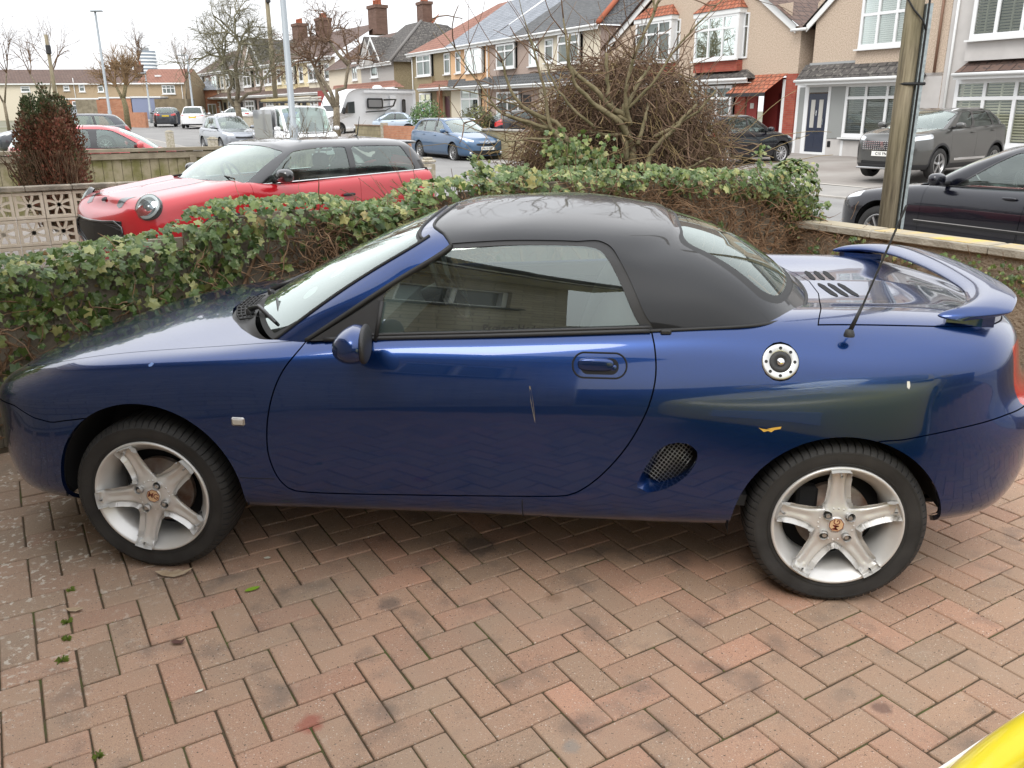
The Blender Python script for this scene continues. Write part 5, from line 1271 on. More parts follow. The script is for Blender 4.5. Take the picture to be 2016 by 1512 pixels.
    q3 = [(wx1-.06, 0, c1+.035), (wx1-.03, -ty*.6, c1+.02), (wx1+.04, -ty*.93, c1-.02), (wx1+.22, -ty, zt(wx1+.2)-.085), (mxx-.1, -ty, zt(mxx)-.075), (mxx+.35, -ty, zt(mxx+.3)-.078), (rx1-.18, -ty*.98, zt(rx1-.1)-.085), (rx1+.0, -ty*.90, c2-.02), (rx1+.04, -ty*.6, c2+.005), (rx1+.05, 0, c2+.01)]
    q4 = [(wx1+.02, 0, c1+.055), (wx1+.04, -ty*.6, c1+.045), (wx1+.10, -ty*.84, c1+.02), (wx1+.26, -ty*.88, zt(wx1+.25)-.035), (mxx-.1, -ty*.88, zt(mxx)-.03), (mxx+.35, -ty*.88, zt(mxx+.3)-.032), (rx1-.2, -ty*.86, zt(rx1-.1)-.038), (rx1-.06, -ty*.78, c2+.02), (rx1-.02, -ty*.5, c2+.03), (rx1-.02, 0, c2+.035)]
    q5 = [(wx1+.14, 0, zt(wx1+.14)-.012), (wx1+.17, -ty*.35, zt(wx1+.17)-.014), (wx1+.24, -ty*.5, zt(wx1+.24)-.014), (wx1+.36, -ty*.5, zt(wx1+.36)-.01), (mxx-.05, -ty*.5, zt(mxx)-.008), (mxx+.3, -ty*.5, zt(mxx+.3)-.01), (rx1-.30, -ty*.5, zt(rx1-.3)-.012), (rx1-.18, -ty*.45, zt(rx1-.18)-.014), (rx1-.13, -ty*.3, zt(rx1-.13)-.013), (rx1-.11, 0, zt(rx1-.11)-.012)]
    q6 = [(wx1+.22, 0, zt(wx1+.22)-.002), (wx1+.29, 0, zt(wx1+.29)), (wx1+.37, 0, zt(wx1+.37)), (wx1+.47, 0, zt(wx1+.47)), (mxx, 0, zt(mxx)), (mxx+.28, 0, zt(mxx+.28)), (rx1-.36, 0, zt(rx1-.36)), (rx1-.28, 0, zt(rx1-.28)), (rx1-.22, 0, zt(rx1-.22)), (rx1-.19, 0, zt(rx1-.19)-.001)]
    q0, q3 = np.array(q0), np.array(q3)
    bul = np.array([(-.03, 0, .02), (-.025, -.004, .018), (-.012, -.012, .01), (0, -.02, .004), (0, -.024, 0), (0, -.024, 0), (.004, -.02, 0), (.02, -.012, .012), (.028, -.004, .016), (.03, 0, .018)])*p.get('bulge', 1.)
    q1 = q0+(q3-q0)*.35+bul; q2 = q0+(q3-q0)*.70+bul*.9
    S, U, V = loft([q0, q1, q2, q3, q4, q5, q6], [4, 4, 5, 8, 8, 8, 6, 5, 4], [6, 6, 6, 4, 4, 4], 0.0); G_ = Surf.grid(S, U, V)
    gm = p.get('glass', M_GLASS)
    ws_, rest = G_.clip(lambda v, a: np.maximum.reduce([a[:, 0]-1.95, a[:, 1]-2.93, .05-a[:, 1]]))
    ws_.both(0).offset(-.004).build('windscreen', M_GLASS, root)
    rg_, rest = rest.clip(lambda v, a: np.maximum.reduce([7.12-a[:, 0], a[:, 1]-2.85, p.get('rgz', .15)-a[:, 1]]))
    rg_.both(0).offset(-.004).build('rear_window', gm, root)
    wins = []
    wins_def = p['wins']  # list of (xb0, xb1, xt0, xt1)
    for (a0, a1, b0, b1) in wins_def:
        def wf(v, a, a0=a0, a1=a1, b0=b0, b1=b1):
            t = a[:, 1]/3; x0 = a0+(b0-a0)*t; x1 = a1+(b1-a1)*t; e = np.maximum.reduce([x0-v[:, 0], v[:, 0]-x1, (.10-a[:, 1])*.15, (a[:, 1]-2.86)*.15, (2.2-a[:, 0])*.2, (a[:, 0]-6.95)*.2]); return e
        wn, rest = rest.clip(wf); wins.append(wn)
    for wn in wins:
        if len(wn.f) == 0: continue
        wn.offset(-.006).build('side_window', gm, root); wn.mirror(0).offset(-.006).build('side_window', gm, root)
    # pillars between windows in black
    roofc = p.get('roofc', color); pil = p.get('pillars', M_BLACKP)
    x_lo, x_hi = wins_def[0][0]-.12, wins_def[-1][1]+.03
    if p.get('blackpillars', True):
        pl, rest = rest.clip(lambda v, a: np.maximum.reduce([a[:, 1]-2.95, (wins_def[0][0]+(wins_def[0][2]-wins_def[0][0])*a[:, 1]/3)-.03-v[:, 0], v[:, 0]-(wins_def[-1][1]+(wins_def[-1][3]-wins_def[-1][1])*a[:, 1]/3)-.0]))
        pl.both(0).build('window_pillars', pil, root)
    if p.get('apillar'):
        ap, rest = rest.clip(lambda v, a: a[:, 1]-2.98); ap.both(0).build('screen_pillars', p['apillar'], root)
    rest.both(0).build('roof', roofc, root, lip=.006)
    if p.get('chromeline'):
        mb = MB()
        for sg in (-1, 1): mb.tube([(x, sg*(y0+.004), bl(x)+.004) for x in np.linspace(wx0+.1, rx0-.05, 16)], .009, 5)
        mb.build('window_trim', p.get('chromem', M_CHROME), root)
    # interior
    mb = MB(); mb.box(((wx0+rx0)/2, 0, .40), (rx0-wx0+.2, W-.3, .06)); mb.box((wx0+.22, 0, hz1-.16), (.42, W-.36, .2), bev=.05); mb.build('dashboard', M_INT, root)
    for sx_ in ([1.05, 1.95] if p.get('rearseats', True) else [1.05]):
        for sg in (-1, 1):
            x = wx0+sx_; y = sg*hw*.44
            if x > rx0-.3: continue
            mb = MB(); mb.add(*ellip((x+.06, y, bl(x)-.22), (.09, .24, .34), 14, 10, 2.8, Matrix.Rotation(R(12), 4, 'Y')), smooth=True); mb.add(*ellip((x+.16, y, bl(x)+.17), (.05, .13, .09), 14, 8, 2.8), smooth=True); mb.build('seat', M_INT, root)
    ys = p.get('wheelside', 1); mb = MB(); P_ = []
    for k in range(21):
        t = 2*math.pi*k/20; P_.append(Matrix.Translation((wx0+.55, hw*.44, hz1-.02)) @ Matrix.Rotation(R(65), 4, 'Y') @ Vector((.18*math.cos(t), .18*math.sin(t), 0)))
    mb.tube(P_, .013, 6, caps=False); mb.tube([P_[0], P_[10]], .012, 5); mb.build('steering_wheel', M_INT, root)
    # mirrors
    mx0 = p.get('mirror', wx0+.38)
    for sg in (-1, 1):
        mb = MB(); mb.tube([(mx0, sg*(y0-.02), bl(mx0)+.03), (mx0-.01, sg*(y0+.12), bl(mx0)+.05)], [.03, .022], 8); mr_ = mb.build('mirror_arm', M_CLAD, root)
        mb = MB(); mb.add(*ellip((mx0-.01, sg*(hw+.06), bl(mx0)+.085), (.07, .11, .07), 18, 12, 2.6), smooth=True); mb.build('door_mirror', p.get('mcol', color), root)
    for cx in (fo, ra):
        for sg in (-1, 1):
            mb = MB(); A = [R(-15)+math.pi*k/18*1.17 for k in range(19)]; V_ = []; n_ = len(A)
            for y in (sg*(hw-.05), sg*(hw-.32)):
                for t in A: V_.append((cx+ar*math.cos(t), y, rw+.02+ar*math.sin(t)))
            mb.add(V_, [(k, k+1, n_+k+1, n_+k) for k in range(n_-1)], True); mb.add(V_[n_:], [tuple(range(n_))]); mb.build('wheel_arch', M_DARK, root)
            build_wheel(root, 'wheel', cx, sg*(hw-.02), rw, rw, p.get('rim', rw*.68), sg, p.get('spokes', 10), p.get('rimm'), cap=p.get('cap', False))
    MB().box(((fo+ra)/2, 0, zb+.06), (wb-.5, W-.25, .1)).build('underbody', M_DARK, root)
    if 'fplate' in p: 
        xx, zz = p.get('fpz', (-.005, .42)); plate(root, p['fplate'], Matrix(((0, 0, -1, xx), (-1, 0, 0, p.get('fpy', 0)), (0, 1, 0, zz), (0, 0, 0, 1))), True)
    if 'rplate' in p:
        xx, zz = p.get('rpz', (L+.005, .7)); plate(root, p['rplate'], Matrix(((0, 0, 1, xx), (1, 0, 0, 0), (0, 1, 0, zz), (0, 0, 0, 1))), False)
    for f in p.get('extra', []): f(root, p, B, G_)
    return root
P_GREY = paint('gunmetal grey', (.075, .075, .07), .6, .35); P_RED = paint('bright red', (.44, .006, .014), .15, .3, 1.5); P_RED2 = paint('coral red', (.58, .075, .085), .1, .35)
P_BLUE = paint('mid blue metallic', (.055, .12, .22), .5, .35); P_WHITE = paint('white paint', (.74, .75, .76), 0, .35); P_SILV = paint('silver paint', (.30, .32, .35), .6, .35)
P_NAVY = paint('near black navy', (.003, .0035, .009), .2, .25, 1.4); P_DGREY = paint('dark grey paint', (.05, .055, .065), .5, .35); P_PALE = paint('pale blue silver', (.45, .53, .62), .4, .35)
P_PLUM = paint('plum paint', (.12, .035, .06), .4, .35); P_YEL = paint('yellow paint', (.88, .72, .02), .0, .35, 1.4); P_RBLUE = paint('royal blue', (.02, .05, .35), .3, .35)
hatch = dict(L=4.0, W=1.70, H=1.47, fo=.80, wb=2.50, hz=(.80, .98), ws=(1.05, 1.75), rs=(3.45, 3.82), belt=(.96, 1.02), deck=1.0, wins=[(1.42, 2.22, 1.95, 2.25), (2.32, 3.25, 2.34, 3.1)], doors=[1.25, 2.28, 3.2], head=(1.2, 3.6, 5.6, 6.9), tail=(12.6, 14.6, 5.2, 7.0), band=(1.9, 1.2, 2.8), grille=(1.0, 4.3, 5.4), fplate='', rplate='', rpz=(3.995, .75), clad=.05)
def var(base, **k): d = dict(base); d.update(k); return d

# --- red hatch with black roof (three doors)
def mini_extra(root, p, B, G_):
    def at(u, v): k = int(np.argmin((B.a[:, 0]-u)**2+(B.a[:, 1]-v)**2)); return Vector(B.v[k]), Vector(B.n[k])
    # round headlamps
    for sg in (-1, 1):
        p0, n0 = at(2.55, 6.2); c = Vector((p0.x, p0.y*(-sg) if sg > 0 else p0.y, p0.z)); c = Vector((p0.x+.0, -abs(p0.y) if sg < 0 else abs(p0.y), p0.z)); n = Vector((-.70, .40*sg, .42)).normalized(); c -= n*(.012 if sg < 0 else .03)
        Mx = Matrix.Translation(c) @ n.to_track_quat('Z', 'Y').to_matrix().to_4x4() @ Matrix.Diagonal((1.0, 1.0, 1, 1))
        g = MB(); g.lathe([(.128, -.03), (.130, .006), (.125, .014), (.118, .014)], 40, 'z'); o = g.build('headlight_surround', M_BLACKP, root); o.data.transform(Mx)
        g = MB(); g.lathe([(.118, .013), (.111, .021), (.093, .018)], 40, 'z'); o2 = g.build('lamp_ring', mat('lamp ring', (.85, .87, .9), .25), o); o2.data.transform(Mx)
        g = MB(); g.lathe([(.102, .018), (.075, .010), (.05, .006), (.045, .018), (.0001, .022)], 32, 'z'); o2 = g.build('reflector', mat('lamp bowl', (.35, .37, .4), .2, .6), o); o2.data.transform(Mx)
        g = MB(); g.lathe([(.128, .020), (.09, .036), (.045, .044), (.0001, .046)], 32, 'z'); o2 = g.build('lens', M_LENS, o); o2.data.transform(Mx)
        # fog/intake scoops
    # bonnet stripes
    bs, _ = B.clip(lambda v, a: np.maximum.reduce([7.0-a[:, 1], v[:, 0]-(p['ws'][0]+.0-.18*(1-(np.abs(v[:, 1])/(p['W']/2))**2)), np.abs(np.abs(v[:, 1])-.33)-.055]))
    bs.both(0).offset(.002).build('bonnet_stripe', M_BLACKP, root, weld=True)
    # grille frame and mesh
    k = 0; g = MB(); gs = [Vector(at(0, v)[0]) for v in (2.2, 5.0)]
    ring = []
    for u, v in [(0, 5.05), (.5, 5.05), (1.0, 4.95), (1.35, 4.4), (1.4, 3.6), (1.1, 2.9), (.5, 2.6), (0, 2.6)]:
        a_, n_ = at(u, v); ring.append(a_+n_*.006)
    full = ring+[Vector((q.x, -q.y, q.z)) for q in ring[-2:0:-1]]; full.append(full[0]); g.tube(full, .012, 6, caps=False); g.build('grille_surround', M_BLACKP, root)
    g = MB()
    for r_ in range(9):
        pts = []
        for c_ in range(15):
            u = 1.25*abs(c_-7)/7; v = 2.8+r_*.26; a_, n_ = at(u, v); pts.append(Vector((a_.x, a_.y*(1 if c_ < 7 else -1), a_.z+(.006 if (c_+r_) % 2 else -.006)))+Vector((-.004, 0, 0)))
        g.tube(pts, .004, 4, caps=False)
    g.build('honeycomb', mat('grey honeycomb', (.06, .06, .065), .4), root)
    a_, n_ = at(0.0, 6.4); b_ = MB(); b_.lathe([(.03, 0), (.028, .006), (.0001, .008)], 20, 'z'); o = b_.build('bonnet_badge', M_CLAD, root); o.data.transform(Matrix.Translation((.155, 0, p['hz'][0]+.022)) @ Matrix.Rotation(R(-35), 4, 'Y') @ Matrix.Diagonal((1, 1.5, 1, 1)))
    # roof spoiler, aerial, wipers
    mb = MB(); V_, F_ = ellip((p['rs'][0]+.10, 0, p['H']-.075), (.16, .60, .028), 28, 10, 3); mb.add(V_, F_, True); mb.build('roof_spoiler', M_BLACKP, root)
    mb = MB(); mb.tube([(3.19, 0, p['H']-.02), (3.26, 0, p['H']+.01), (3.31, 0, p['H']+.22)], [.02, .008, .003], 6); mb.build('aerial', M_RUB, root)
    for y0_ in (-.45, .12):
        mb = MB(); mb.tube([(p['ws'][0]-.10, y0_+.35, p['hz'][1]+.015), (p['ws'][0]+.0, y0_+.1, p['hz'][1]+.05), (p['ws'][0]-.04, y0_-.22, p['hz'][1]+.03)], [.012, .009, .007], 6); mb.build('wiper', M_RUB, root)
mini_p = dict(roofc_=.035, L=3.96, W=1.73, H=1.385, fo=.94, wb=2.495, hz=(.85, 1.0), ws=(1.22, 1.78), rs=(3.52, 3.82), belt=(.955, 1.0), deck=.98, r=.31, wins=[(1.44, 2.56, 1.90, 2.54), (2.64, 3.54, 2.62, 3.34)], doors=[1.26, 2.59], band=(.0001, 0, .01), grille=(1.35, 2.6, 5.05), roofc=M_BLACKP, apillar=M_BLACKP, mcol=M_BLACKP, hcol=M_CLAD, chromeline=True, clad=.07, archclad=.05, tail=(13.6, 14.9, 5.0, 6.8), res=5, handle=.80, extra=[mini_extra], tumble=.78, nose=.8, tuck=.04)
make_car('small_hatchback', 'bright red three door hatchback with a black roof and bonnet stripes behind the ivy', (-3.32, 5.15, -.07), R(54), mini_p, P_RED)
# --- black saloon beyond the front wall
sal = dict(L=4.55, W=1.74, H=1.40, fo=.88, wb=2.62, hz=(.70, .90), ws=(1.35, 2.1), rs=(3.35, 3.95), belt=(.90, .95), deck=.96, r=.31, wins=[(1.78, 2.60, 2.42, 2.68), (2.72, 3.55, 2.76, 3.2)], doors=[1.45, 2.66, 3.6], head=(1.4, 3.7, 5.5, 6.8), tail=(13.2, 15, 5, 6.6), mirror=1.68, handle=.84, res=4, clad=.04, chromeline=True, chromem=M_RUB, tumble=.72)
def sal_x(root, p, B, G_):
    for sg in (-1, 1):
        mb = MB(); mb.box((2.5, sg*(.875), .50), (2.2, .012, .035), bev=.004); mb.build('rubbing_strip', M_RUB, root)
        mb = MB(); mb.box((2.5, sg*(.882), .512), (2.2, .004, .008)); mb.build('chrome_insert', M_CHROME, root)
sal['extra'] = [sal_x]
make_car('saloon_car', 'glossy black saloon parked at the kerb just beyond the front wall', (5.18, 9.6, -.17), R(-56), sal, P_NAVY)
# --- grey SUV
def suv_x(root, p, B, G_):
    g = MB()
    for r_ in range(5):
        for c_ in range(-9, 10):
            g.box((-.035+.012*(abs(c_)/9)**2*2, c_*.055, .70+r_*.042), (.012, .035, .022), bev=.003)
    g.build('grille_studs', M_CHROME, root)
    # lion style emblem: small rampant shape
    em = smooth_poly([(-.035, -.055), (-.01, -.03), (.0, -.055), (.012, -.03), (.035, -.05), (.02, -.01), (.045, .0), (.02, .012), (.03, .04), (.005, .055), (-.02, .05), (-.005, .03), (-.04, .025), (-.015, .01), (-.03, -.015)], 3)
    mb = MB(); mb.prism([(a*1.5, b*1.5) for a, b in em], -.05, -.06, 'xy'); o = mb.build('emblem', M_CHROME, root); o.data.transform(Matrix(((0, 0, 1, .0), (1, 0, 0, 0), (0, 1, 0, .79), (0, 0, 0, 1))))
    mb = MB(); mb.box((.03, 0, .27), (.06, 1.3, .045), bev=.015); mb.build('skid_plate', M_SILV_ if False else M_RIM, root)
    for sg in (-1, 1):
        mb = MB(); mb.box((2.3, sg*.915, .46), (1.5, .012, .06), bev=.01); mb.build('door_trim', M_CHROME, root)
        mb = MB(); mb.tube([(1.7, sg*.62, 1.545), (2.1, sg*.625, 1.60), (3.0, sg*.62, 1.60), (3.7, sg*.60, 1.53)], .016, 6); mb.build('roof_rail', M_CHROME, root)
suv = dict(L=4.45, W=1.84, H=1.62, fo=.92, wb=2.675, hz=(1.0, 1.14), ws=(1.15, 1.95), rs=(3.75, 4.2), belt=(1.12, 1.22), deck=1.15, r=.36, zb=.25, wins=[(1.6, 2.45, 2.15, 2.5), (2.58, 3.5, 2.6, 3.3), (3.58, 3.85, 3.4, 3.55)], doors=[1.35, 2.5, 3.5], head=(1.5, 3.8, 5.4, 6.5), tail=(13, 15, 5, 6.5), band=(1.5, .6, 1.8), grille=(1.35, 3.9, 5.8), clad=.12, archclad=.05, fplate='C15 YNE', fpz=(-.03, .60), spokes=5, rimm=M_RIM, glass=M_GLASSD, res=4, roofc=P_GREY, extra=[suv_x])
make_car('suv', 'grey metallic suv facing the road in front of the navy front door house', (8.03, 18.6, -.02), R(43), suv, P_GREY)
# --- blue estate
def est_x(root, p, B, G_):
    mb = MB(); mb.box((-.015, 0, .70), (.02, .62, .022), bev=.006); mb.box((.0, 0, .735), (.02, .68, .012), bev=.004); mb.build('grille_bar', M_CHROME, root)
    mb = MB(); mb.lathe([(.055, -.03), (.05, -.036), (.045, -.03)], 24, 'x', (.0, 0, .71)); mb.box((-.03, 0, .71), (.006, .07, .014)); mb.build('badge', M_CHROME, root)
    for sg in (-1, 1):
        mb = MB(); mb.tube([(1.9, sg*.60, 1.45), (2.4, sg*.60, 1.50), (3.6, sg*.60, 1.50), (4.3, sg*.58, 1.43)], .014, 6); mb.build('roof_rail', M_CHROME, root)
        mb = MB(); mb.lathe([(.05, 0), (.048, -.02), (.0001, -.02)], 16, 'x', (.10, sg*.62, .34)); mb.build('fog_lamp', M_HEAD, root)
est = dict(L=4.70, W=1.81, H=1.52, fo=.95, wb=2.685, hz=(.80, 1.02), ws=(1.15, 2.05), rs=(4.15, 4.5), belt=(.98, 1.08), deck=1.04, r=.33, wins=[(1.62, 2.45, 2.25, 2.52), (2.56, 3.35, 2.60, 3.30), (3.45, 4.1, 3.38, 3.85)], doors=[1.4, 2.5, 3.4], head=(1.3, 3.9, 5.6, 6.9), hslope=.2, tail=(13, 15, 5, 6.6), band=(1.4, .8, 2.5), grille=(1.0, 4.2, 5.3), fplate='HL63 OPR', fpz=(-.02, .50), chromeline=True, spokes=10, clad=.03, extra=[est_x], res=4)
make_car('estate_car', 'blue estate with a white front number plate parked in the road', (-2.51, 27.86, -.17), R(127.9), est, P_BLUE)
# --- black small hatch, rear view
def bh_x(root, p, B, G_):
    mb = MB(); mb.box((3.70, 0, 1.40), (.16, 1.0, .03), bev=.01); mb.build('roof_spoiler', P_NAVY, root)
    mb = MB(); mb.tube([(3.2, 0, 1.46), (3.3, 0, 1.62)], [.01, .003], 5); mb.build('aerial', M_RUB, root)
    for sg in (-1, 1):
        mb = MB(); V_, F_ = ellip((3.62, sg*.70, .90), (.10, .11, .15), 14, 10, 3, Matrix.Rotation(R(-25), 4, 'Y')); mb.add(V_, F_, True); o = mb.build('light_cluster', M_REDL, root)
        mb = MB(); V_, F_ = ellip((3.665, sg*.69, .91), (.07, .085, .085), 14, 10, 3, Matrix.Rotation(R(-25), 4, 'Y')); mb.add(V_, F_, True); mb.build('reversing_lens', M_HEAD, o)
bh = var(hatch, L=3.84, W=1.695, H=1.50, fo=.80, wb=2.43, rs=(3.35, 3.66), wins=[(1.42, 2.15, 1.90, 2.2), (2.24, 3.0, 2.26, 2.95)], doors=[1.2, 2.2, 3.1], tail=None, rpz=(3.84, .72), rplate=None, cap=True, spokes=11, rimm=M_HUBCAP, extra=[bh_x])
bh.pop('rplate'); bh.pop('fplate')
make_car('hatchback', 'black five door hatchback with red and white tail lamps by the brick porch', (7.26, 26.7, -.06), R(216), bh, P_NAVY)
# --- silver hatch, facing us
make_car('hatchback', 'silver grey hatchback facing the camera between the mossy fence and the white van', (-14.04, 34.28, -.14), R(132), var(hatch, L=4.2, H=1.58, belt=(1.0, 1.06), hz=(.85, 1.02), fplate='', fpz=(-.02, .5)), P_SILV)
# --- white crossover, dark estate seen from behind
make_car('crossover', 'white crossover with a yellow rear plate parked across the road', (-30.78, 65.09, gh(70, 10)), R(-70), var(hatch, L=4.35, W=1.82, H=1.60, fo=.9, wb=2.64, rs=(3.6, 4.1), wins=[(1.6, 2.45, 2.05, 2.45), (2.55, 3.5, 2.6, 3.3)], rpz=(4.36, .80), glass=M_GLASSD, clad=.1, tail=(13, 15.6, 5.6, 6.3)), P_WHITE)
make_car('estate_car', 'dark grey estate seen from behind beyond the small round tree', (-35.83, 69.25, gh(74, 8)), R(-61), var(est, extra=[], rplate='', rpz=(4.71, .85), fplate=''), P_DGREY)
# --- left hand drives
make_car('hatchback', 'coral red hatchback parked behind the mossy fence beside the brown conifer', (-7.79, 16.92, -.12), R(217), var(hatch, chromeline=False, res=4, wins=[(1.30, 2.25, 1.95, 2.2), (2.36, 3.2, 2.38, 3.0)], doors=[1.2, 2.3], clad=0), P_RED2)
make_car('estate_car', 'dark grey estate with a bright window line behind the coral red hatchback', (-21.05, 27.99, .05), R(37), var(est, extra=[]), P_DGREY)
make_car('small_car', 'red car half hidden at the left edge with a pale window outline', (-19.6, 21.2, -.05), R(217), var(hatch, chromeline=True), P_RED2)
make_car('small_car', 'plum coloured car at the left edge just above the mossy fence', (-12.6, 13.4, -.12), R(217), hatch, P_PLUM)
make_car('people_carrier', 'tall pale car furthest back at the left edge', (-25.0, 27.5, .0), R(217), var(suv, extra=[], fplate=''), P_PALE)
# --- far parked cars
make_car('saloon_car', 'pale blue silver saloon parked in front of the white motorhome', (-14.68, 53.22, .13), R(16), var(sal, extra=[], spokes=8), P_PALE)
make_car('hatchback', 'white hatchback half hidden between the bare street tree and the motorhome', (-19.2, 55.5, .2), R(-50), hatch, P_WHITE)
make_car('saloon_car', 'white saloon parked behind the white crossover', (-35.5, 79.0, .6), R(-22), var(sal, extra=[]), P_WHITE)
make_car('hatchback', 'royal blue hatchback parked beyond the twisted street tree', (-26.0, 70.5, .5), R(-45), var(hatch, tail=(12.2, 14.6, 4.6, 7)), P_RBLUE)
make_car('hatchback', 'dark blue hatchback parked beside the grey wheeled bin', (-46.5, 88.0, .65), R(-35), hatch, P_DGREY)
make_car('suv', 'grey suv parked behind the low brick wall near the round tree', (-57.5, 88.5, .75), R(-10), var(suv, extra=[], fplate=''), P_SILV)
make_car('hatchback', 'dark car with red tail lamps parked by the grey board fence', (-66, 84.0, .75), R(170), hatch, P_DGREY)
make_car('suv', 'dark blue suv with a red tail lamp behind the low block wall', (.2, 40.5, .0), R(205), var(suv, extra=[], tail=(12.4, 14.6, 4.4, 6.6)), P_NAVY)
# --- yellow car in the corner
yc = make_car('hatchback', 'bright yellow car whose wing just enters the bottom corner', (2.33, -1.215, 0), R(-52), var(hatch, L=3.9, hz=(.64, .86), band=(.001, 0, .01), res=6, head=None, grille=None, doors=[]), P_YEL)
# --- white van with roof ladder
def van_x(root, p, B, G_):
    mb = MB()
    for y in (-.62, -.22): mb.tube([(1.5, y, 2.16), (4.9, y, 2.16)], .03, 4)
    for k in range(12): mb.tube([(1.7+k*.27, -.62, 2.16), (1.7+k*.27, -.22, 2.16)], .018, 4)
    for y in (-.60, -.24): mb.tube([(1.4, y, 2.24), (5.0, y, 2.24)], .03, 4)
    lad = mb.build('roof_ladder', mat('aluminium ladder', (.5, .48, .42), .5, .5), None)
    mb = MB()
    for x in (1.9, 3.2, 4.5): mb.tube([(x, -.8, 2.0), (x, -.78, 2.1), (x, .78, 2.1), (x, .8, 2.0)], .02, 5)
    mb.build('roof_bar', M_CLAD, root)
    mb = MB(); mb.tube([(1.2, .55, 2.17), (5.2, .55, 2.17)], .05, 8); mb.build('pipe_tube', mat('timber pole', (.35, .28, .12), .8), root)
    MB().box((.30, 0, .98), (.35, .7, .02), M=None, bev=.008).build('bonnet_vent', M_GRILLE, root)
    lad.parent = root; lad.name = 'ladder'
    mb = MB(); mb.box((3.6, .955, 1.35), (2.9, .01, 1.0)); mb.build('side_panel', P_SILV, root)
van_p = dict(L=4.9, W=1.9, H=2.0, fo=.85, wb=3.1, hz=(.85, 1.12), ws=(.85, 1.55), rs=(4.75, 4.86), belt=(1.15, 1.2), deck=1.2, r=.33, wins=[(1.15, 2.0, 1.7, 2.05)], doors=[1.0, 2.1], head=(1.4, 3.6, 4.6, 6.8), band=(1.6, .6, 2.2), grille=(1.1, 3.4, 4.2), tail=(13.5, 15, 4, 6.5), tumble=.84, blackpillars=False, clad=.12, rearseats=False, extra=[van_x], bulge=.4)
make_car('van', 'white panel van with a ladder and poles on its roof', (-7.77, 25.37, -.19), R(124.3), van_p, P_WHITE, cat='van')
# --- motorhome
def motorhome():
    root = empty('motorhome', (-16.2, 50.4, .12), R(54), 'white coachbuilt motorhome with a black side window parked before the brown gable house', 'motorhome')
    prof = smooth_poly([(0, .45), (.02, .95), (.18, 1.12), (.9, 1.3), (1.15, 1.55), (1.45, 2.15), (1.75, 2.55), (2.35, 2.78), (3.2, 2.82)], 4, closed=False)
    prof = [tuple(q) for q in prof]+[(7.15, 2.82), (7.25, 2.7), (7.25, .45)]
    nP = len(prof); V_ = []; 
    rings = [(-1.12, .90), (-1.15, .97), (-1.15, 1.0)]
    cx, cz = 3.8, 1.5
    ys = [(-1.0, .96), (-1.10, .985), (-1.15, 1.0), (1.15, 1.0), (1.10, .985), (1.0, .96)]
    F_ = []
    for y, s in ys:
        for x, z in prof: V_.append((cx+(x-cx)*s, y, cz+(z-cz)*s))
    for j in range(len(ys)-1):
        for k in range(nP): F_.append((j*nP+k, j*nP+(k+1) % nP, (j+1)*nP+(k+1) % nP, (j+1)*nP+k))
    F_.append(tuple(range(nP))); F_.append(tuple((len(ys)-1)*nP+k for k in range(nP)))
    o = MB().add(V_, F_, True).build('body', P_WHITE, root); autosmooth(o, 30)
    M_MH = mat('tinted acrylic', (.015, .015, .017), .12, coat=.6)
    def panel(nm, P, m, y=-1.16): return MB().prism(P, y, y+.02, 'xz').build(nm, m, root)
    panel('cab_window', [(1.30, 1.35), (1.62, 2.0), (2.15, 2.05), (2.15, 1.35)], M_WING); panel('cab_window', [(1.30, 1.35), (1.62, 2.0), (2.15, 2.05), (2.15, 1.35)], M_WING, 1.14)
    for a, b, c, d in ((3.15, 1.62, 4.45, 2.25), (6.05, 1.35, 6.35, 2.2)):
        panel('window_frame', rrect((a+c)/2, (b+d)/2, c-a, d-b, .1, 5), M_MH); panel('window_blind', rrect((a+c)/2, (b+d)/2, c-a-.24, d-b-.2, .06, 5), mat('grey blind', (.2, .2, .2), .4), -1.168)
    panel('locker_door', rrect(5.3, 2.0, .5, .9, .08, 4), P_WHITE, -1.155)
    panel('graphic', [(4.5, 2.2), (5.6, 2.22), (5.35, 1.75), (4.4, 1.65), (4.45, 1.72), (5.25, 1.82), (5.42, 2.14), (4.5, 2.1)], M_MH); panel('graphic', [(3.0, 1.45), (4.6, 1.52), (5.4, 1.8), (4.6, 1.45), (3.0, 1.38)], M_MH)
    panel('awning_case', [(2.9, 2.58), (7.1, 2.58), (7.1, 2.72), (2.9, 2.72)], P_WHITE, -1.22)
    V2 = [(1.12, -.9, 1.45), (1.12, .9, 1.45), (1.52, .85, 2.2), (1.52, -.85, 2.2)]; MB().add([(x-.03, y, z) for x, y, z in V2], [(0, 1, 2, 3)]).build('windscreen', M_WING, root)
    for sg in (-1, 1):
        MB().add(*ellip((.22, sg*.78, .92), (.14, .16, .13), 16, 10, 2.8), smooth=True).build('headlight', M_HEAD, root); MB().add(*ellip((1.25, sg*1.22, 1.5), (.09, .1, .2), 12, 8, 2.8), smooth=True).build('door_mirror', M_CLAD, root)
        for cx_ in (.95, 5.1):
            mb = MB(); mb.lathe([(.42, sg*1.16), (.0001, sg*1.155)], 28, c=(cx_, 0, .42)); mb.build('wheel_arch', M_DARK, root)
            build_wheel(root, 'wheel', cx_, sg*1.17, .34, .34, .22, sg, 8, M_RIM)
    MB().box((.02, 0, .6), (.08, 1.7, .25), bev=.03).build('bumper', M_CLAD, root)
    MB().add(*ellip((5.0, 0, 2.92), (.35, .3, .16), 20, 10, 2), smooth=True).build('satellite_dome', P_WHITE, root); MB().box((6.2, 0, 2.86), (.6, .6, .08), bev=.02).build('roof_light', P_WHITE, root)
motorhome()
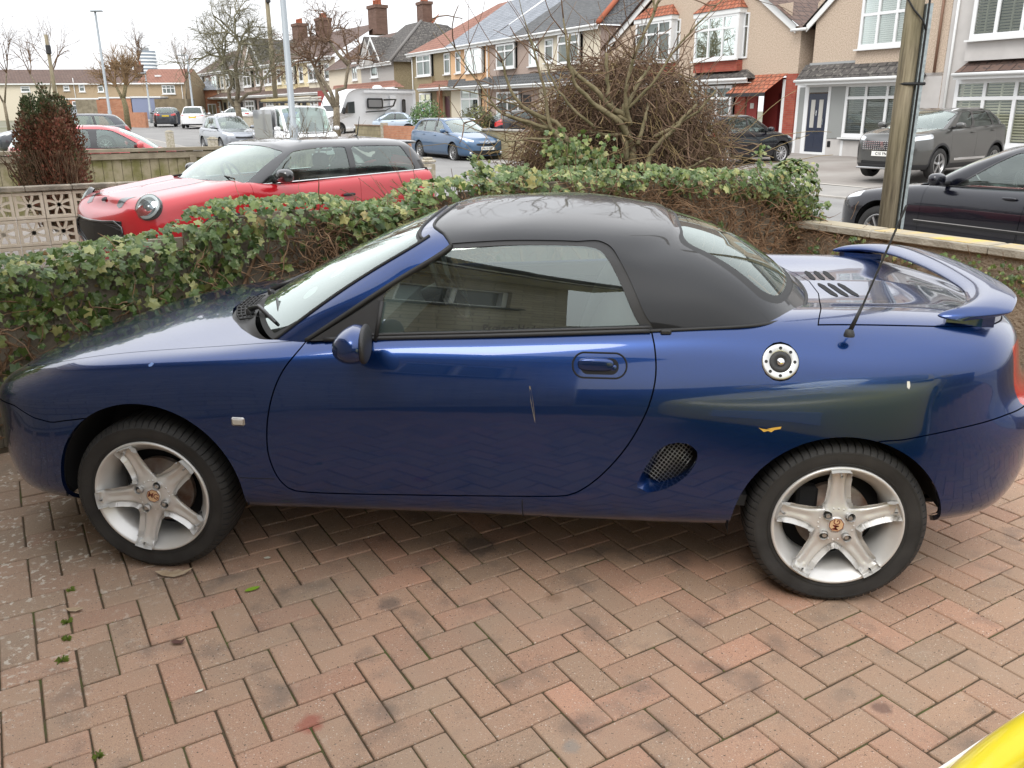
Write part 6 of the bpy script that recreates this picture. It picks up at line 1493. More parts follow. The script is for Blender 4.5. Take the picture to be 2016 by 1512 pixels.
# ------------------------------------------------------------------ houses
def roughcast(name, c1, c2, bump=.8):
    return mat(name, c1, .95, col2=c2, noise_scale=26, bump=bump, bump_scale=45, contrast=(.38, .62), detail=3)
W_BEIGE = roughcast('beige pebbledash', (.42, .33, .25), (.58, .47, .37)); W_CREAM = roughcast('cream render', (.60, .54, .42), (.68, .62, .50), .2); W_GREYP = mat('pale grey masonry paint', (.50, .48, .46), .85, noise_amt=.06, noise_scale=2)
W_ORANGE = roughcast('apricot render', (.60, .37, .20), (.68, .44, .26), .2); W_KHAKI = roughcast('khaki pebbledash', (.22, .18, .105), (.33, .27, .17)); W_PINK = roughcast('pinkish pebbledash', (.34, .26, .22), (.44, .35, .30)); W_YELL = roughcast('pale yellow render', (.66, .56, .34), (.72, .63, .42), .2)
W_GREYR = roughcast('grey roughcast', (.34, .33, .31), (.46, .44, .42)); W_TAN = roughcast('tan brick wall', (.29, .215, .13), (.37, .285, .19), .3)
M_RBRICK = brickmat(bpy.data.materials.new('red brick'), (.30, .055, .035), (.36, .09, .055), (.26, .12, .09), .225, .075, .3)
M_CHIM = brickmat(bpy.data.materials.new('sooty brick'), (.13, .07, .05), (.18, .10, .075), (.12, .10, .08), .225, .075, .3)
M_OBRICK = brickmat(bpy.data.materials.new('orange brick'), (.42, .16, .08), (.48, .22, .12), (.35, .28, .22), .225, .075, .3)
M_BLOCKW = brickmat(bpy.data.materials.new('buff block'), (.28, .24, .14), (.34, .29, .18), (.16, .14, .10), .44, .22, .4)
def tilemat(name, c1, c2, row=.30, moss=None):
    m = bpy.data.materials.new(name); m.use_nodes = True; n = m.node_tree.nodes; l = m.node_tree.links; b = n['Principled BSDF']; b.inputs['Roughness'].default_value = .8
    uv = n.new('ShaderNodeAttribute'); uv.attribute_name = 'rf'; sp = n.new('ShaderNodeSeparateXYZ'); l.new(uv.outputs['Vector'], sp.inputs[0]); cb = n.new('ShaderNodeCombineXYZ'); l.new(sp.outputs[0], cb.inputs[0]); l.new(sp.outputs[1], cb.inputs[1])
    br = n.new('ShaderNodeTexBrick'); br.inputs['Scale'].default_value = 1; br.inputs['Brick Width'].default_value = row*1.1; br.inputs['Row Height'].default_value = row; br.inputs['Mortar Size'].default_value = .022; br.inputs['Mortar Smooth'].default_value = .3; l.new(cb.outputs[0], br.inputs['Vector'])
    br.inputs['Color1'].default_value = (*c1, 1); br.inputs['Color2'].default_value = (*c2, 1); br.inputs['Mortar'].default_value = (*[x*.35 for x in c1], 1)
    z = n.new('ShaderNodeTexNoise'); z.inputs['Scale'].default_value = 1.3; z.inputs['Detail'].default_value = 8; l.new(cb.outputs[0], z.inputs['Vector'])
    r = n.new('ShaderNodeMapRange'); r.inputs[3].default_value = .7; r.inputs[4].default_value = 1.3; l.new(z.outputs['Fac'], r.inputs[0])
    mx_ = n.new('ShaderNodeMix'); mx_.data_type = 'RGBA'; mx_.blend_type = 'MULTIPLY'; mx_.inputs[0].default_value = 1; l.new(br.outputs['Color'], mx_.inputs[6]); l.new(r.outputs[0], mx_.inputs[7]); last = mx_.outputs[2]
    if moss:
        z3 = n.new('ShaderNodeTexNoise'); z3.inputs['Scale'].default_value = 7; z3.inputs['Detail'].default_value = 6; l.new(cb.outputs[0], z3.inputs['Vector']); r3 = n.new('ShaderNodeMapRange'); r3.inputs[1].default_value = .54; r3.inputs[2].default_value = .64; l.new(z3.outputs['Fac'], r3.inputs[0])
        m3 = n.new('ShaderNodeMix'); m3.data_type = 'RGBA'; l.new(r3.outputs[0], m3.inputs[0]); l.new(last, m3.inputs[6]); m3.inputs[7].default_value = (*moss, 1); last = m3.outputs[2]
    l.new(last, b.inputs['Base Color']); bp = n.new('ShaderNodeBump'); bp.inputs['Strength'].default_value = .7; bp.inputs['Distance'].default_value = .03; bp.invert = True; l.new(br.outputs['Fac'], bp.inputs['Height']); l.new(bp.outputs[0], b.inputs['Normal']); return m
T_DARK = tilemat('dark concrete tile', (.060, .054, .05), (.085, .076, .07), .32, (.16, .15, .13)); T_BROWN = tilemat('brown concrete tile', (.115, .07, .055), (.14, .09, .07), .34, (.07, .05, .045)); T_RED = tilemat('red clay tile', (.34, .10, .05), (.42, .15, .085), .2, (.22, .10, .06))
T_SLATE = tilemat('pale slate', (.22, .24, .27), (.28, .30, .33), .26); T_BLACK = tilemat('grey slate', (.075, .078, .082), (.10, .105, .11), .24, (.13, .13, .12)); T_REDBR = tilemat('red brown tile', (.24, .105, .07), (.28, .13, .09), .34)
M_HGL = glass('house glazing', (.75, .78, .76), 1.5, .02)
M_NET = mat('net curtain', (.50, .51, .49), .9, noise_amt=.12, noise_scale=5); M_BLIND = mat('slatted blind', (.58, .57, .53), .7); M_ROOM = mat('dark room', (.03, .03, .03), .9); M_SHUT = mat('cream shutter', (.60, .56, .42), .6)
M_NAVYD = mat('navy door', (.015, .022, .045), .4, coat=.3); M_FASC = mat('white fascia', (.72, .73, .72), .45); M_LEAD = mat('lead flashing', (.32, .33, .33), .6); M_TERR = mat('terracotta pot', (.34, .10, .05), .85)
FA = (np.array([8.9, 29.3]), R(-56), 22.4, 23.9)
def frame_of(A, phi):
    c, s = math.cos(phi), math.sin(phi); d = np.array([1.57974, -2.60106])-A; return d[0]*c+d[1]*s, -(-d[0]*s+d[1]*c)
class House:
    def __init__(s, name, label, A, phi, u0, g, cat='house', group=None):
        s.A = np.array(A, float); s.phi = phi; s.u0 = u0; s.g = g; s.cu, s.cd = frame_of(s.A, phi)
        c, sn = math.cos(phi), math.sin(phi); p = s.A+u0*np.array([c, sn]); s.root = empty(name, (p[0], p[1], g), phi, label, cat, group); s.groups = {}
    def P(s, u, y, z): return (u-s.u0, y, z-s.g)
    def cor(s, u, z, y):
        k = (s.cd+y)/s.cd; return s.cu+(u-s.cu)*k, 1.6+(z-1.6)*k
    def box(s, name, u0, u1, y0, y1, z0, z1, m, bev=0., parent=None):
        return MB().box(s.P((u0+u1)/2, (y0+y1)/2, (z0+z1)/2), (abs(u1-u0), abs(y1-y0), abs(z1-z0)), bev=bev).build(name, m, parent or s.root)
    def wall(s, name, u0, u1, z0, z1, y, holes, m, depth=.16, parent=None):
        xs = sorted({u0, u1}|{min(max(k, u0), u1) for h in holes for k in (h[0], h[2])}); zs = sorted({z0, z1}|{min(max(k, z0), z1) for h in holes for k in (h[1], h[3])}); mb = MB()
        for i in range(len(xs)-1):
            for j in range(len(zs)-1):
                cx, cz = (xs[i]+xs[i+1])/2, (zs[j]+zs[j+1])/2
                if any(h[0] < cx < h[2] and h[1] < cz < h[3] for h in holes): continue
                mb.add([s.P(xs[i], y, zs[j]), s.P(xs[i+1], y, zs[j]), s.P(xs[i+1], y, zs[j+1]), s.P(xs[i], y, zs[j+1])], [(0, 1, 2, 3)])
        for a, b, c, d in holes:
            for q in (((a, b), (c, b)), ((c, b), (c, d)), ((c, d), (a, d)), ((a, d), (a, b))):
                (x0, k0), (x1, k1) = q; mb.add([s.P(x0, y, k0), s.P(x1, y, k1), s.P(x1, y+depth, k1), s.P(x0, y+depth, k0)], [(0, 1, 2, 3)])
        return mb.build(name, m, parent or s.root, fix=False)
    def sidewall(s, u, y0, y1, z0, z1, m, top=None):
        V = [s.P(u, y0, z0), s.P(u, y1, z0)]+([s.P(u, y, z) for y, z in top] if top else [s.P(u, y1, z1), s.P(u, y0, z1)]); return MB().add(V, [tuple(range(len(V)))]).build('side_wall', m, s.root)
    def window(s, u0, z0, u1, z1, y=0., cols=3, top=.28, back='net', proud=.03, side=0, parent=None, sill=True, fw=.055):
        f = MB(); yf0, yf1 = y-proud, y+.03
        def bar(a, b, c, d): f.box(s.P((a+c)/2, (yf0+yf1)/2, (b+d)/2), (abs(c-a), yf1-yf0, abs(d-b)))
        bar(u0, z0, u1, z0+fw*1.3); bar(u0, z1-fw, u1, z1); bar(u0, z0+fw*1.3, u0+fw, z1-fw); bar(u1-fw, z0+fw*1.3, u1, z1-fw)
        for k in range(1, cols): x = u0+(u1-u0)*k/cols; bar(x-fw*.45, z0+fw*1.3, x+fw*.45, z1-fw)
        if top: zt = z1-(z1-z0)*top; f.box(s.P((u0+u1)/2, (yf0+yf1)/2-.004, zt), (u1-u0-2*fw, yf1-yf0-.002, fw*.9))
        fo_ = f.build('window', M_UPVC, parent or s.root)
        MB().add([s.P(u0, y+.012, z0), s.P(u1, y+.012, z0), s.P(u1, y+.012, z1), s.P(u0, y+.012, z1)], [(0, 1, 2, 3)]).build('pane', M_HGL, fo_)
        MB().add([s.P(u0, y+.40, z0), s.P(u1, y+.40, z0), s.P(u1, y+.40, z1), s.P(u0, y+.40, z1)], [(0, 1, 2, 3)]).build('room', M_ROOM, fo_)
        if back in ('blind', 'shutter'):
            b = MB(); n = int((z1-z0)/(.062 if back == 'blind' else .075))
            for k in range(n): b.box(s.P((u0+u1)/2, y+.09, z0+(k+.5)*(z1-z0)/n), (u1-u0-.06, .035, .036), M=Matrix.Rotation(R(38), 4, 'X'))
            if back == 'shutter':
                for k in range(cols*2+1): x = u0+(u1-u0)*k/(cols*2); b.box(s.P(x, y+.085, (z0+z1)/2), (.05, .04, z1-z0))
            b.build('slats', M_BLIND if back == 'blind' else M_SHUT, fo_)
        elif back == 'net':
            b = MB(); n = max(8, int((u1-u0)/.09)); V = []; seg = [(0, .42), (.6, 1.0)] if (int(u0*7) % 3 == 0) else [(0, 1)]
            for a, c in seg:
                V = []; m_ = max(4, int(n*(c-a)))
                for k in range(m_+1): x = u0+(u1-u0)*(a+(c-a)*k/m_); yy = y+.10+.03*(k % 2); V += [s.P(x, yy, z0), s.P(x, yy, z1)]
                b.add(V, [(2*k, 2*k+2, 2*k+3, 2*k+1) for k in range(m_)], True)
            b.build('curtain', M_NET, fo_)
        if sill: MB().box(s.P((u0+u1)/2, y-.05, z0-.03), (u1-u0+.16, .16, .05)).build('sill', M_FASC, fo_)
        return fo_
    def roofq(s, name, quads, m, thick=.0):
        """quads: lists of (u,y,z) points, lower edge first"""
        V = []; F = []; uvs = []
        for q in quads:
            P = [Vector(s.P(*p)) for p in q]; o = len(V); V += [tuple(p) for p in P]; F.append(tuple(range(o, o+len(P))))
            e = (P[1]-P[0]).normalized(); n = e.cross(P[2]-P[0]).normalized(); w_ = n.cross(e)
            for p in P: uvs.append(((p-P[0]).dot(e)+20, (p-P[0]).dot(w_)+20, 0))
        me = bpy.data.meshes.new(name); me.from_pydata(V, [], F); at = me.attributes.new('rf', 'FLOAT_VECTOR', 'POINT'); at.data.foreach_set('vector', [c for t in uvs for c in t]); me.update()
        return link_mesh(name, me, m, s.root)
    def chimney(s, u, y, z0, z1, w_=.9, d_=.55, pots=3):
        o = s.box('chimney', u-w_/2, u+w_/2, y-d_/2, y+d_/2, z0, z1, M_CHIM); s.box('crown', u-w_/2-.07, u+w_/2+.07, y-d_/2-.07, y+d_/2+.07, z1-.22, z1+.0, M_CHIM, parent=o)
        for k in range(pots):
            x, yy, zz = s.P(u-w_/2+w_*(k+.5)/pots, y, z1); mb = MB(); mb.lathe([(.13, 0), (.10, .3), (.13, .36), (.11, .4)], 10, 'z', (x, yy, zz)); mb.build('chimney_pot', M_TERR, o)
        return o
    def gutter(s, u0, u1, y, z, r=.055):
        x0, y0, z0 = s.P(u0, y, z); x1, _, _ = s.P(u1, y, z); MB().tube([(x0, y0, z0), (x1, y0, z0)], r, 6).build('gutter', M_FASC, s.root)
    def pipe(s, u, y, z0, z1, m=None):
        a, b = s.P(u, y, z0), s.P(u, y, z1); MB().tube([a, b], .04, 6).build('downpipe', m or M_FASC, s.root)
    def leanto(s, u0, u1, zt, zb_, out, m, hipL=.35, hipR=.35, fas=.16, y=0.):
        a0, b0 = s.cor(u0, zb_, -out+y); a1, _ = s.cor(u1, zb_, -out+y)
        s.roofq('porch_roof', [[(a0, y-out, zb_), (a1, y-out, zb_), (u1-hipR*.0, y+.0, zt), (u0+hipL, y+.0, zt)], [(a0, y-out, zb_), (u0+hipL, y, zt), (a0, y, zb_)], [(a1, y-out, zb_), (a1, y, zb_), (u1, y, zt)]], m)
        s.box('fascia', a0+.02, a1-.02, y-out+.02, y-out+.05, zb_-fas, zb_-.005, M_FASC); s.gutter(a0, a1, y-out-.03, zb_-.03); s.box('soffit', a0+.03, a1-.03, y-out+.05, y, zb_-fas, zb_-fas+.02, M_FASC)
        return a0, a1
A0 = (8.9, 29.3); PH = R(-56)
# ---- house with navy door
h = House('house', 'beige pebbledashed house with a navy front door and slatted blinds', A0, PH, -.41, .02)
ZG = .05
h.wall('wall', -.41, 4.72, 2.5, 4.0, 0, [(1.57, 3.42, 3.62, 4.0)], W_BEIGE)
h.wall('gable_wall', -.41, 4.72, 4.0, 5.0, 0, [(1.57, 4.0, 3.62, 5.0)], W_BEIGE)
MB().add([h.P(-.41, 0, 5.0), h.P(4.72, 0, 5.0), h.P(4.72, 0, 6.6), h.P(2.2, 0, 7.2), h.P(-.41, 0, 5.0)][:4], [(0, 1, 2, 3)]).build('gable', W_BEIGE, h.root)
h.wall('ground_wall', -.95, 4.72, ZG-.2, .62, 0, [], W_GREYP); h.box('plinth', 1.25, 4.0, -.06, 0, .56, .62, mat('grey sill', (.2, .22, .24), .6))
h.wall('ground_wall', 3.7, 4.72, .62, 2.6, 0, [], W_GREYP)
h.window(1.57, 3.42, 3.62, 5.0, -.1, 3, .36, 'blind', fw=.10); h.box('bay_panel', 1.50, 3.66, -.08, .0, 2.84, 3.38, W_BEIGE)
h.window(1.22, .66, 3.70, 2.36, -.02, 3, .26, 'blind', fw=.10)
fr_ = h.box('porch_frame', -.98, 1.24, -.01, .03, 2.30, 2.46, M_UPVC)
for a, b in ((-.98, -.86), (-.60, -.42), (.44, .56), (1.20, 1.30)): h.box('porch_post', a, b, -.015, .03, ZG-.15, 2.32, M_UPVC)
h.box('porch_panel', .56, 1.22, -.005, .03, ZG-.1, .58, W_GREYP); h.box('porch_glass', .56, 1.22, .0, .02, .58, 2.3, mat('obscure glass', (.28, .29, .28), .25)); h.box('porch_glass', -.86, -.6, .0, .02, .55, 2.3, mat('obscure glass'))
h.box('transom_glass', -.42, .44, 0, .02, 2.12, 2.3, mat('obscure glass')); h.box('threshold', -.5, .5, -.03, .03, ZG-.12, .13, M_UPVC)
dr_ = h.box('front_door', -.40, .43, -.01, .03, .13, 2.08, M_NAVYD, .004)
for a, b in ((-.26, -.08), (.10, .28)): h.box('door_light', a, b, -.02, .0, .95, 1.88, mat('leaded glass', (.45, .44, .40), .2), parent=dr_)
h.box('letter_plate', -.14, .18, -.025, 0, .78, .85, M_CHROME, parent=dr_); h.box('knocker', -.005, .035, -.04, 0, 1.35, 1.52, M_CHROME, parent=dr_); h.box('handle', .33, .37, -.06, 0, 1.05, 1.25, M_CHROME, parent=dr_)
for a, b in ((-.3, -.02), (.06, .34)): h.box('door_panel', a, b, -.018, 0, .3, .68, M_NAVYD, .006, parent=dr_)
h.leanto(-1.15, 3.75, 3.05, 2.52, .55, T_DARK, .45); 
h.box('lead_flashing', -.5, 3.6, -.03, 0, 3.02, 3.09, M_LEAD); h.sidewall(4.72, 0, 8, 0, 5, W_BEIGE); h.sidewall(-.41, 0, 8, 0, 5, W_BEIGE)
# barge board rising to the right
def barge(H, u0, z0, u1, z1, y=-.12, w_=.20, nm='barge_board'):
    a0, b0 = H.cor(u0, z0, y); a1, b1 = H.cor(u1, z1, y); V = [H.P(a0, y, b0), H.P(a1, y, b1), H.P(a1, y, b1+w_*1.15), H.P(a0, y, b0+w_*1.15)]; V += [(x, yy+.04, z) for x, yy, z in V]
    return MB().add(V, [(0, 1, 2, 3), (7, 6, 5, 4), (0, 4, 5, 1), (1, 5, 6, 2), (2, 6, 7, 3), (3, 7, 4, 0)]).build(nm, M_FASC, H.root)
barge(h, -.85, 4.12, 1.9, 6.35); barge(h, 1.9, 6.35, 4.9, 6.5)
h.roofq('roof', [[(-.9, -.15, 4.28), (-.9, 9, 4.28), (2.0, 9, 6.65), (2.0, -.15, 6.65)], [(2.0, -.15, 6.65), (2.0, 9, 6.65), (5.2, 9, 6.75), (5.2, -.15, 6.75)]], T_DARK)
h.pipe(4.45, -.05, 2.6, 5.2, mat('brown pipe', (.2, .11, .07), .6)); h.box('meter_box', 2.15, 2.3, -.03, 0, .3, .48, M_DARK); h.box('house_plaque', .62, .76, -.03, 0, .32, .52, M_DARK, .03)
# ---- grey painted house on the right
h = House('house', 'pale grey painted house with cream shutters cut by the frame edge', A0, PH, 4.74, .02)
h.wall('wall', 4.74, 13, -.2, 6.4, 0, [(5.6, 3.42, 8.6, 5.2), (5.3, .5, 9.0, 2.36)], W_GREYP)
h.window(5.6, 3.42, 8.6, 5.2, -.25, 4, .0, 'shutter', fw=.11); h.window(5.3, .5, 9.0, 2.36, -.12, 4, .28, 'shutter', fw=.11)
h.box('bay_panel', 5.5, 8.7, -.22, 0, 2.86, 3.36, W_GREYP); h.leanto(5.05, 9.3, 2.86, 2.52, .5, T_BROWN, .45); h.roofq('roof', [[(4.7, -.3, 6.4), (13, -.3, 6.4), (13, 4, 8.6), (4.7, 4, 8.6)]], T_DARK)
h.pipe(4.95, -.05, 0, 6)
# ---- wide beige gabled pair
h = House('house', 'wide beige gabled house with red tiled bays and a brick porch', A0, PH, -13.1, .15)
hol = [(-10.45, 3.5, -8.0, 5.14), (-6.42, 3.42, -3.95, 5.02), (-6.65, .9, -4.1, 2.46), (-10.6, .9, -8.0, 2.46), (-3.55, .1, -1.55, 2.72)]
h.wall('wall', -12.9, -1.05, -.1, 4.35, 0, [(a, b, c, min(d, 4.35)) for a, b, c, d in hol], W_BEIGE)
apx = (-6.9, 7.75)
h.wall('upper_wall', -12.4, -1.55, 4.35, 5.15, 0, [(a, 4.35, c, min(d, 5.15)) for a, b, c, d in hol[:2]], W_BEIGE)
MB().add([h.P(-11.1, 0, 5.15), h.P(-2.75, 0, 5.15), h.P(*[apx[0], 0, apx[1]])], [(0, 1, 2)]).build('gable', W_BEIGE, h.root)
h.sidewall(-1.05, 0, 9, -.1, 4.4, W_BEIGE); h.box('side_brick', -1.06, -1.0, .0, 6, -.1, 2.75, M_RBRICK)
h.roofq('roof', [[(-13.4, -.25, 4.25), (-13.4, 9, 4.25), (-6.9, 9, 7.98), (-6.9, -.25, 7.98)][::1], [(-6.9, -.25, 7.98), (-6.9, 9, 7.98), (-.75, 9, 4.2), (-.75, -.25, 4.2)]], T_BROWN)
barge(h, -13.2, 4.18, -6.9, 7.80, w_=.24); barge(h, -6.9, 7.80, -1.35, 4.12, w_=.24)
for (a, b, c, d), cl in zip(hol[:2], ('net', 'net')):
    h.window(a, b, c, d, -.30, 3, .30, cl, fw=.09); h.window(c+.02, b, c+.28, d, -.02, 1, .30, 'dark', fw=.05, sill=False)
    h.box('bay_side', c, c+.04, -.32, .0, b, d, M_UPVC); h.box('bay_head', a-.1, c+.1, -.36, .0, d, d+.17, M_FASC)
    h.roofq('bay_roof', [[(a-.12, -.40, d+.17), (c+.14, -.40, d+.17), (c-.30, 0, d+.62), (a+.35, 0, d+.62)], [(a-.12, -.4, d+.17), (a+.35, 0, d+.62), (a-.12, 0, d+.17)], [(c+.14, -.4, d+.17), (c+.14, 0, d+.17), (c-.3, 0, d+.62)]], T_RED)
    h.box('brick_apron', a-.02, c+.04, -.28, 0, 2.98, b-.06, M_RBRICK)
h.leanto(-7.0, -3.6, 3.02, 2.68, .55, T_DARK, .5); h.leanto(-11.0, -7.7, 3.02, 2.68, .55, T_DARK, .5)
h.window(-6.65, .9, -4.1, 2.46, -.25, 3, .30, 'net', fw=.10); h.window(-10.6, .9, -8.0, 2.46, -.25, 3, .3, 'net', fw=.1); h.box('brick_base', -6.7, -4.0, -.28, 0, 0, .88, M_RBRICK); h.box('brick_pier', -4.1, -3.55, -.05, .02, 0, 2.6, M_RBRICK)
h.roofq('porch_canopy', [[(-3.95, -.7, 2.15), (-1.9, -.7, 2.15), (-1.5, 0, 2.80), (-3.5, 0, 2.80)]], T_RED); h.box('canopy_board', -3.95, -1.9, -.70, -.66, 2.03, 2.15, M_CLAD)
M_MAR = mat('maroon plaster', (.26, .035, .03), .7)
h.box('porch_recess', -3.55, -1.55, .9, .95, .1, 2.7, M_MAR); h.box('porch_side', -3.5, -2.95, .0, .06, .1, 2.5, M_MAR); h.box('porch_door', -2.75, -1.95, .86, .9, .1, 2.15, mat('dark red door', (.12, .01, .012), .4)); h.box('white_jamb', -1.72, -1.55, 0, .5, .1, 2.6, M_FASC)
h.box('brick_pier', -1.55, -1.03, -.03, .02, 0, 2.78, M_RBRICK); h.box('house_plaque', -3.3, -3.1, -.03, .0, 1.6, 1.8, M_BLIND, .05)
h.gutter(-1.3, -.6, -.25, 4.2)
# ---- terrace of four: khaki, apricot, pink, cream
h = House('terrace_house', 'khaki and apricot rendered pair with brown tile and pale slate roofs', A0, PH, -37.75, .55)
hol = [(-36.45, 3.85, -33.97, 5.24), (-32.15, 3.85, -31.22, 5.15), (-36.45, 1.0, -34.4, 2.76), (-32.4, .6, -31.4, 2.5)]
h.wall('khaki_wall', -37.75, -31.1, .4, 5.4, 0, hol, W_KHAKI)
h.window(*[hol[0][k] for k in (0, 1, 2, 3)], -.22, 2, .3, 'net', fw=.1); h.box('bay_panel', -36.5, -33.9, -.2, 0, 3.05, 3.8, W_KHAKI); h.window(-32.15, 3.85, -31.22, 5.15, 0, 1, .3, 'net', fw=.09)
h.window(-36.45, 1.0, -34.4, 2.76, -.1, 2, .3, 'dark', fw=.1); h.box('brick_pier', -33.1, -32.6, -.2, .0, .5, 2.85, M_OBRICK); h.box('front_door', -32.4, -31.4, .1, .14, .6, 2.5, mat('plum door', (.07, .02, .03), .4))
hol2 = [(-30.33, 3.85, -29.54, 5.15), (-28.43, 3.78, -26.1, 5.18), (-29.2, .9, -26.6, 2.86)]
h.wall('apricot_wall', -31.1, -25.5, .4, 5.4, 0, hol2[:2]+[(-29.2, .9, -26.6, 2.86)], W_ORANGE); h.window(*hol2[0], 0, 1, .3, 'net', fw=.09); h.window(*hol2[1], -.22, 2, .3, 'net', fw=.1); h.box('bay_panel', -28.45, -26.1, -.2, 0, 3.1, 3.72, W_ORANGE); h.window(*hol2[2], -.2, 2, .3, 'net', fw=.1)
h.box('white_panel', -31.1, -29.3, -.04, 0, .5, 2.8, W_CREAM)
h.leanto(-37.0, -31.8, 3.5, 3.02, .7, T_REDBR, .6); h.leanto(-31.8, -25.6, 3.5, 3.0, .7, T_BLACK, .3)
h.pipe(-37.6, -.1, .6, 5.2); h.pipe(-25.6, -.1, .6, 5.2)
h.roofq('brown_roof', [[(-38.1, -.35, 5.42), (-31.5, -.35, 5.42), (-31.5, 4.5, 8.45), (-33.0, 4.5, 8.45)], [(-38.1, 9.3, 5.42), (-38.1, -.35, 5.42), (-33.0, 4.5, 8.45)]], T_REDBR); h.roofq('slate_roof', [[(-31.5, -.35, 5.42), (-25.4, -.35, 5.42), (-25.4, 4.5, 8.45), (-31.5, 4.5, 8.45)]], T_SLATE)
h.gutter(-38.1, -25.4, -.4, 5.38); h.box('fascia', -38.1, -25.4, -.33, -.3, 5.2, 5.4, M_FASC); h.sidewall(-25.5, 0, 9, .4, 5.4, W_PINK); h.sidewall(-37.75, 0, 9, .4, 5.4, W_KHAKI)
h = House('terrace_house', 'pinkish and cream rendered pair with slate roof beyond the pollarded shrub', A0, PH, -25.44, .4)
hol = [(-24.2, 3.85, -22.0, 5.17), (-20.65, 3.85, -19.65, 5.1), (-24.2, .8, -21.5, 2.6)]
h.wall('pink_wall', -25.44, -19.55, .2, 5.4, 0, hol, W_PINK); h.window(*hol[0], -.2, 2, .3, 'net', fw=.1); h.window(*hol[1], 0, 1, .3, 'blind', fw=.09); h.window(*hol[2], -.2, 2, .3, 'net', fw=.1)
hol = [(-18.94, 3.95, -18.07, 5.12), (-17.27, 3.78, -15.24, 5.18), (-17.5, .8, -15.0, 2.6), (-21.3, .3, -20.4, 2.4), (-19.6, .8, -18.2, 2.5)]
h.wall('cream_wall', -19.55, -13.7, .2, 5.4, 0, hol[:3], W_CREAM); h.window(*hol[0], 0, 1, .3, 'blind', fw=.09); h.window(*hol[1], -.22, 2, .3, 'blind', fw=.1); h.window(*hol[2], -.2, 2, .3, 'net', fw=.1)
h.box('front_door', -21.3, -20.4, -.02, 0, .3, 2.4, M_CLAD); h.leanto(-25.4, -14.2, 3.5, 2.92, .7, T_BLACK, .3)
h.roofq('slate_roof', [[(-25.44, -.35, 5.42), (-22.5, -.35, 5.42), (-22.5, 4.5, 8.3), (-25.44, 4.5, 8.3)]], T_SLATE); h.roofq('dark_roof', [[(-22.5, -.35, 5.42), (-13.5, -.35, 5.42), (-17.0, 4.5, 8.3), (-22.5, 4.5, 8.3)], [(-13.5, -.35, 5.42), (-13.5, 9.3, 5.42), (-17, 4.5, 8.3)]], T_BLACK)
MB().tube([h.P(-13.4, -.35, 5.48), h.P(-17.0, 4.5, 8.38)], .13, 6).build('hip_tiles', M_TERR, h.root)
h.gutter(-25.44, -13.5, -.4, 5.38); h.box('fascia', -25.44, -13.5, -.33, -.3, 5.2, 5.4, M_FASC); h.sidewall(-13.7, 0, 9, .2, 5.4, W_PINK); h.chimney(-12.2, 6.5, 5, 9.5, 1.2, .9, 2)
# ---- grey gabled house with khaki side
h = House('house', 'grey gabled house with dark hipped roof and tall brick chimney behind the motorhome', A0, PH, -55.2, .6)
hol = [(-46.8, 4.1, -45.15, 5.44), (-51.6, 4.05, -50.3, 5.5)]
h.wall('grey_wall', -49.3, -41.6, .4, 5.15, 0, [hol[0]], W_GREYR); h.wall('cream_wall', -58.6, -49.3, .4, 5.15, 0, [hol[1]], W_CREAM); h.window(*hol[0], -.02, 1, .3, 'net', fw=.14); h.window(*hol[1], -.02, 2, .3, 'net', fw=.12)
h.sidewall(-41.6, 0, 8, .4, 5.15, W_KHAKI); MB().add([h.P(-48.6, -.44, 5.05), h.P(-44.8, -.44, 5.05), h.P(-46.7, -.44, 7.1)], [(0, 1, 2)]).build('gable', W_GREYR, h.root); barge(h, -48.9, 5.0, -46.7, 6.95, -.5, .2); barge(h, -46.7, 6.95, -44.6, 5.0, -.5, .2)
h.roofq('roof', [[(-49.4, -.4, 5.1), (-41.2, -.4, 5.1), (-44.6, 3.6, 8.3), (-48.0, 3.6, 8.3)], [(-41.2, -.4, 5.1), (-41.2, 9, 5.1), (-43.8, 5.5, 8.0), (-44.6, 3.6, 8.3)]], T_DARK); h.roofq('brown_roof', [[(-59, -.4, 5.1), (-49.4, -.4, 5.1), (-49.4, 4, 8.0), (-59, 4, 8.0)]], T_BROWN)
h.roofq('dormer_roof', [[(-48.8, -.5, 5.25), (-46.7, -.5, 7.2), (-46.7, 3, 7.2), (-48.8, 1, 5.25)], [(-46.7, -.5, 7.2), (-44.6, -.5, 5.25), (-44.6, 1, 5.25), (-46.7, 3, 7.2)]], T_DARK)
MB().tube([h.P(-41.2, -.4, 5.15), h.P(-44.6, 3.6, 8.33)], .11, 6).build('hip_tiles', mat('grey hip tile', (.17, .16, .15), .8), h.root); h.roofq('orange_roof', [[(-48.2, 3.4, 6.4), (-45.0, 3.4, 6.4), (-45.0, 5.4, 9.0), (-47.2, 5.4, 8.6)]], T_RED)
h.chimney(-46.3, 4.6, 7.2, 9.9, 1.3, .8, 4); h.leanto(-57.9, -41.6, 3.8, 3.25, .8, T_REDBR, .6); h.box('red_wall', -59.6, -57.2, -.9, -.3, .4, 3.4, M_MAR); h.gutter(-44.6, -41.2, -.45, 5.08); h.box('fascia', -49.4, -41.2, -.36, -.33, 4.88, 5.1, M_FASC)
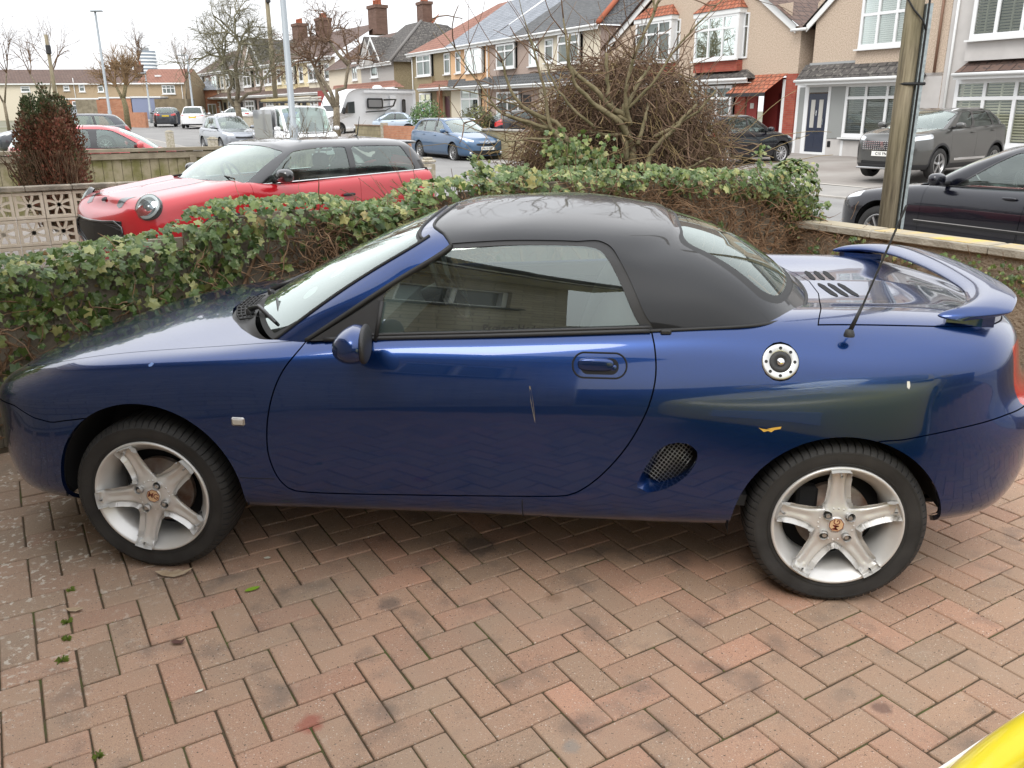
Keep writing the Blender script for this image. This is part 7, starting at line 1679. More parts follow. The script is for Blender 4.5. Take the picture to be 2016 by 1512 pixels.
# ---- far terrace
GA = (-48.4, 97.6); GP = R(-50)
def far_house(u0, u1, wallm, label, gab=False, ch=None, roofm=None):
    h = House('terrace_house', label, GA, GP, u0, .6, group=None); w_ = u1-u0; hol = [(u0+w_*.12, 3.75, u0+w_*.5, 5.1), (u0+w_*.62, 3.8, u0+w_*.8, 5.0), (u0+w_*.12, .9, u0+w_*.55, 2.6)]
    h.wall('wall', u0, u1, .3, 5.4, 0, hol, wallm); h.window(*hol[0], -.25, 2, .3, 'net', fw=.14); h.window(*hol[1], -.02, 1, .3, 'net', fw=.12); h.window(*hol[2], -.25, 3, .3, 'net', fw=.13); h.box('front_door', u0+w_*.66, u0+w_*.84, -.03, 0, .5, 2.5, M_CLAD)
    h.box('bay_panel', u0+w_*.12, u0+w_*.5, -.23, 0, 3.1, 3.7, wallm); h.leanto(u0, u1, 3.45, 2.95, .9, T_BROWN, .1, .1); h.roofq('roof', [[(u0, -.35, 5.4), (u1, -.35, 5.4), (u1, 4, 7.9), (u0, 4, 7.9)]], roofm or T_BROWN); h.gutter(u0, u1, -.4, 5.38, .08); h.box('fascia', u0, u1, -.33, -.3, 5.2, 5.4, M_FASC)
    if gab:
        a, b = u0+w_*.05, u0+w_*.85; c = (a+b)/2; MB().add([h.P(a, -.4, 5.1), h.P(b, -.4, 5.1), h.P(c, -.4, 7.6)], [(0, 1, 2)]).build('gable', wallm, h.root); barge(h, a-.2, 4.95, c, 7.4, -.5, .3); barge(h, c, 7.4, b+.2, 4.95, -.5, .3)
        h.roofq('gable_roof', [[(a-.2, -.4, 5.2), (c, -.4, 7.85), (c, 4, 7.85), (a-.2, 1.2, 5.2)], [(c, -.4, 7.85), (b+.2, -.4, 5.2), (b+.2, 1.2, 5.2), (c, 4, 7.85)]], roofm or T_BROWN)
    if ch: h.chimney(u1, 3.6, 7.0, 9.0, 1.4, .9, 3)
    q_ = h.root.location; q_.x = 1.58+(q_.x-1.58)*1.27; q_.y = -2.6+(q_.y+2.6)*1.27; q_.z = 1.6+(q_.z-1.6)*1.27; h.root.scale = (1.27,)*3
    return h
far_house(8.6, 14.6, W_PINK, 'pinkish rendered terraced house at the far left end of the row'); far_house(14.6, 19.6, W_CREAM, 'cream terraced house second from the far end of the row', roofm=T_DARK); far_house(19.6, 25, W_GREYR, 'grey rendered terraced house behind the nearer bare tree')
far_house(25, 31, W_PINK, 'terraced house with a steep white edged front gable', gab=True, ch=True, roofm=T_DARK); far_house(31, 36.5, W_YELL, 'pale yellow terraced house right of the gabled one', ch=True); far_house(36.5, 41.5, W_YELL, 'deeper yellow bay fronted terraced house beside the lamp post', ch=False); far_house(41.5, 47, W_CREAM, 'cream end terraced house beside the dark red wall', ch=True)
e_ = House('garage', 'orange brick single storey building with a pale blue roof', (-53.5, 110), R(-20), 0, .6, 'building'); e_.wall('wall', 0, 6.5, .2, 4.3, 0, [(3.5, 1.2, 5, 2.6)], M_OBRICK); e_.window(3.5, 1.2, 5, 2.6, 0, 2, 0, 'dark', fw=.1); e_.roofq('roof', [[(-.6, -.4, 4.3), (6.9, -.4, 4.3), (5.2, 3, 5.9), (2.4, 3, 5.9)], [(-.6, -.4, 4.3), (2.4, 3, 5.9), (-.6, 6, 4.3)], [(6.9, -.4, 4.3), (6.9, 6, 4.3), (5.2, 3, 5.9)]], T_SLATE)
# ---- tan houses closing the view on the left
LA = (-118, 92); LP = R(8)
def tan_house(u0, u1, label, feats, roofm=T_BROWN, low=M_OBRICK, wallm=None, z=.9, ru1=None):
    h = House('house', label, LA, LP, u0, z); zt = 5.0; r1 = ru1 or u1
    h.wall('wall', u0, u1, z-.4, zt, 0, [f[:4] for f in feats], wallm or W_TAN)
    for f in feats: h.window(*f[:4], -.02, f[4], .35, 'dark' if f[1] < 3 else 'net', fw=.10)
    h.roofq('roof', [[(u0, -.3, zt), (u1, -.3, zt), (r1, 4, 6.75), (u0, 4, 6.75)], [(u1, 8, zt), (u0, 8, zt), (u0, 4, 6.75), (r1, 4, 6.75)]], roofm)
    if r1 == u1: h.sidewall(u1, 0, 8, z-.4, zt, wallm or W_TAN, top=[(8, zt), (4, 6.7), (0, zt)])
    else: h.roofq('hip', [[(u1, -.3, zt), (u1, 8, zt), (r1, 4, 6.75)]], roofm); h.sidewall(u1, 0, 8, z-.4, zt, wallm or W_TAN)
    h.box('fascia', u0, u1, -.32, -.28, zt-.16, zt, M_FASC); return h
def lean(h, u0, u1, z1, m, wins=()):
    h.wall('extension', u0, u1, .4, z1, -2.5, [(a, z1-.75, b, z1-.2) for a, b in wins], m); h.box('flat_roof', u0-.1, u1+.1, -2.6, 0, z1, z1+.16, M_FASC); h.sidewall(u1, -2.5, 0, .4, z1, m)
    for a, b in wins: h.window(a, z1-.75, b, z1-.2, -2.5, 3, 0, 'net', fw=.09)
h = tan_house(36, 46, 'long cream house behind the bare trees at the far left', [(38.5, 4.0, 39.6, 4.7, 1), (42.5, 4.0, 43.6, 4.7, 1)], wallm=W_CREAM)
h = tan_house(46, 53.8, 'cream end of the far row directly above the conifer', [(49.5, 4.0, 50.6, 4.7, 1)], wallm=W_CREAM)
h = tan_house(53.8, 58.2, 'tan house with two small upper windows left of the tall lamp post', [(54.6, 4.14, 55.3, 4.74, 1), (56.45, 4.0, 57.15, 4.86, 1)]); lean(h, 55.8, 59.6, 3.1, M_OBRICK, ((56.5, 57.9), (58.3, 59.4))); h.pipe(55.9, -.08, 3, 5.6)
h = tan_house(58.2, 63.6, 'tan house with a brown hipped roof right of the tall lamp post', [(58.7, 3.97, 59.4, 4.95, 1)], ru1=61.6); h.chimney(59.5, 4, 6.2, 7.5, .9, .7, 2); h.chimney(62.4, 4, 5.9, 7.3, .95, .7, 2); lean(h, 59.8, 63.4, 3.2, M_OBRICK)
h = tan_house(63.6, 69.2, 'tan end house with a three light upper window and skylight', [(66.4, 3.7, 67.95, 4.72, 3)], roofm=T_REDBR); h.box('skylight', 65.2, 65.9, 1.4, 1.8, 5.75, 5.95, M_UPVC); h.pipe(68.8, -.08, .9, 4.9); lean(h, 63.5, 66.9, 3.25, mat('blue grey render', (.22, .25, .36), .8)); h.box('ribbed_garage', 66.9, 70.6, -4.5, -1.5, .5, 3.1, mat('brown shiplap', (.17, .135, .085), .85, noise_amt=.2, noise_scale=3))
tx, ty = ray_pt(303, 900); tw_ = House('tower_block', 'curved white tower block on the skyline', (tx-9, ty), R(28), 0, 0, 'building')
mb = MB(); V_ = []; n_ = 20
for k in range(9):
    for a in range(n_): 
        t = math.pi*(1+a/(n_-1)); V_.append((9+9*math.cos(t), 6*math.sin(t)+6, 32+k*3.0)); 
for k in range(8):
    for a in range(n_-1): mb.add([V_[k*n_+a], V_[k*n_+a+1], (V_[k*n_+a+1][0], V_[k*n_+a+1][1], V_[k*n_+a+1][2]+1.3), (V_[k*n_+a][0], V_[k*n_+a][1], V_[k*n_+a][2]+1.3)], [(0, 1, 2, 3)])
mb.build('balcony_band', M_FASC, tw_.root); MB().add([(9+8.5*math.cos(math.pi*(1+a/(n_-1))), 6+5.6*math.sin(math.pi*(1+a/(n_-1))), z) for z in (0, 56) for a in range(n_)], [(a, a+1, n_+a+1, n_+a) for a in range(n_-1)]).build('glazed_core', mat('grey glazing', (.22, .26, .30), .3), tw_.root)
tw_.box('core_top', 5, 12, 5, 8, 55, 59, M_LEAD)
# ------------------------------------------------------------------ trees, shrubs, poles, lamps, front walls
M_BARK = mat('grey bark', (.13, .105, .07), .9, col2=(.24, .20, .14), noise_scale=12, bump=.4, bump_scale=60)
M_BARKO = mat('olive bark', (.12, .105, .05), .9, col2=(.23, .19, .11), noise_scale=14, bump=.4, bump_scale=60)
M_TWIG = mat('brown twig', (.10, .058, .034), .9, col2=(.21, .135, .085), noise_scale=14)
M_TWIGG = mat('grey green twig', (.16, .15, .09), .9, col2=(.22, .20, .13), noise_scale=5)
def grow(mb, p, d, ln, r, lev, rng, spread=.6, droop=0., seg=4, kids=(3, 5), shrink=.66, wig=.25, sides=5, kink=0.):
    pts = [Vector(p)]; d = Vector(d).normalized(); rs = [r]
    for k in range(seg):
        d = (d+Vector((rng.gauss(0, wig), rng.gauss(0, wig), rng.gauss(0, wig)+droop))).normalized(); pts.append(pts[-1]+d*ln/seg); rs.append(r*(1-.45*(k+1)/seg))
    mb.tube(pts, rs, max(3, sides), caps=(lev == 0))
    if lev > 0:
        for q in range(rng.randint(*kids)):
            t = rng.uniform(.35, 1.0); i = min(seg-1, int(t*seg)); pp = pts[i].lerp(pts[i+1], t*seg-i); dd = (d+Vector((rng.gauss(0, spread), rng.gauss(0, spread), rng.gauss(.1, spread)))).normalized()
            grow(mb, pp, dd, ln*shrink*rng.uniform(.7, 1.2), rs[i]*.62, lev-1, rng, spread, droop, max(2, seg-1) if lev > 2 else 3, kids, shrink, wig, sides-1, kink)
def tree(label, px, dist, trunk, seed, crown, name='bare_tree', m=M_BARK, mt=M_TWIG, cat='tree'):
    rng = random.Random(seed); x, y = ray_pt(px, dist); s_, t_ = (np.array([x, y])-KC) @ ED, (np.array([x, y])-KC) @ E1; g = gh(s_, t_)
    root = empty(name, (x, y, g), 0, label, cat); tb_ = MB(); cb_ = MB()
    ends = []
    for pts, r0, r1 in trunk:
        n = len(pts); tb_.tube(pts, [r0+(r1-r0)*k/(n-1) for k in range(n)], 9); ends.append((Vector(pts[-1]), (Vector(pts[-1])-Vector(pts[-2])).normalized(), r1))
    tb_.build('trunk', m, root)
    for p, d, r in ends[crown.get('skip', 0):]:
        for k in range(crown.get('n', 3)):
            dd = (d+Vector((rng.gauss(0, crown['sp']), rng.gauss(0, crown['sp']), rng.gauss(crown.get('up', .1), crown['sp']*.6)))).normalized()
            grow(cb_, p, dd, crown['ln']*rng.uniform(.8, 1.25), r*.8, crown.get('lev', 3), rng, crown.get('spread', .6), crown.get('droop', 0), 4, crown.get('kids', (3, 4)), crown.get('shrink', .66), crown.get('wig', .25))
    cb_.build('crown', mt, root, fix=False); return root
tree('gnarled bare street tree with a twisted trunk left of the wooden telegraph pole', 473, 46, [([(0, 0, 0), (.02, 0, 1.2), (-.05, 0, 2.0)], .17, .14), ([(-.05, 0, 1.6), (-.45, .1, 2.1), (-.4, 0, 2.5), (-.15, 0, 2.8), (-.5, .2, 3.8)], .11, .07), ([(-.05, 0, 1.9), (.1, 0, 2.6), (.05, 0, 3.6), (.4, 0, 4.6)], .12, .07), ([(-.03, 0, 1.9), (.6, -.1, 2.35), (1.2, 0, 2.45), (1.4, 0, 3.0)], .09, .05)], 4, dict(n=6, sp=.75, ln=1.5, lev=3, up=.15, droop=-.04, kids=(5, 7), shrink=.68, wig=.3, skip=1), mt=M_TWIGG)
tree('gnarled bare street tree with kinked limbs in front of the white motorhome', 664, 40, [([(0, 0, 0), (0, 0, 1.0), (.05, 0, 1.75)], .17, .14), ([(.05, 0, 1.6), (-.45, 0, 2.4), (-.75, .1, 3.0), (-.8, 0, 3.4)], .10, .06), ([(.05, 0, 1.65), (.12, 0, 2.2), (.1, 0, 2.45), (.5, 0, 2.55), (.62, 0, 3.1), (.75, 0, 3.7)], .11, .06), ([(.05, 0, 1.7), (-.2, .1, 2.4), (-.7, 0, 3.2), (-.95, 0, 3.7)], .1, .06), ([(.7, 0, 3.5), (.3, 0, 3.9), (-.1, 0, 4.5)], .1, .05)], 8, dict(n=5, sp=.8, ln=1.25, lev=3, up=.25, kids=(4, 5), shrink=.62, wig=.38, skip=1))
tree('small round headed bare tree on the far grass verge', 252, 72, [([(0, 0, 0), (0, 0, 1.6), (-.1, 0, 2.2)], .22, .16), ([(-.1, 0, 2.0), (-.5, 0, 3.0)], .13, .08), ([(-.1, 0, 2.1), (.3, 0, 3.1)], .13, .08), ([(-.1, 0, 2.1), (0, .3, 3.2)], .12, .08)], 12, dict(n=7, sp=.55, ln=1.5, lev=2, up=.5, kids=(5, 7), shrink=.7, wig=.15, skip=1), m=M_BARKO, mt=mat('tan twig', (.26, .17, .09), .9))
tree('tall thin bare tree behind the conifer at the left', 100, 60, [([(0, 0, 0), (0, 0, 2)], 0.10, .08), ([(0, 0, 1.8), (-.8, 0, 3.5)], .06, .035), ([(0, 0, 1.8), (.6, 0, 3.6)], .06, .035)], 21, dict(n=6, sp=.5, ln=1.8, lev=3, up=.5, kids=(3, 4), wig=.15, skip=1))
tree('thin bare tree at the left edge of the picture', 15, 62, [([(0, 0, 0), (0, 0, 2)], 0.10, .08), ([(0, 0, 1.8), (-.6, 0, 3.3)], .06, .035), ([(0, 0, 1.8), (.5, 0, 3.6)], .06, .035)], 25, dict(n=5, sp=.5, ln=1.7, lev=3, up=.5, kids=(3, 4), wig=.15, skip=1))
tree('distant bare tree in front of the far terrace end', 372, 100, [([(0, 0, 0), (0, 0, 2.5)], 0.14, .1), ([(0, 0, 2), (.3, 0, 4)], .09, .06)], 31, dict(n=8, sp=.45, ln=2.6, lev=3, up=.7, kids=(3, 4), wig=.12, skip=1))
tree('distant bare tree beside the white tower block', 283, 150, [([(0, 0, 0), (0, 0, 6)], .3, .2), ([(0, 0, 5), (.5, 0, 8)], .2, .1)], 35, dict(n=7, sp=.45, ln=3.0, lev=3, up=.9, kids=(3, 4), wig=.12, skip=1))
# pollarded shrub and the mound of cut stems
def pollard():
    rng = random.Random(77); x, y = ray_pt(1252, 7.15); root = empty('pollarded_shrub', (x, y, GZ), 0, 'heavily pruned willow like shrub with stubby olive limbs above the ivy', 'shrub'); mb = MB(); st = MB()
    vr = Vector((cr.x, cr.y, 0)).normalized(); vf = Vector((-vr.y, vr.x, 0)); k = 7.15/1662.
    def L(px, py, dep=0.): return vr*((px-1252)*k*(1+dep/7.15))+vf*dep+Vector((0, 0, 1.6-GZ-(py-212)*k*(1+dep/7.15)*1.03))
    main = [([(1260, 345), (1255, 300), (1248, 260), (1240, 235)], .045, .034), ([(1240, 300), (1238, 262), (1235, 225), (1236, 205)], .035, .028),
     ([(1245, 262), (1225, 235), (1195, 215), (1168, 198), (1140, 170), (1128, 140), (1124, 85)], .034, .010), ([(1236, 225), (1205, 205), (1175, 175), (1150, 158), (1132, 140)], .03, .016),
     ([(1240, 232), (1215, 215), (1205, 185), (1200, 150), (1198, 115)], .026, .015), ([(1248, 240), (1238, 215), (1232, 180), (1240, 150), (1243, 128)], .024, .014), ([(1240, 205), (1255, 175), (1270, 155), (1283, 140)], .022, .014),
     ([(1150, 290), (1125, 262), (1108, 235), (1060, 215), (1030, 190), (1012, 150), (1008, 128)], .03, .008), ([(1130, 265), (1108, 250), (1060, 235), (1010, 220), (990, 205), (965, 190)], .024, .006), ([(1165, 300), (1130, 290), (1115, 265), (1095, 240), (1085, 190), (1070, 130), (1052, 85)], .028, .008),
     ([(1280, 330), (1285, 290), (1310, 262), (1330, 245), (1345, 225), (1365, 205)], .028, .012), ([(1290, 260), (1320, 245), (1345, 230), (1370, 215), (1400, 180)], .02, .008), ([(1260, 275), (1270, 240), (1278, 215), (1282, 200)], .024, .012), ([(1235, 255), (1200, 255), (1172, 247)], .02, .008),
     ([(1235, 215), (1262, 190), (1290, 160), (1330, 100), (1370, 60), (1430, 5)], .018, .004), ([(1235, 180), (1250, 120), (1280, 60), (1300, 10), (1310, -25)], .02, .007), ([(1283, 50), (1275, 20), (1270, -20)], .012, .005), ([(1130, 140), (1122, 60), (1116, 0)], .012, .003), ([(1180, 245), (1150, 220), (1118, 190), (1100, 160), (1085, 128), (1058, 90), (1040, 30)], .016, .003),
     ([(1110, 255), (1060, 240), (1000, 210), (960, 160), (925, 110), (885, 60)], .014, .003), ([(1110, 255), (1050, 210), (990, 190), (900, 170)], .013, .003), ([(1112, 262), (1060, 262), (1010, 265), (930, 235)], .014, .003), ([(1300, 350), (1340, 325), (1380, 305), (1400, 298)], .018, .008), ([(1290, 345), (1350, 335), (1390, 340)], .014, .006), ([(1180, 285), (1140, 275), (1105, 268)], .03, .018)]
    for i, (P_, a, b) in enumerate(main):
        dep = rng.uniform(-.25, .25); pts = smooth_poly(np.array([tuple(L(px, py, dep*(j/(len(P_)-1)))) for j, (px, py) in enumerate(P_)]), 3, closed=False); n = len(pts)
        pts = [Vector(q)+Vector((rng.gauss(0, .004), rng.gauss(0, .004), rng.gauss(0, .004))) for q in pts]; mb.tube(pts, [.82*(a+(b-a)*q/(n-1))*(1+.12*math.sin(q*2.3+i)*math.sin(q*.7)) for q in range(n)], 9)
        for q in range(rng.randint(3, 7)):
            j = rng.randint(2, n-1); d = Vector((rng.gauss(0, .8), rng.gauss(0, .5), rng.gauss(.6, .5))).normalized(); grow(st, pts[j], d, rng.uniform(.08, .4), .006, 0, rng, seg=4, wig=.18, sides=4)
        for q in range(3):
            j = rng.randint(n//2, n-1); d = Vector((rng.gauss(0, .8), rng.gauss(0, .5), rng.gauss(.9, .4))).normalized(); grow(st, pts[j], d, rng.uniform(.3, .8), .0035, 0, rng, seg=5, wig=.1, sides=3)
    mb.build('limbs', M_BARKO, root); st.build('shoots', M_TWIG, root, fix=False)
    rng = random.Random(5); x2, y2 = ray_pt(1235, 7.9); r2 = empty('brush_mound', (x2, y2, GZ), 0, 'rounded mound of tangled brown stems behind the pruned shrub', 'shrub'); mb = MB(); m2 = MB()
    for k_ in range(11500):
        a = rng.random()*2*math.pi; b = math.acos(rng.random()); rr = rng.uniform(.80, 1.03); sx, sz = 1.05, 2.22
        v = Vector((math.cos(a)*math.sin(b)*sx*(1.0+.12*math.sin(b*3)), math.sin(a)*math.sin(b)*.95, math.cos(b)*sz-.0))*rr
        n = Vector((v.x/sx**2, v.y/.9, v.z/sz**2)).normalized(); down = (Vector((0, 0, -1))+n*n.z).normalized() if abs(n.z) < .97 else Vector((rng.gauss(0, 1), rng.gauss(0, 1), 0)).normalized(); d = (down*rng.choice((1, 1, -.8))+Vector((rng.gauss(0, .8), rng.gauss(0, .8), rng.gauss(0, .6)))).normalized(); pts = [v]
        for q in range(4): d = (d+Vector((rng.gauss(0, .25), rng.gauss(0, .25), rng.gauss(-.04, .2)))-n*.03).normalized(); pts.append(pts[-1]+d*rng.uniform(.05, .16))
        for q in pts: q.z = max(q.z, .02)
        (mb if k_ % 6 else m2).tube(pts, rng.choice((.002, .003, .0045)), 3, caps=False)
    for k_ in range(260):
        a = rng.uniform(-.6, 3.7); d = Vector((math.cos(a), rng.gauss(0, .3), .25+rng.random())); grow(m2, Vector((rng.gauss(0, .5), rng.gauss(0, .3), 1.0+rng.random()*.5)), d, rng.uniform(.5, .9), .004, 0, rng, seg=6, wig=.12, droop=-.12, sides=3)
    mb.build('stems', M_TWIG, r2, fix=False); m2.build('pale_stems', mat('straw stem', (.26, .19, .09), .9), r2, fix=False)
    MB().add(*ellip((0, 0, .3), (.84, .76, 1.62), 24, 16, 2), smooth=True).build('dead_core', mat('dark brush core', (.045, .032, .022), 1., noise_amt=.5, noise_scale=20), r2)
    it = []
    for k_ in range(420):
        c = rng.choice([(1140, 300, .13), (1180, 318, .10), (1110, 280, .09), (1165, 290, .08)]); it.append((L(c[0]+rng.gauss(0, 22), c[1]+rng.gauss(0, 16), -.2+rng.gauss(0, .08)), (-vf+Vector((0, 0, .3))), rng.uniform(.025, .045)))
    leaf_mesh('ivy_leaves', it, M_IVY, root, rng)
pollard()
# brown conifer
def conifer():
    rng = random.Random(9); x, y = ray_pt(104, 12.2); root = empty('conifer', (x, y, GZ), 0, 'dense conifer half browned off behind the cream screen block wall', 'conifer'); V = []; F = []; T = []
    MB().tube([(0, 0, 0), (0, .05, 1.1)], [.05, .03], 6).build('trunk', M_TWIG, root)
    br = MB()
    plumes = [(rng.uniform(-.27, .27), rng.uniform(-.24, .24)) for _ in range(34)]
    tips = []
    for (a, b) in plumes:
        hgt = 1.97-1.15*(a*a+b*b)*2.0+rng.uniform(-.25, .12); 
        base = Vector((a*.35, b*.35, .35)); tip = Vector((a*1.12, b*1.1, max(.95, hgt))); br.tube([base, base.lerp(tip, .5)+Vector((a*.3, b*.3, 0)), tip], [.016, .01, .003], 5, caps=False); tips.append((base, tip, a, b))
    def frond(p, d, brown):
        n = d.orthogonal().normalized(); n = (Matrix.Rotation(rng.random()*6.28, 3, d) @ n); s = n.cross(d); o = len(V); ln = rng.uniform(.022, .05)
        V.extend([tuple(p), tuple(p+d*ln*.5+s*ln*.28), tuple(p+d*ln), tuple(p+d*ln*.5-s*ln*.28)]); F.append((o, o+1, o+2, o+3)); T.append((min(.999, max(0, brown)), rng.random(), rng.random(), 1))
    for base, tip, a, b in tips:
        for k in range(1150):
            t = rng.random()**.75; c = base.lerp(tip, t)+Vector((a*.3, b*.3, 0))*math.sin(math.pi*t); r = .17*math.sin(math.pi*min(1, .18+t*.8))+.03; dv = Vector((rng.gauss(0, 1), rng.gauss(0, 1), rng.gauss(.2, .7))).normalized(); p = c+dv*r*rng.uniform(.6, 1.05); d = (dv+Vector((0, 0, 1.3))+Vector((rng.gauss(0, .3), rng.gauss(0, .3), rng.gauss(0, .3)))).normalized()
            bn = .56+.55*noise.noise(Vector((p.x*2.2+3, p.y*2.2, p.z*1.8)))+.9*(a > .05)*.12+rng.gauss(0, .16)-.18*max(0, p.z-1.45)-.1*(a < -.1); frond(p, d, bn)
    me = bpy.data.meshes.new('foliage'); me.from_pydata(V, [], F); at = me.attributes.new('tint', 'FLOAT_COLOR', 'FACE'); at.data.foreach_set('color', [c for t in T for c in t]); me.update()
    link_mesh('foliage', me, leaf_mat('conifer foliage', [(0, (.04, .065, .02)), (.25, (.06, .08, .028)), (.42, (.11, .07, .035)), (.65, (.15, .058, .034)), (1, (.24, .075, .045))], .6, .08), root)
    for k in range(60):
        a = rng.uniform(-.45, .45); br.tube([(a*.5, rng.uniform(-.3, .1), .4), (a, -.35, 1.0+rng.random()*.2), (a*1.2+rng.gauss(0, .08), -.42, 1.35)], [.01, .006, .002], 4, caps=False)
    br.build('branches', M_TWIG, root, fix=False)
conifer()
def bush(label, px, dist, w_, h_, seed, stops, n=1800, z=None, name='bush'):
    rng = random.Random(seed); x, y = ray_pt(px, dist); g = gh((np.array([x, y])-KC) @ ED, (np.array([x, y])-KC) @ E1) if z is None else z; root = empty(name, (x, y, g), 0, label, 'bush'); it = []
    for k in range(n):
        v = Vector((rng.gauss(0, 1), rng.gauss(0, 1), rng.gauss(0, 1))).normalized(); r = rng.uniform(.6, 1.0)*(1+.25*noise.noise(v*2+Vector((seed, 0, 0)))); it.append((Vector((v.x*w_/2*r, v.y*w_/2*r, h_/2+v.z*h_/2*r)), v, rng.uniform(.05, .09)))
    leaf_mesh('foliage', it, leaf_mat('bush leaves %d' % seed, stops, .5), root, rng); mb = MB()
    for k in range(8): mb.tube([(0, 0, 0), (rng.gauss(0, w_*.15), rng.gauss(0, w_*.15), h_*.6)], [.03, .01], 5)
    mb.build('stems', M_TWIG, root)
bush('round green bush by the porch left of the blue estate', 841, 46, 1.9, 1.7, 3, [(0, (.04, .10, .03)), (1, (.12, .22, .06))], z=.45)
bush('clipped brown green bush behind the blue estate', 944, 42, 1.9, 1.5, 6, [(0, (.07, .06, .03)), (.7, (.10, .10, .04)), (1, (.2, .22, .05))], z=.4)
def stick_shrub(label, px, dist, seed):
    rng = random.Random(seed); x, y = ray_pt(px, dist); root = empty('bare_shrub', (x, y, GZ), 0, label, 'shrub'); mb = MB()
    for k in range(16): grow(mb, (rng.gauss(0, .12), rng.gauss(0, .12), 0), (rng.gauss(0, .35), rng.gauss(0, .3), 1), rng.uniform(1.0, 1.5), .018, 2, rng, .45, 0, 4, (3, 4), .5, .15, 4)
    mb.build('stems', M_BARK, root, fix=False)
stick_shrub('leafless shrub standing in front of the white van', 562, 15.5, 44)
# sprigs and seed stalks above the ivy
rng = random.Random(15); x, y = ray_pt(930, 5.6); root = empty('bare_stalks', (x, y, .2), 0, 'thin bare stalks rising from the ivy in front of the blue estate', 'plant'); mb = MB()
for k in range(26):
    p = Vector((rng.uniform(-.45, .75), rng.uniform(-.1, .3), .6)); d = Vector((rng.gauss(-.2, .5), rng.gauss(0, .2), 1)); grow(mb, p, d, rng.uniform(.35, .62), .0035, 1 if k % 3 == 0 else 0, rng, .5, 0, 4, (1, 2), .5, .08, 3)
mb.build('stalks', M_TWIG, root, fix=False)
# ------------------------------------------------------------------ poles and lamps
M_POLE = bpy.data.materials.new('telegraph pole timber'); M_POLE.use_nodes = True
def wood(m):
    n = m.node_tree.nodes; l = m.node_tree.links; b = n['Principled BSDF']; b.inputs['Roughness'].default_value = .9; t = n.new('ShaderNodeTexCoord'); mp = n.new('ShaderNodeMapping'); mp.inputs['Scale'].default_value = (9, 9, .55); l.new(t.outputs['Object'], mp.inputs[0])
    z = n.new('ShaderNodeTexNoise'); z.inputs['Scale'].default_value = 4; z.inputs['Detail'].default_value = 8; z.inputs['Roughness'].default_value = .65; l.new(mp.outputs[0], z.inputs['Vector']); r = n.new('ShaderNodeValToRGB'); e = r.color_ramp.elements; e[0].position = .32; e[0].color = (.10, .082, .055, 1); e[1].position = .68; e[1].color = (.34, .29, .20, 1); k = e.new(.47); k.color = (.215, .18, .12, 1); l.new(z.outputs['Fac'], r.inputs[0])
    z2 = n.new('ShaderNodeTexNoise'); z2.inputs['Scale'].default_value = 1.5; z2.inputs['Detail'].default_value = 3; l.new(t.outputs['Object'], z2.inputs['Vector']); mr = n.new('ShaderNodeMapRange'); mr.inputs[1].default_value = .45; mr.inputs[2].default_value = .65; mr.inputs[4].default_value = .3; l.new(z2.outputs['Fac'], mr.inputs[0])
    mx_ = n.new('ShaderNodeMix'); mx_.data_type = 'RGBA'; l.new(mr.outputs[0], mx_.inputs[0]); l.new(r.outputs[0], mx_.inputs[6]); mx_.inputs[7].default_value = (.19, .18, .085, 1); l.new(mx_.outputs[2], b.inputs['Base Color'])
    bp = n.new('ShaderNodeBump'); bp.inputs['Strength'].default_value = .5; bp.inputs['Distance'].default_value = .01; l.new(z.outputs['Fac'], bp.inputs['Height']); l.new(bp.outputs[0], b.inputs['Normal'])
wood(M_POLE); M_GALV = mat('galvanised steel', (.36, .41, .42), .45, .6, noise_amt=.18, noise_scale=30); M_LAMPP = mat('grey lamp column', (.30, .33, .35), .5, .3)
PD = 8.3; x, y = ray_pt(1779, PD); tp = empty('telegraph_pole', (x, y, -.14), 0, 'thick weathered wooden pole with a steel cable guard rising beside the front wall', 'pole')
pr = .076; lean = .0
mb = MB(); mb.tube([(0, 0, 0), (lean*.5, 0, 2), (lean, 0, 4), (lean*1.4, 0, 7.5)], [pr, pr*.97, pr*.93, pr*.85], 28); mb.build('pole', M_POLE, tp)
vr = Vector((math.cos(-.10+.0), math.sin(.3), 0)); ad = Vector((math.cos(R(-25)), math.sin(R(-25)), 0)).normalized()
mb = MB(); q = Vector((.082, -.04, 0)); mb.prism([(q.x-.01, q.y-.03), (q.x+.04, q.y-.03), (q.x+.04, q.y+.03), (q.x-.01, q.y+.03)], 0, 2.55, 'xy', M=Matrix.Shear('XY', 4, (lean/4, 0))); mb.build('cable_guard', M_GALV, tp)
mb = MB(); mb.tube([(.088, -.072, .2), (.088, -.072, 2.6), (.08, -.07, 2.9), (.05, -.075, 3.4), (.055, -.07, 7)], .009, 6); mb.tube([(.085, -.075, 2.35), (.05, -.085, 2.42), (-.03, -.088, 2.50), (-.082, -.03, 2.60), (-.085, .0, 2.8), (-.07, -.045, 3.3), (-.06, -.06, 7)], .007, 6); mb.build('cable', M_RUB, tp)
mb = MB(); mb.tube([(.02+(pr+.002)*math.cos(t), (pr+.002)*math.sin(t), 1.93) for t in np.linspace(R(60), R(300), 16)]+[(.135, -.07, 1.93), (.14, -.02, 1.93), (.06, .06, 1.93)], .014, 6); mb.build('strap', M_RUB, tp)
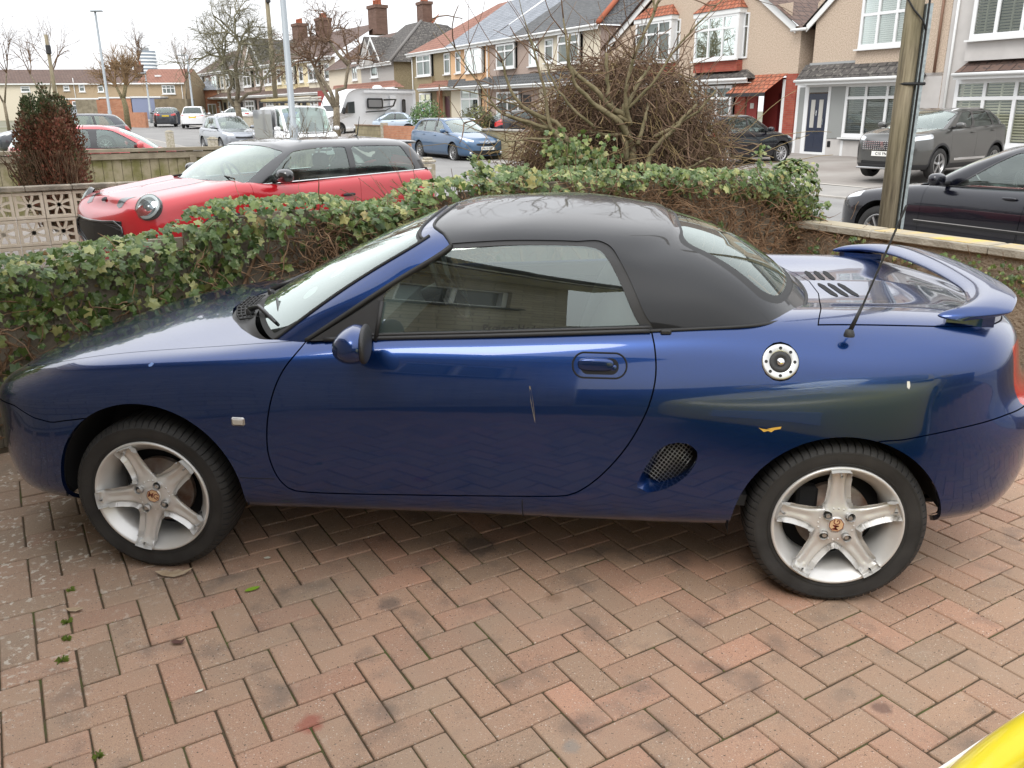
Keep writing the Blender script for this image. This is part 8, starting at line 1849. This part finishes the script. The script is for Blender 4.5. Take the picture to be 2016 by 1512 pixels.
def lamp(label, px, dist, z1, r=.075, head=True, name='street_lamp', group=None, arm=.0):
    x, y = ray_pt(px, dist); g = gh((np.array([x, y])-KC) @ ED, (np.array([x, y])-KC) @ E1); root = empty(name, (x, y, g), 0, label, 'street lamp', group); mb = MB(); mb.tube([(0, 0, 0), (0, 0, 1.4), (0, 0, 1.42), (0, 0, z1-g)], [r*1.35, r*1.35, r, r*.7], 12); mb.build('column', M_LAMPP, root)
    if head: MB().box((arm, 0, z1-g+.03), (.75, .28, .09), bev=.03).build('lantern', M_LAMPP, root)
lamp('tall grey lamp post standing in front of the white van', 578, 24, 9.2, .085)
lamp('tall pale lamp post with a flat lantern rising over the tan houses', 219, 64, 7.7, .09, arm=.1)
lamp('short lamp post in front of the tan end house', 299, 92, 5.1, .09, arm=-.3)
lamp('lamp post standing before the orange brick building', 384, 84, 6.3, .09, arm=-.5)
def wpole(label, px, dist, z1, r=.12):
    x, y = ray_pt(px, dist); g = gh((np.array([x, y])-KC) @ ED, (np.array([x, y])-KC) @ E1); root = empty('telegraph_pole', (x, y, g), 0, label, 'pole'); MB().tube([(0, 0, 0), (0, 0, z1-g)], [r, r*.75], 10).build('pole', M_POLE, root); MB().box((.1, -.12, z1-g-.75), (.22, .2, .45), bev=.03).build('junction_box', M_CLAD, root)
wpole('wooden telegraph pole left of the grey lamp post', 548, 50, 8.0, .14); wpole('short wooden telegraph pole rising behind the conifer', 118, 55, 5.6, .12)
# ------------------------------------------------------------------ low front walls across the road
def lowwall(name, label, px0, px1, dist0, dist1, h_, m, cap=None, z=.0, th=.22):
    a = np.array(ray_pt(px0, dist0)); b = np.array(ray_pt(px1, dist1)); L_ = float(np.linalg.norm(b-a)); ang = math.atan2(b[1]-a[1], b[0]-a[0]); root = empty(name, (a[0], a[1], z), ang, label, 'wall'); MB().box((L_/2, 0, h_/2-.1), (L_, th, h_+.2)).build('wall_body', m, root)
    if cap: MB().box((L_/2, 0, h_+.03), (L_+.06, th+.08, .06), bev=.008).build('coping', cap, root)
    return root
lowwall('brick_wall', 'orange brick garden wall left of the blue estate', 758, 822, 41.5, 38.5, .95, M_OBRICK, None, .0)
lowwall('fence_panel_wall', 'buff block garden wall in front of the pale blue saloon', 705, 752, 45.5, 42.5, .85, M_BLOCKW, mat('brown capping', (.2, .13, .08), .8), .05)
MB().box((0, 0, .5), (.28, .28, 1.15), bev=.02).build('pier', M_CONC, bpy.data.objects['brick_wall'])
lowwall('block_wall', 'buff block garden wall right of the blue estate', 925, 1050, 33.0, 30.0, .95, M_BLOCKW, M_KERB, -.05)
lowwall('brick_wall', 'low red brick wall beside the small round tree', 258, 290, 78, 76, 1.0, M_OBRICK, None, .6)
lowwall('board_fence', 'grey board fence in front of the tan house', 155, 196, 80, 80, 2.0, M_RAIL, None, .6); lowwall('garden_wall', 'plain tan garden wall behind the far parked cars', 196, 250, 82, 82, 2.0, M_OBRICK, None, .6)
lowwall('garden_wall', 'low grey wall with a board panel in front of the far cream house', 410, 500, 66, 55, .9, M_CONC, M_KERB, .4)
x, y = ray_pt(346, 80); bn = MB(); bn.box((0, 0, .55), (.58, .7, 1.0), bev=.03); bn.box((0, -.02, 1.08), (.62, .76, .08), bev=.02); o = bn.build('wheeled_bin', mat('dark bin', (.03, .04, .06), .5)); o.location = (x, y, .55); tag(o, 'dark wheeled bin standing between the far parked cars', 'bin')
g_ = sheet('grass_verge', 66, 84, 1.0, 2.1, 3, .55, .06, mat('verge grass', (.10, .16, .04), .95, col2=(.2, .2, .08), noise_scale=4))
# ------------------------------------------------------------------ leaves and weeds on the paving
M_DRY = mat('dry leaf', (.33, .24, .15), .8, col2=(.45, .35, .24), noise_scale=40); M_DRYD = mat('dark dry leaf', (.10, .045, .035), .8); M_GRN = mat('green leaf', (.22, .36, .03), .5)
def flat_leaf(label, loc, P, m, rz=0, curl=.012, name='fallen_leaf', group=None):
    c = np.mean(np.array(P), 0); V = [(a, b, .004+curl*(math.hypot(a-c[0], b-c[1])/.05)**2) for a, b in P]+[(c[0], c[1], .003)]; n = len(P); mb = MB(); mb.add(V, [(i, (i+1) % n, n) for i in range(n)], True); o = mb.build(name, m); o.location = (loc[0], loc[1], .0015); o.rotation_euler[2] = rz; return tag(o, label, 'leaf', group)
flat_leaf('large torn tan leaf just in front of the front wheel', (.065, -.045), [(-.065, 0), (-.03, .022), (-.015, .012), (.01, .028), (.03, .012), (.07, .014), (.045, -.015), (.01, -.03), (-.01, -.022), (-.035, -.018)], M_DRY, R(10), .008)
flat_leaf('fresh green oval leaf lying on the paving', (.39, -.115), [(-.028, -.004), (-.015, .009), (.005, .012), (.022, .006), (.028, 0), (.015, -.010), (-.005, -.012), (-.02, -.010)], M_GRN, R(35), .004)
flat_leaf('small shrivelled dark leaf below the green one', (.28, -.44), [(-.022, 0), (-.01, .014), (.008, .007), (.022, .012), (.015, -.012), (-.006, -.01)], M_DRYD, R(20), .02)
flat_leaf('curled brown leaf at the lichened end of the paving', (-.155, -.30), [(-.03, 0), (-.01, .012), (.02, .01), (.032, 0), (.01, -.012), (-.015, -.01)], M_DRY, R(5), .018)
flat_leaf('pale scrap of leaf between the wheel and the sill', (.36, .10), [(-.014, 0), (0, .01), (.014, .003), (.01, -.009), (-.006, -.008)], mat('pale scrap', (.6, .58, .48), .8), R(5), .006)
flat_leaf('tiny white feather like scrap low on the left paving', (.455, -.66), [(-.012, -.003), (0, .007), (.012, .005), (.008, -.004)], mat('pale scrap'), R(35), .003)
rng = random.Random(31); mb = MB(); M_WEED = mat('weed green', (.17, .24, .04), .7)
def weed(label, x, y, n, r, seed):
    rng = random.Random(seed); V = []; F = []
    for k in range(n):
        a = rng.random()*6.28; rr = rng.uniform(.3, 1)*r; w_ = .0012; o = len(V); ca, sa = math.cos(a), math.sin(a); h_ = rng.uniform(.004, .018)
        V += [(-sa*w_, ca*w_, 0), (sa*w_, -ca*w_, 0), (ca*rr*.6+sa*w_, sa*rr*.6-ca*w_, h_), (ca*rr, sa*rr, h_*.5), (ca*rr*.6-sa*w_, sa*rr*.6+ca*w_, h_)]; F.append((o, o+1, o+2, o+3, o+4))
    o = MB().add(V, F).build('weed_tuft', M_WEED); o.location = (x, y, -.002); tag(o, label, 'weed')
weed('weed tuft in the paving joint nearest the front wheel', -.14, -.365, 34, .022, 1); weed('weed tuft in the paving joint just below the first one', -.085, -.455, 34, .02, 2); weed('straggly weed tuft at the lower left of the paving', -.03, -.56, 26, .026, 3); weed('weed tuft at the bottom edge of the paving', .31, -.93, 30, .022, 4); weed('small weed tuft at the far left of the paving', -.245, -.18, 22, .02, 5)
# moss lumps along the joints: nobody could count them
V = []; F = []; rng = random.Random(8)
for k in range(5200):
    i, j = rng.randint(-34, 34), rng.randint(-34, 34); P_ = .1045; t = rng.random()
    c = np.array(ORIG)+(E1*(i*P_)+ED*((j+t)*P_) if rng.random() < .5 else E1*((i+t)*P_)+ED*(j*P_)); s_, t_ = (c-KC) @ ED, (c-KC) @ E1
    kk = (i-j) % 4
    if not (-8.5 < s_ < -.2 and -6.9 < t_ < -.2) or c[1] < -2.4: continue
    if noise.noise(Vector((c[0]*1.6, c[1]*1.6, 2))) < .0+(.0 if c[0] < .8 else .15): continue
    r_ = rng.uniform(.0018, .0042); o = len(V)
    for a in range(5): V.append((c[0]+r_*math.cos(a*1.257), c[1]+r_*math.sin(a*1.257), -.006))
    V.append((c[0], c[1], -.0035+rng.random()*.0025)); F += [(o+a, o+(a+1) % 5, o+5) for a in range(5)]
o = MB().add(V, F, True).build('joint_moss', mat('joint moss', (.11, .13, .025), .95, col2=(.2, .2, .05), noise_scale=30), fix=False); o['kind'] = 'stuff'; tag(o, 'moss growing in the joints of the block paving', 'moss')
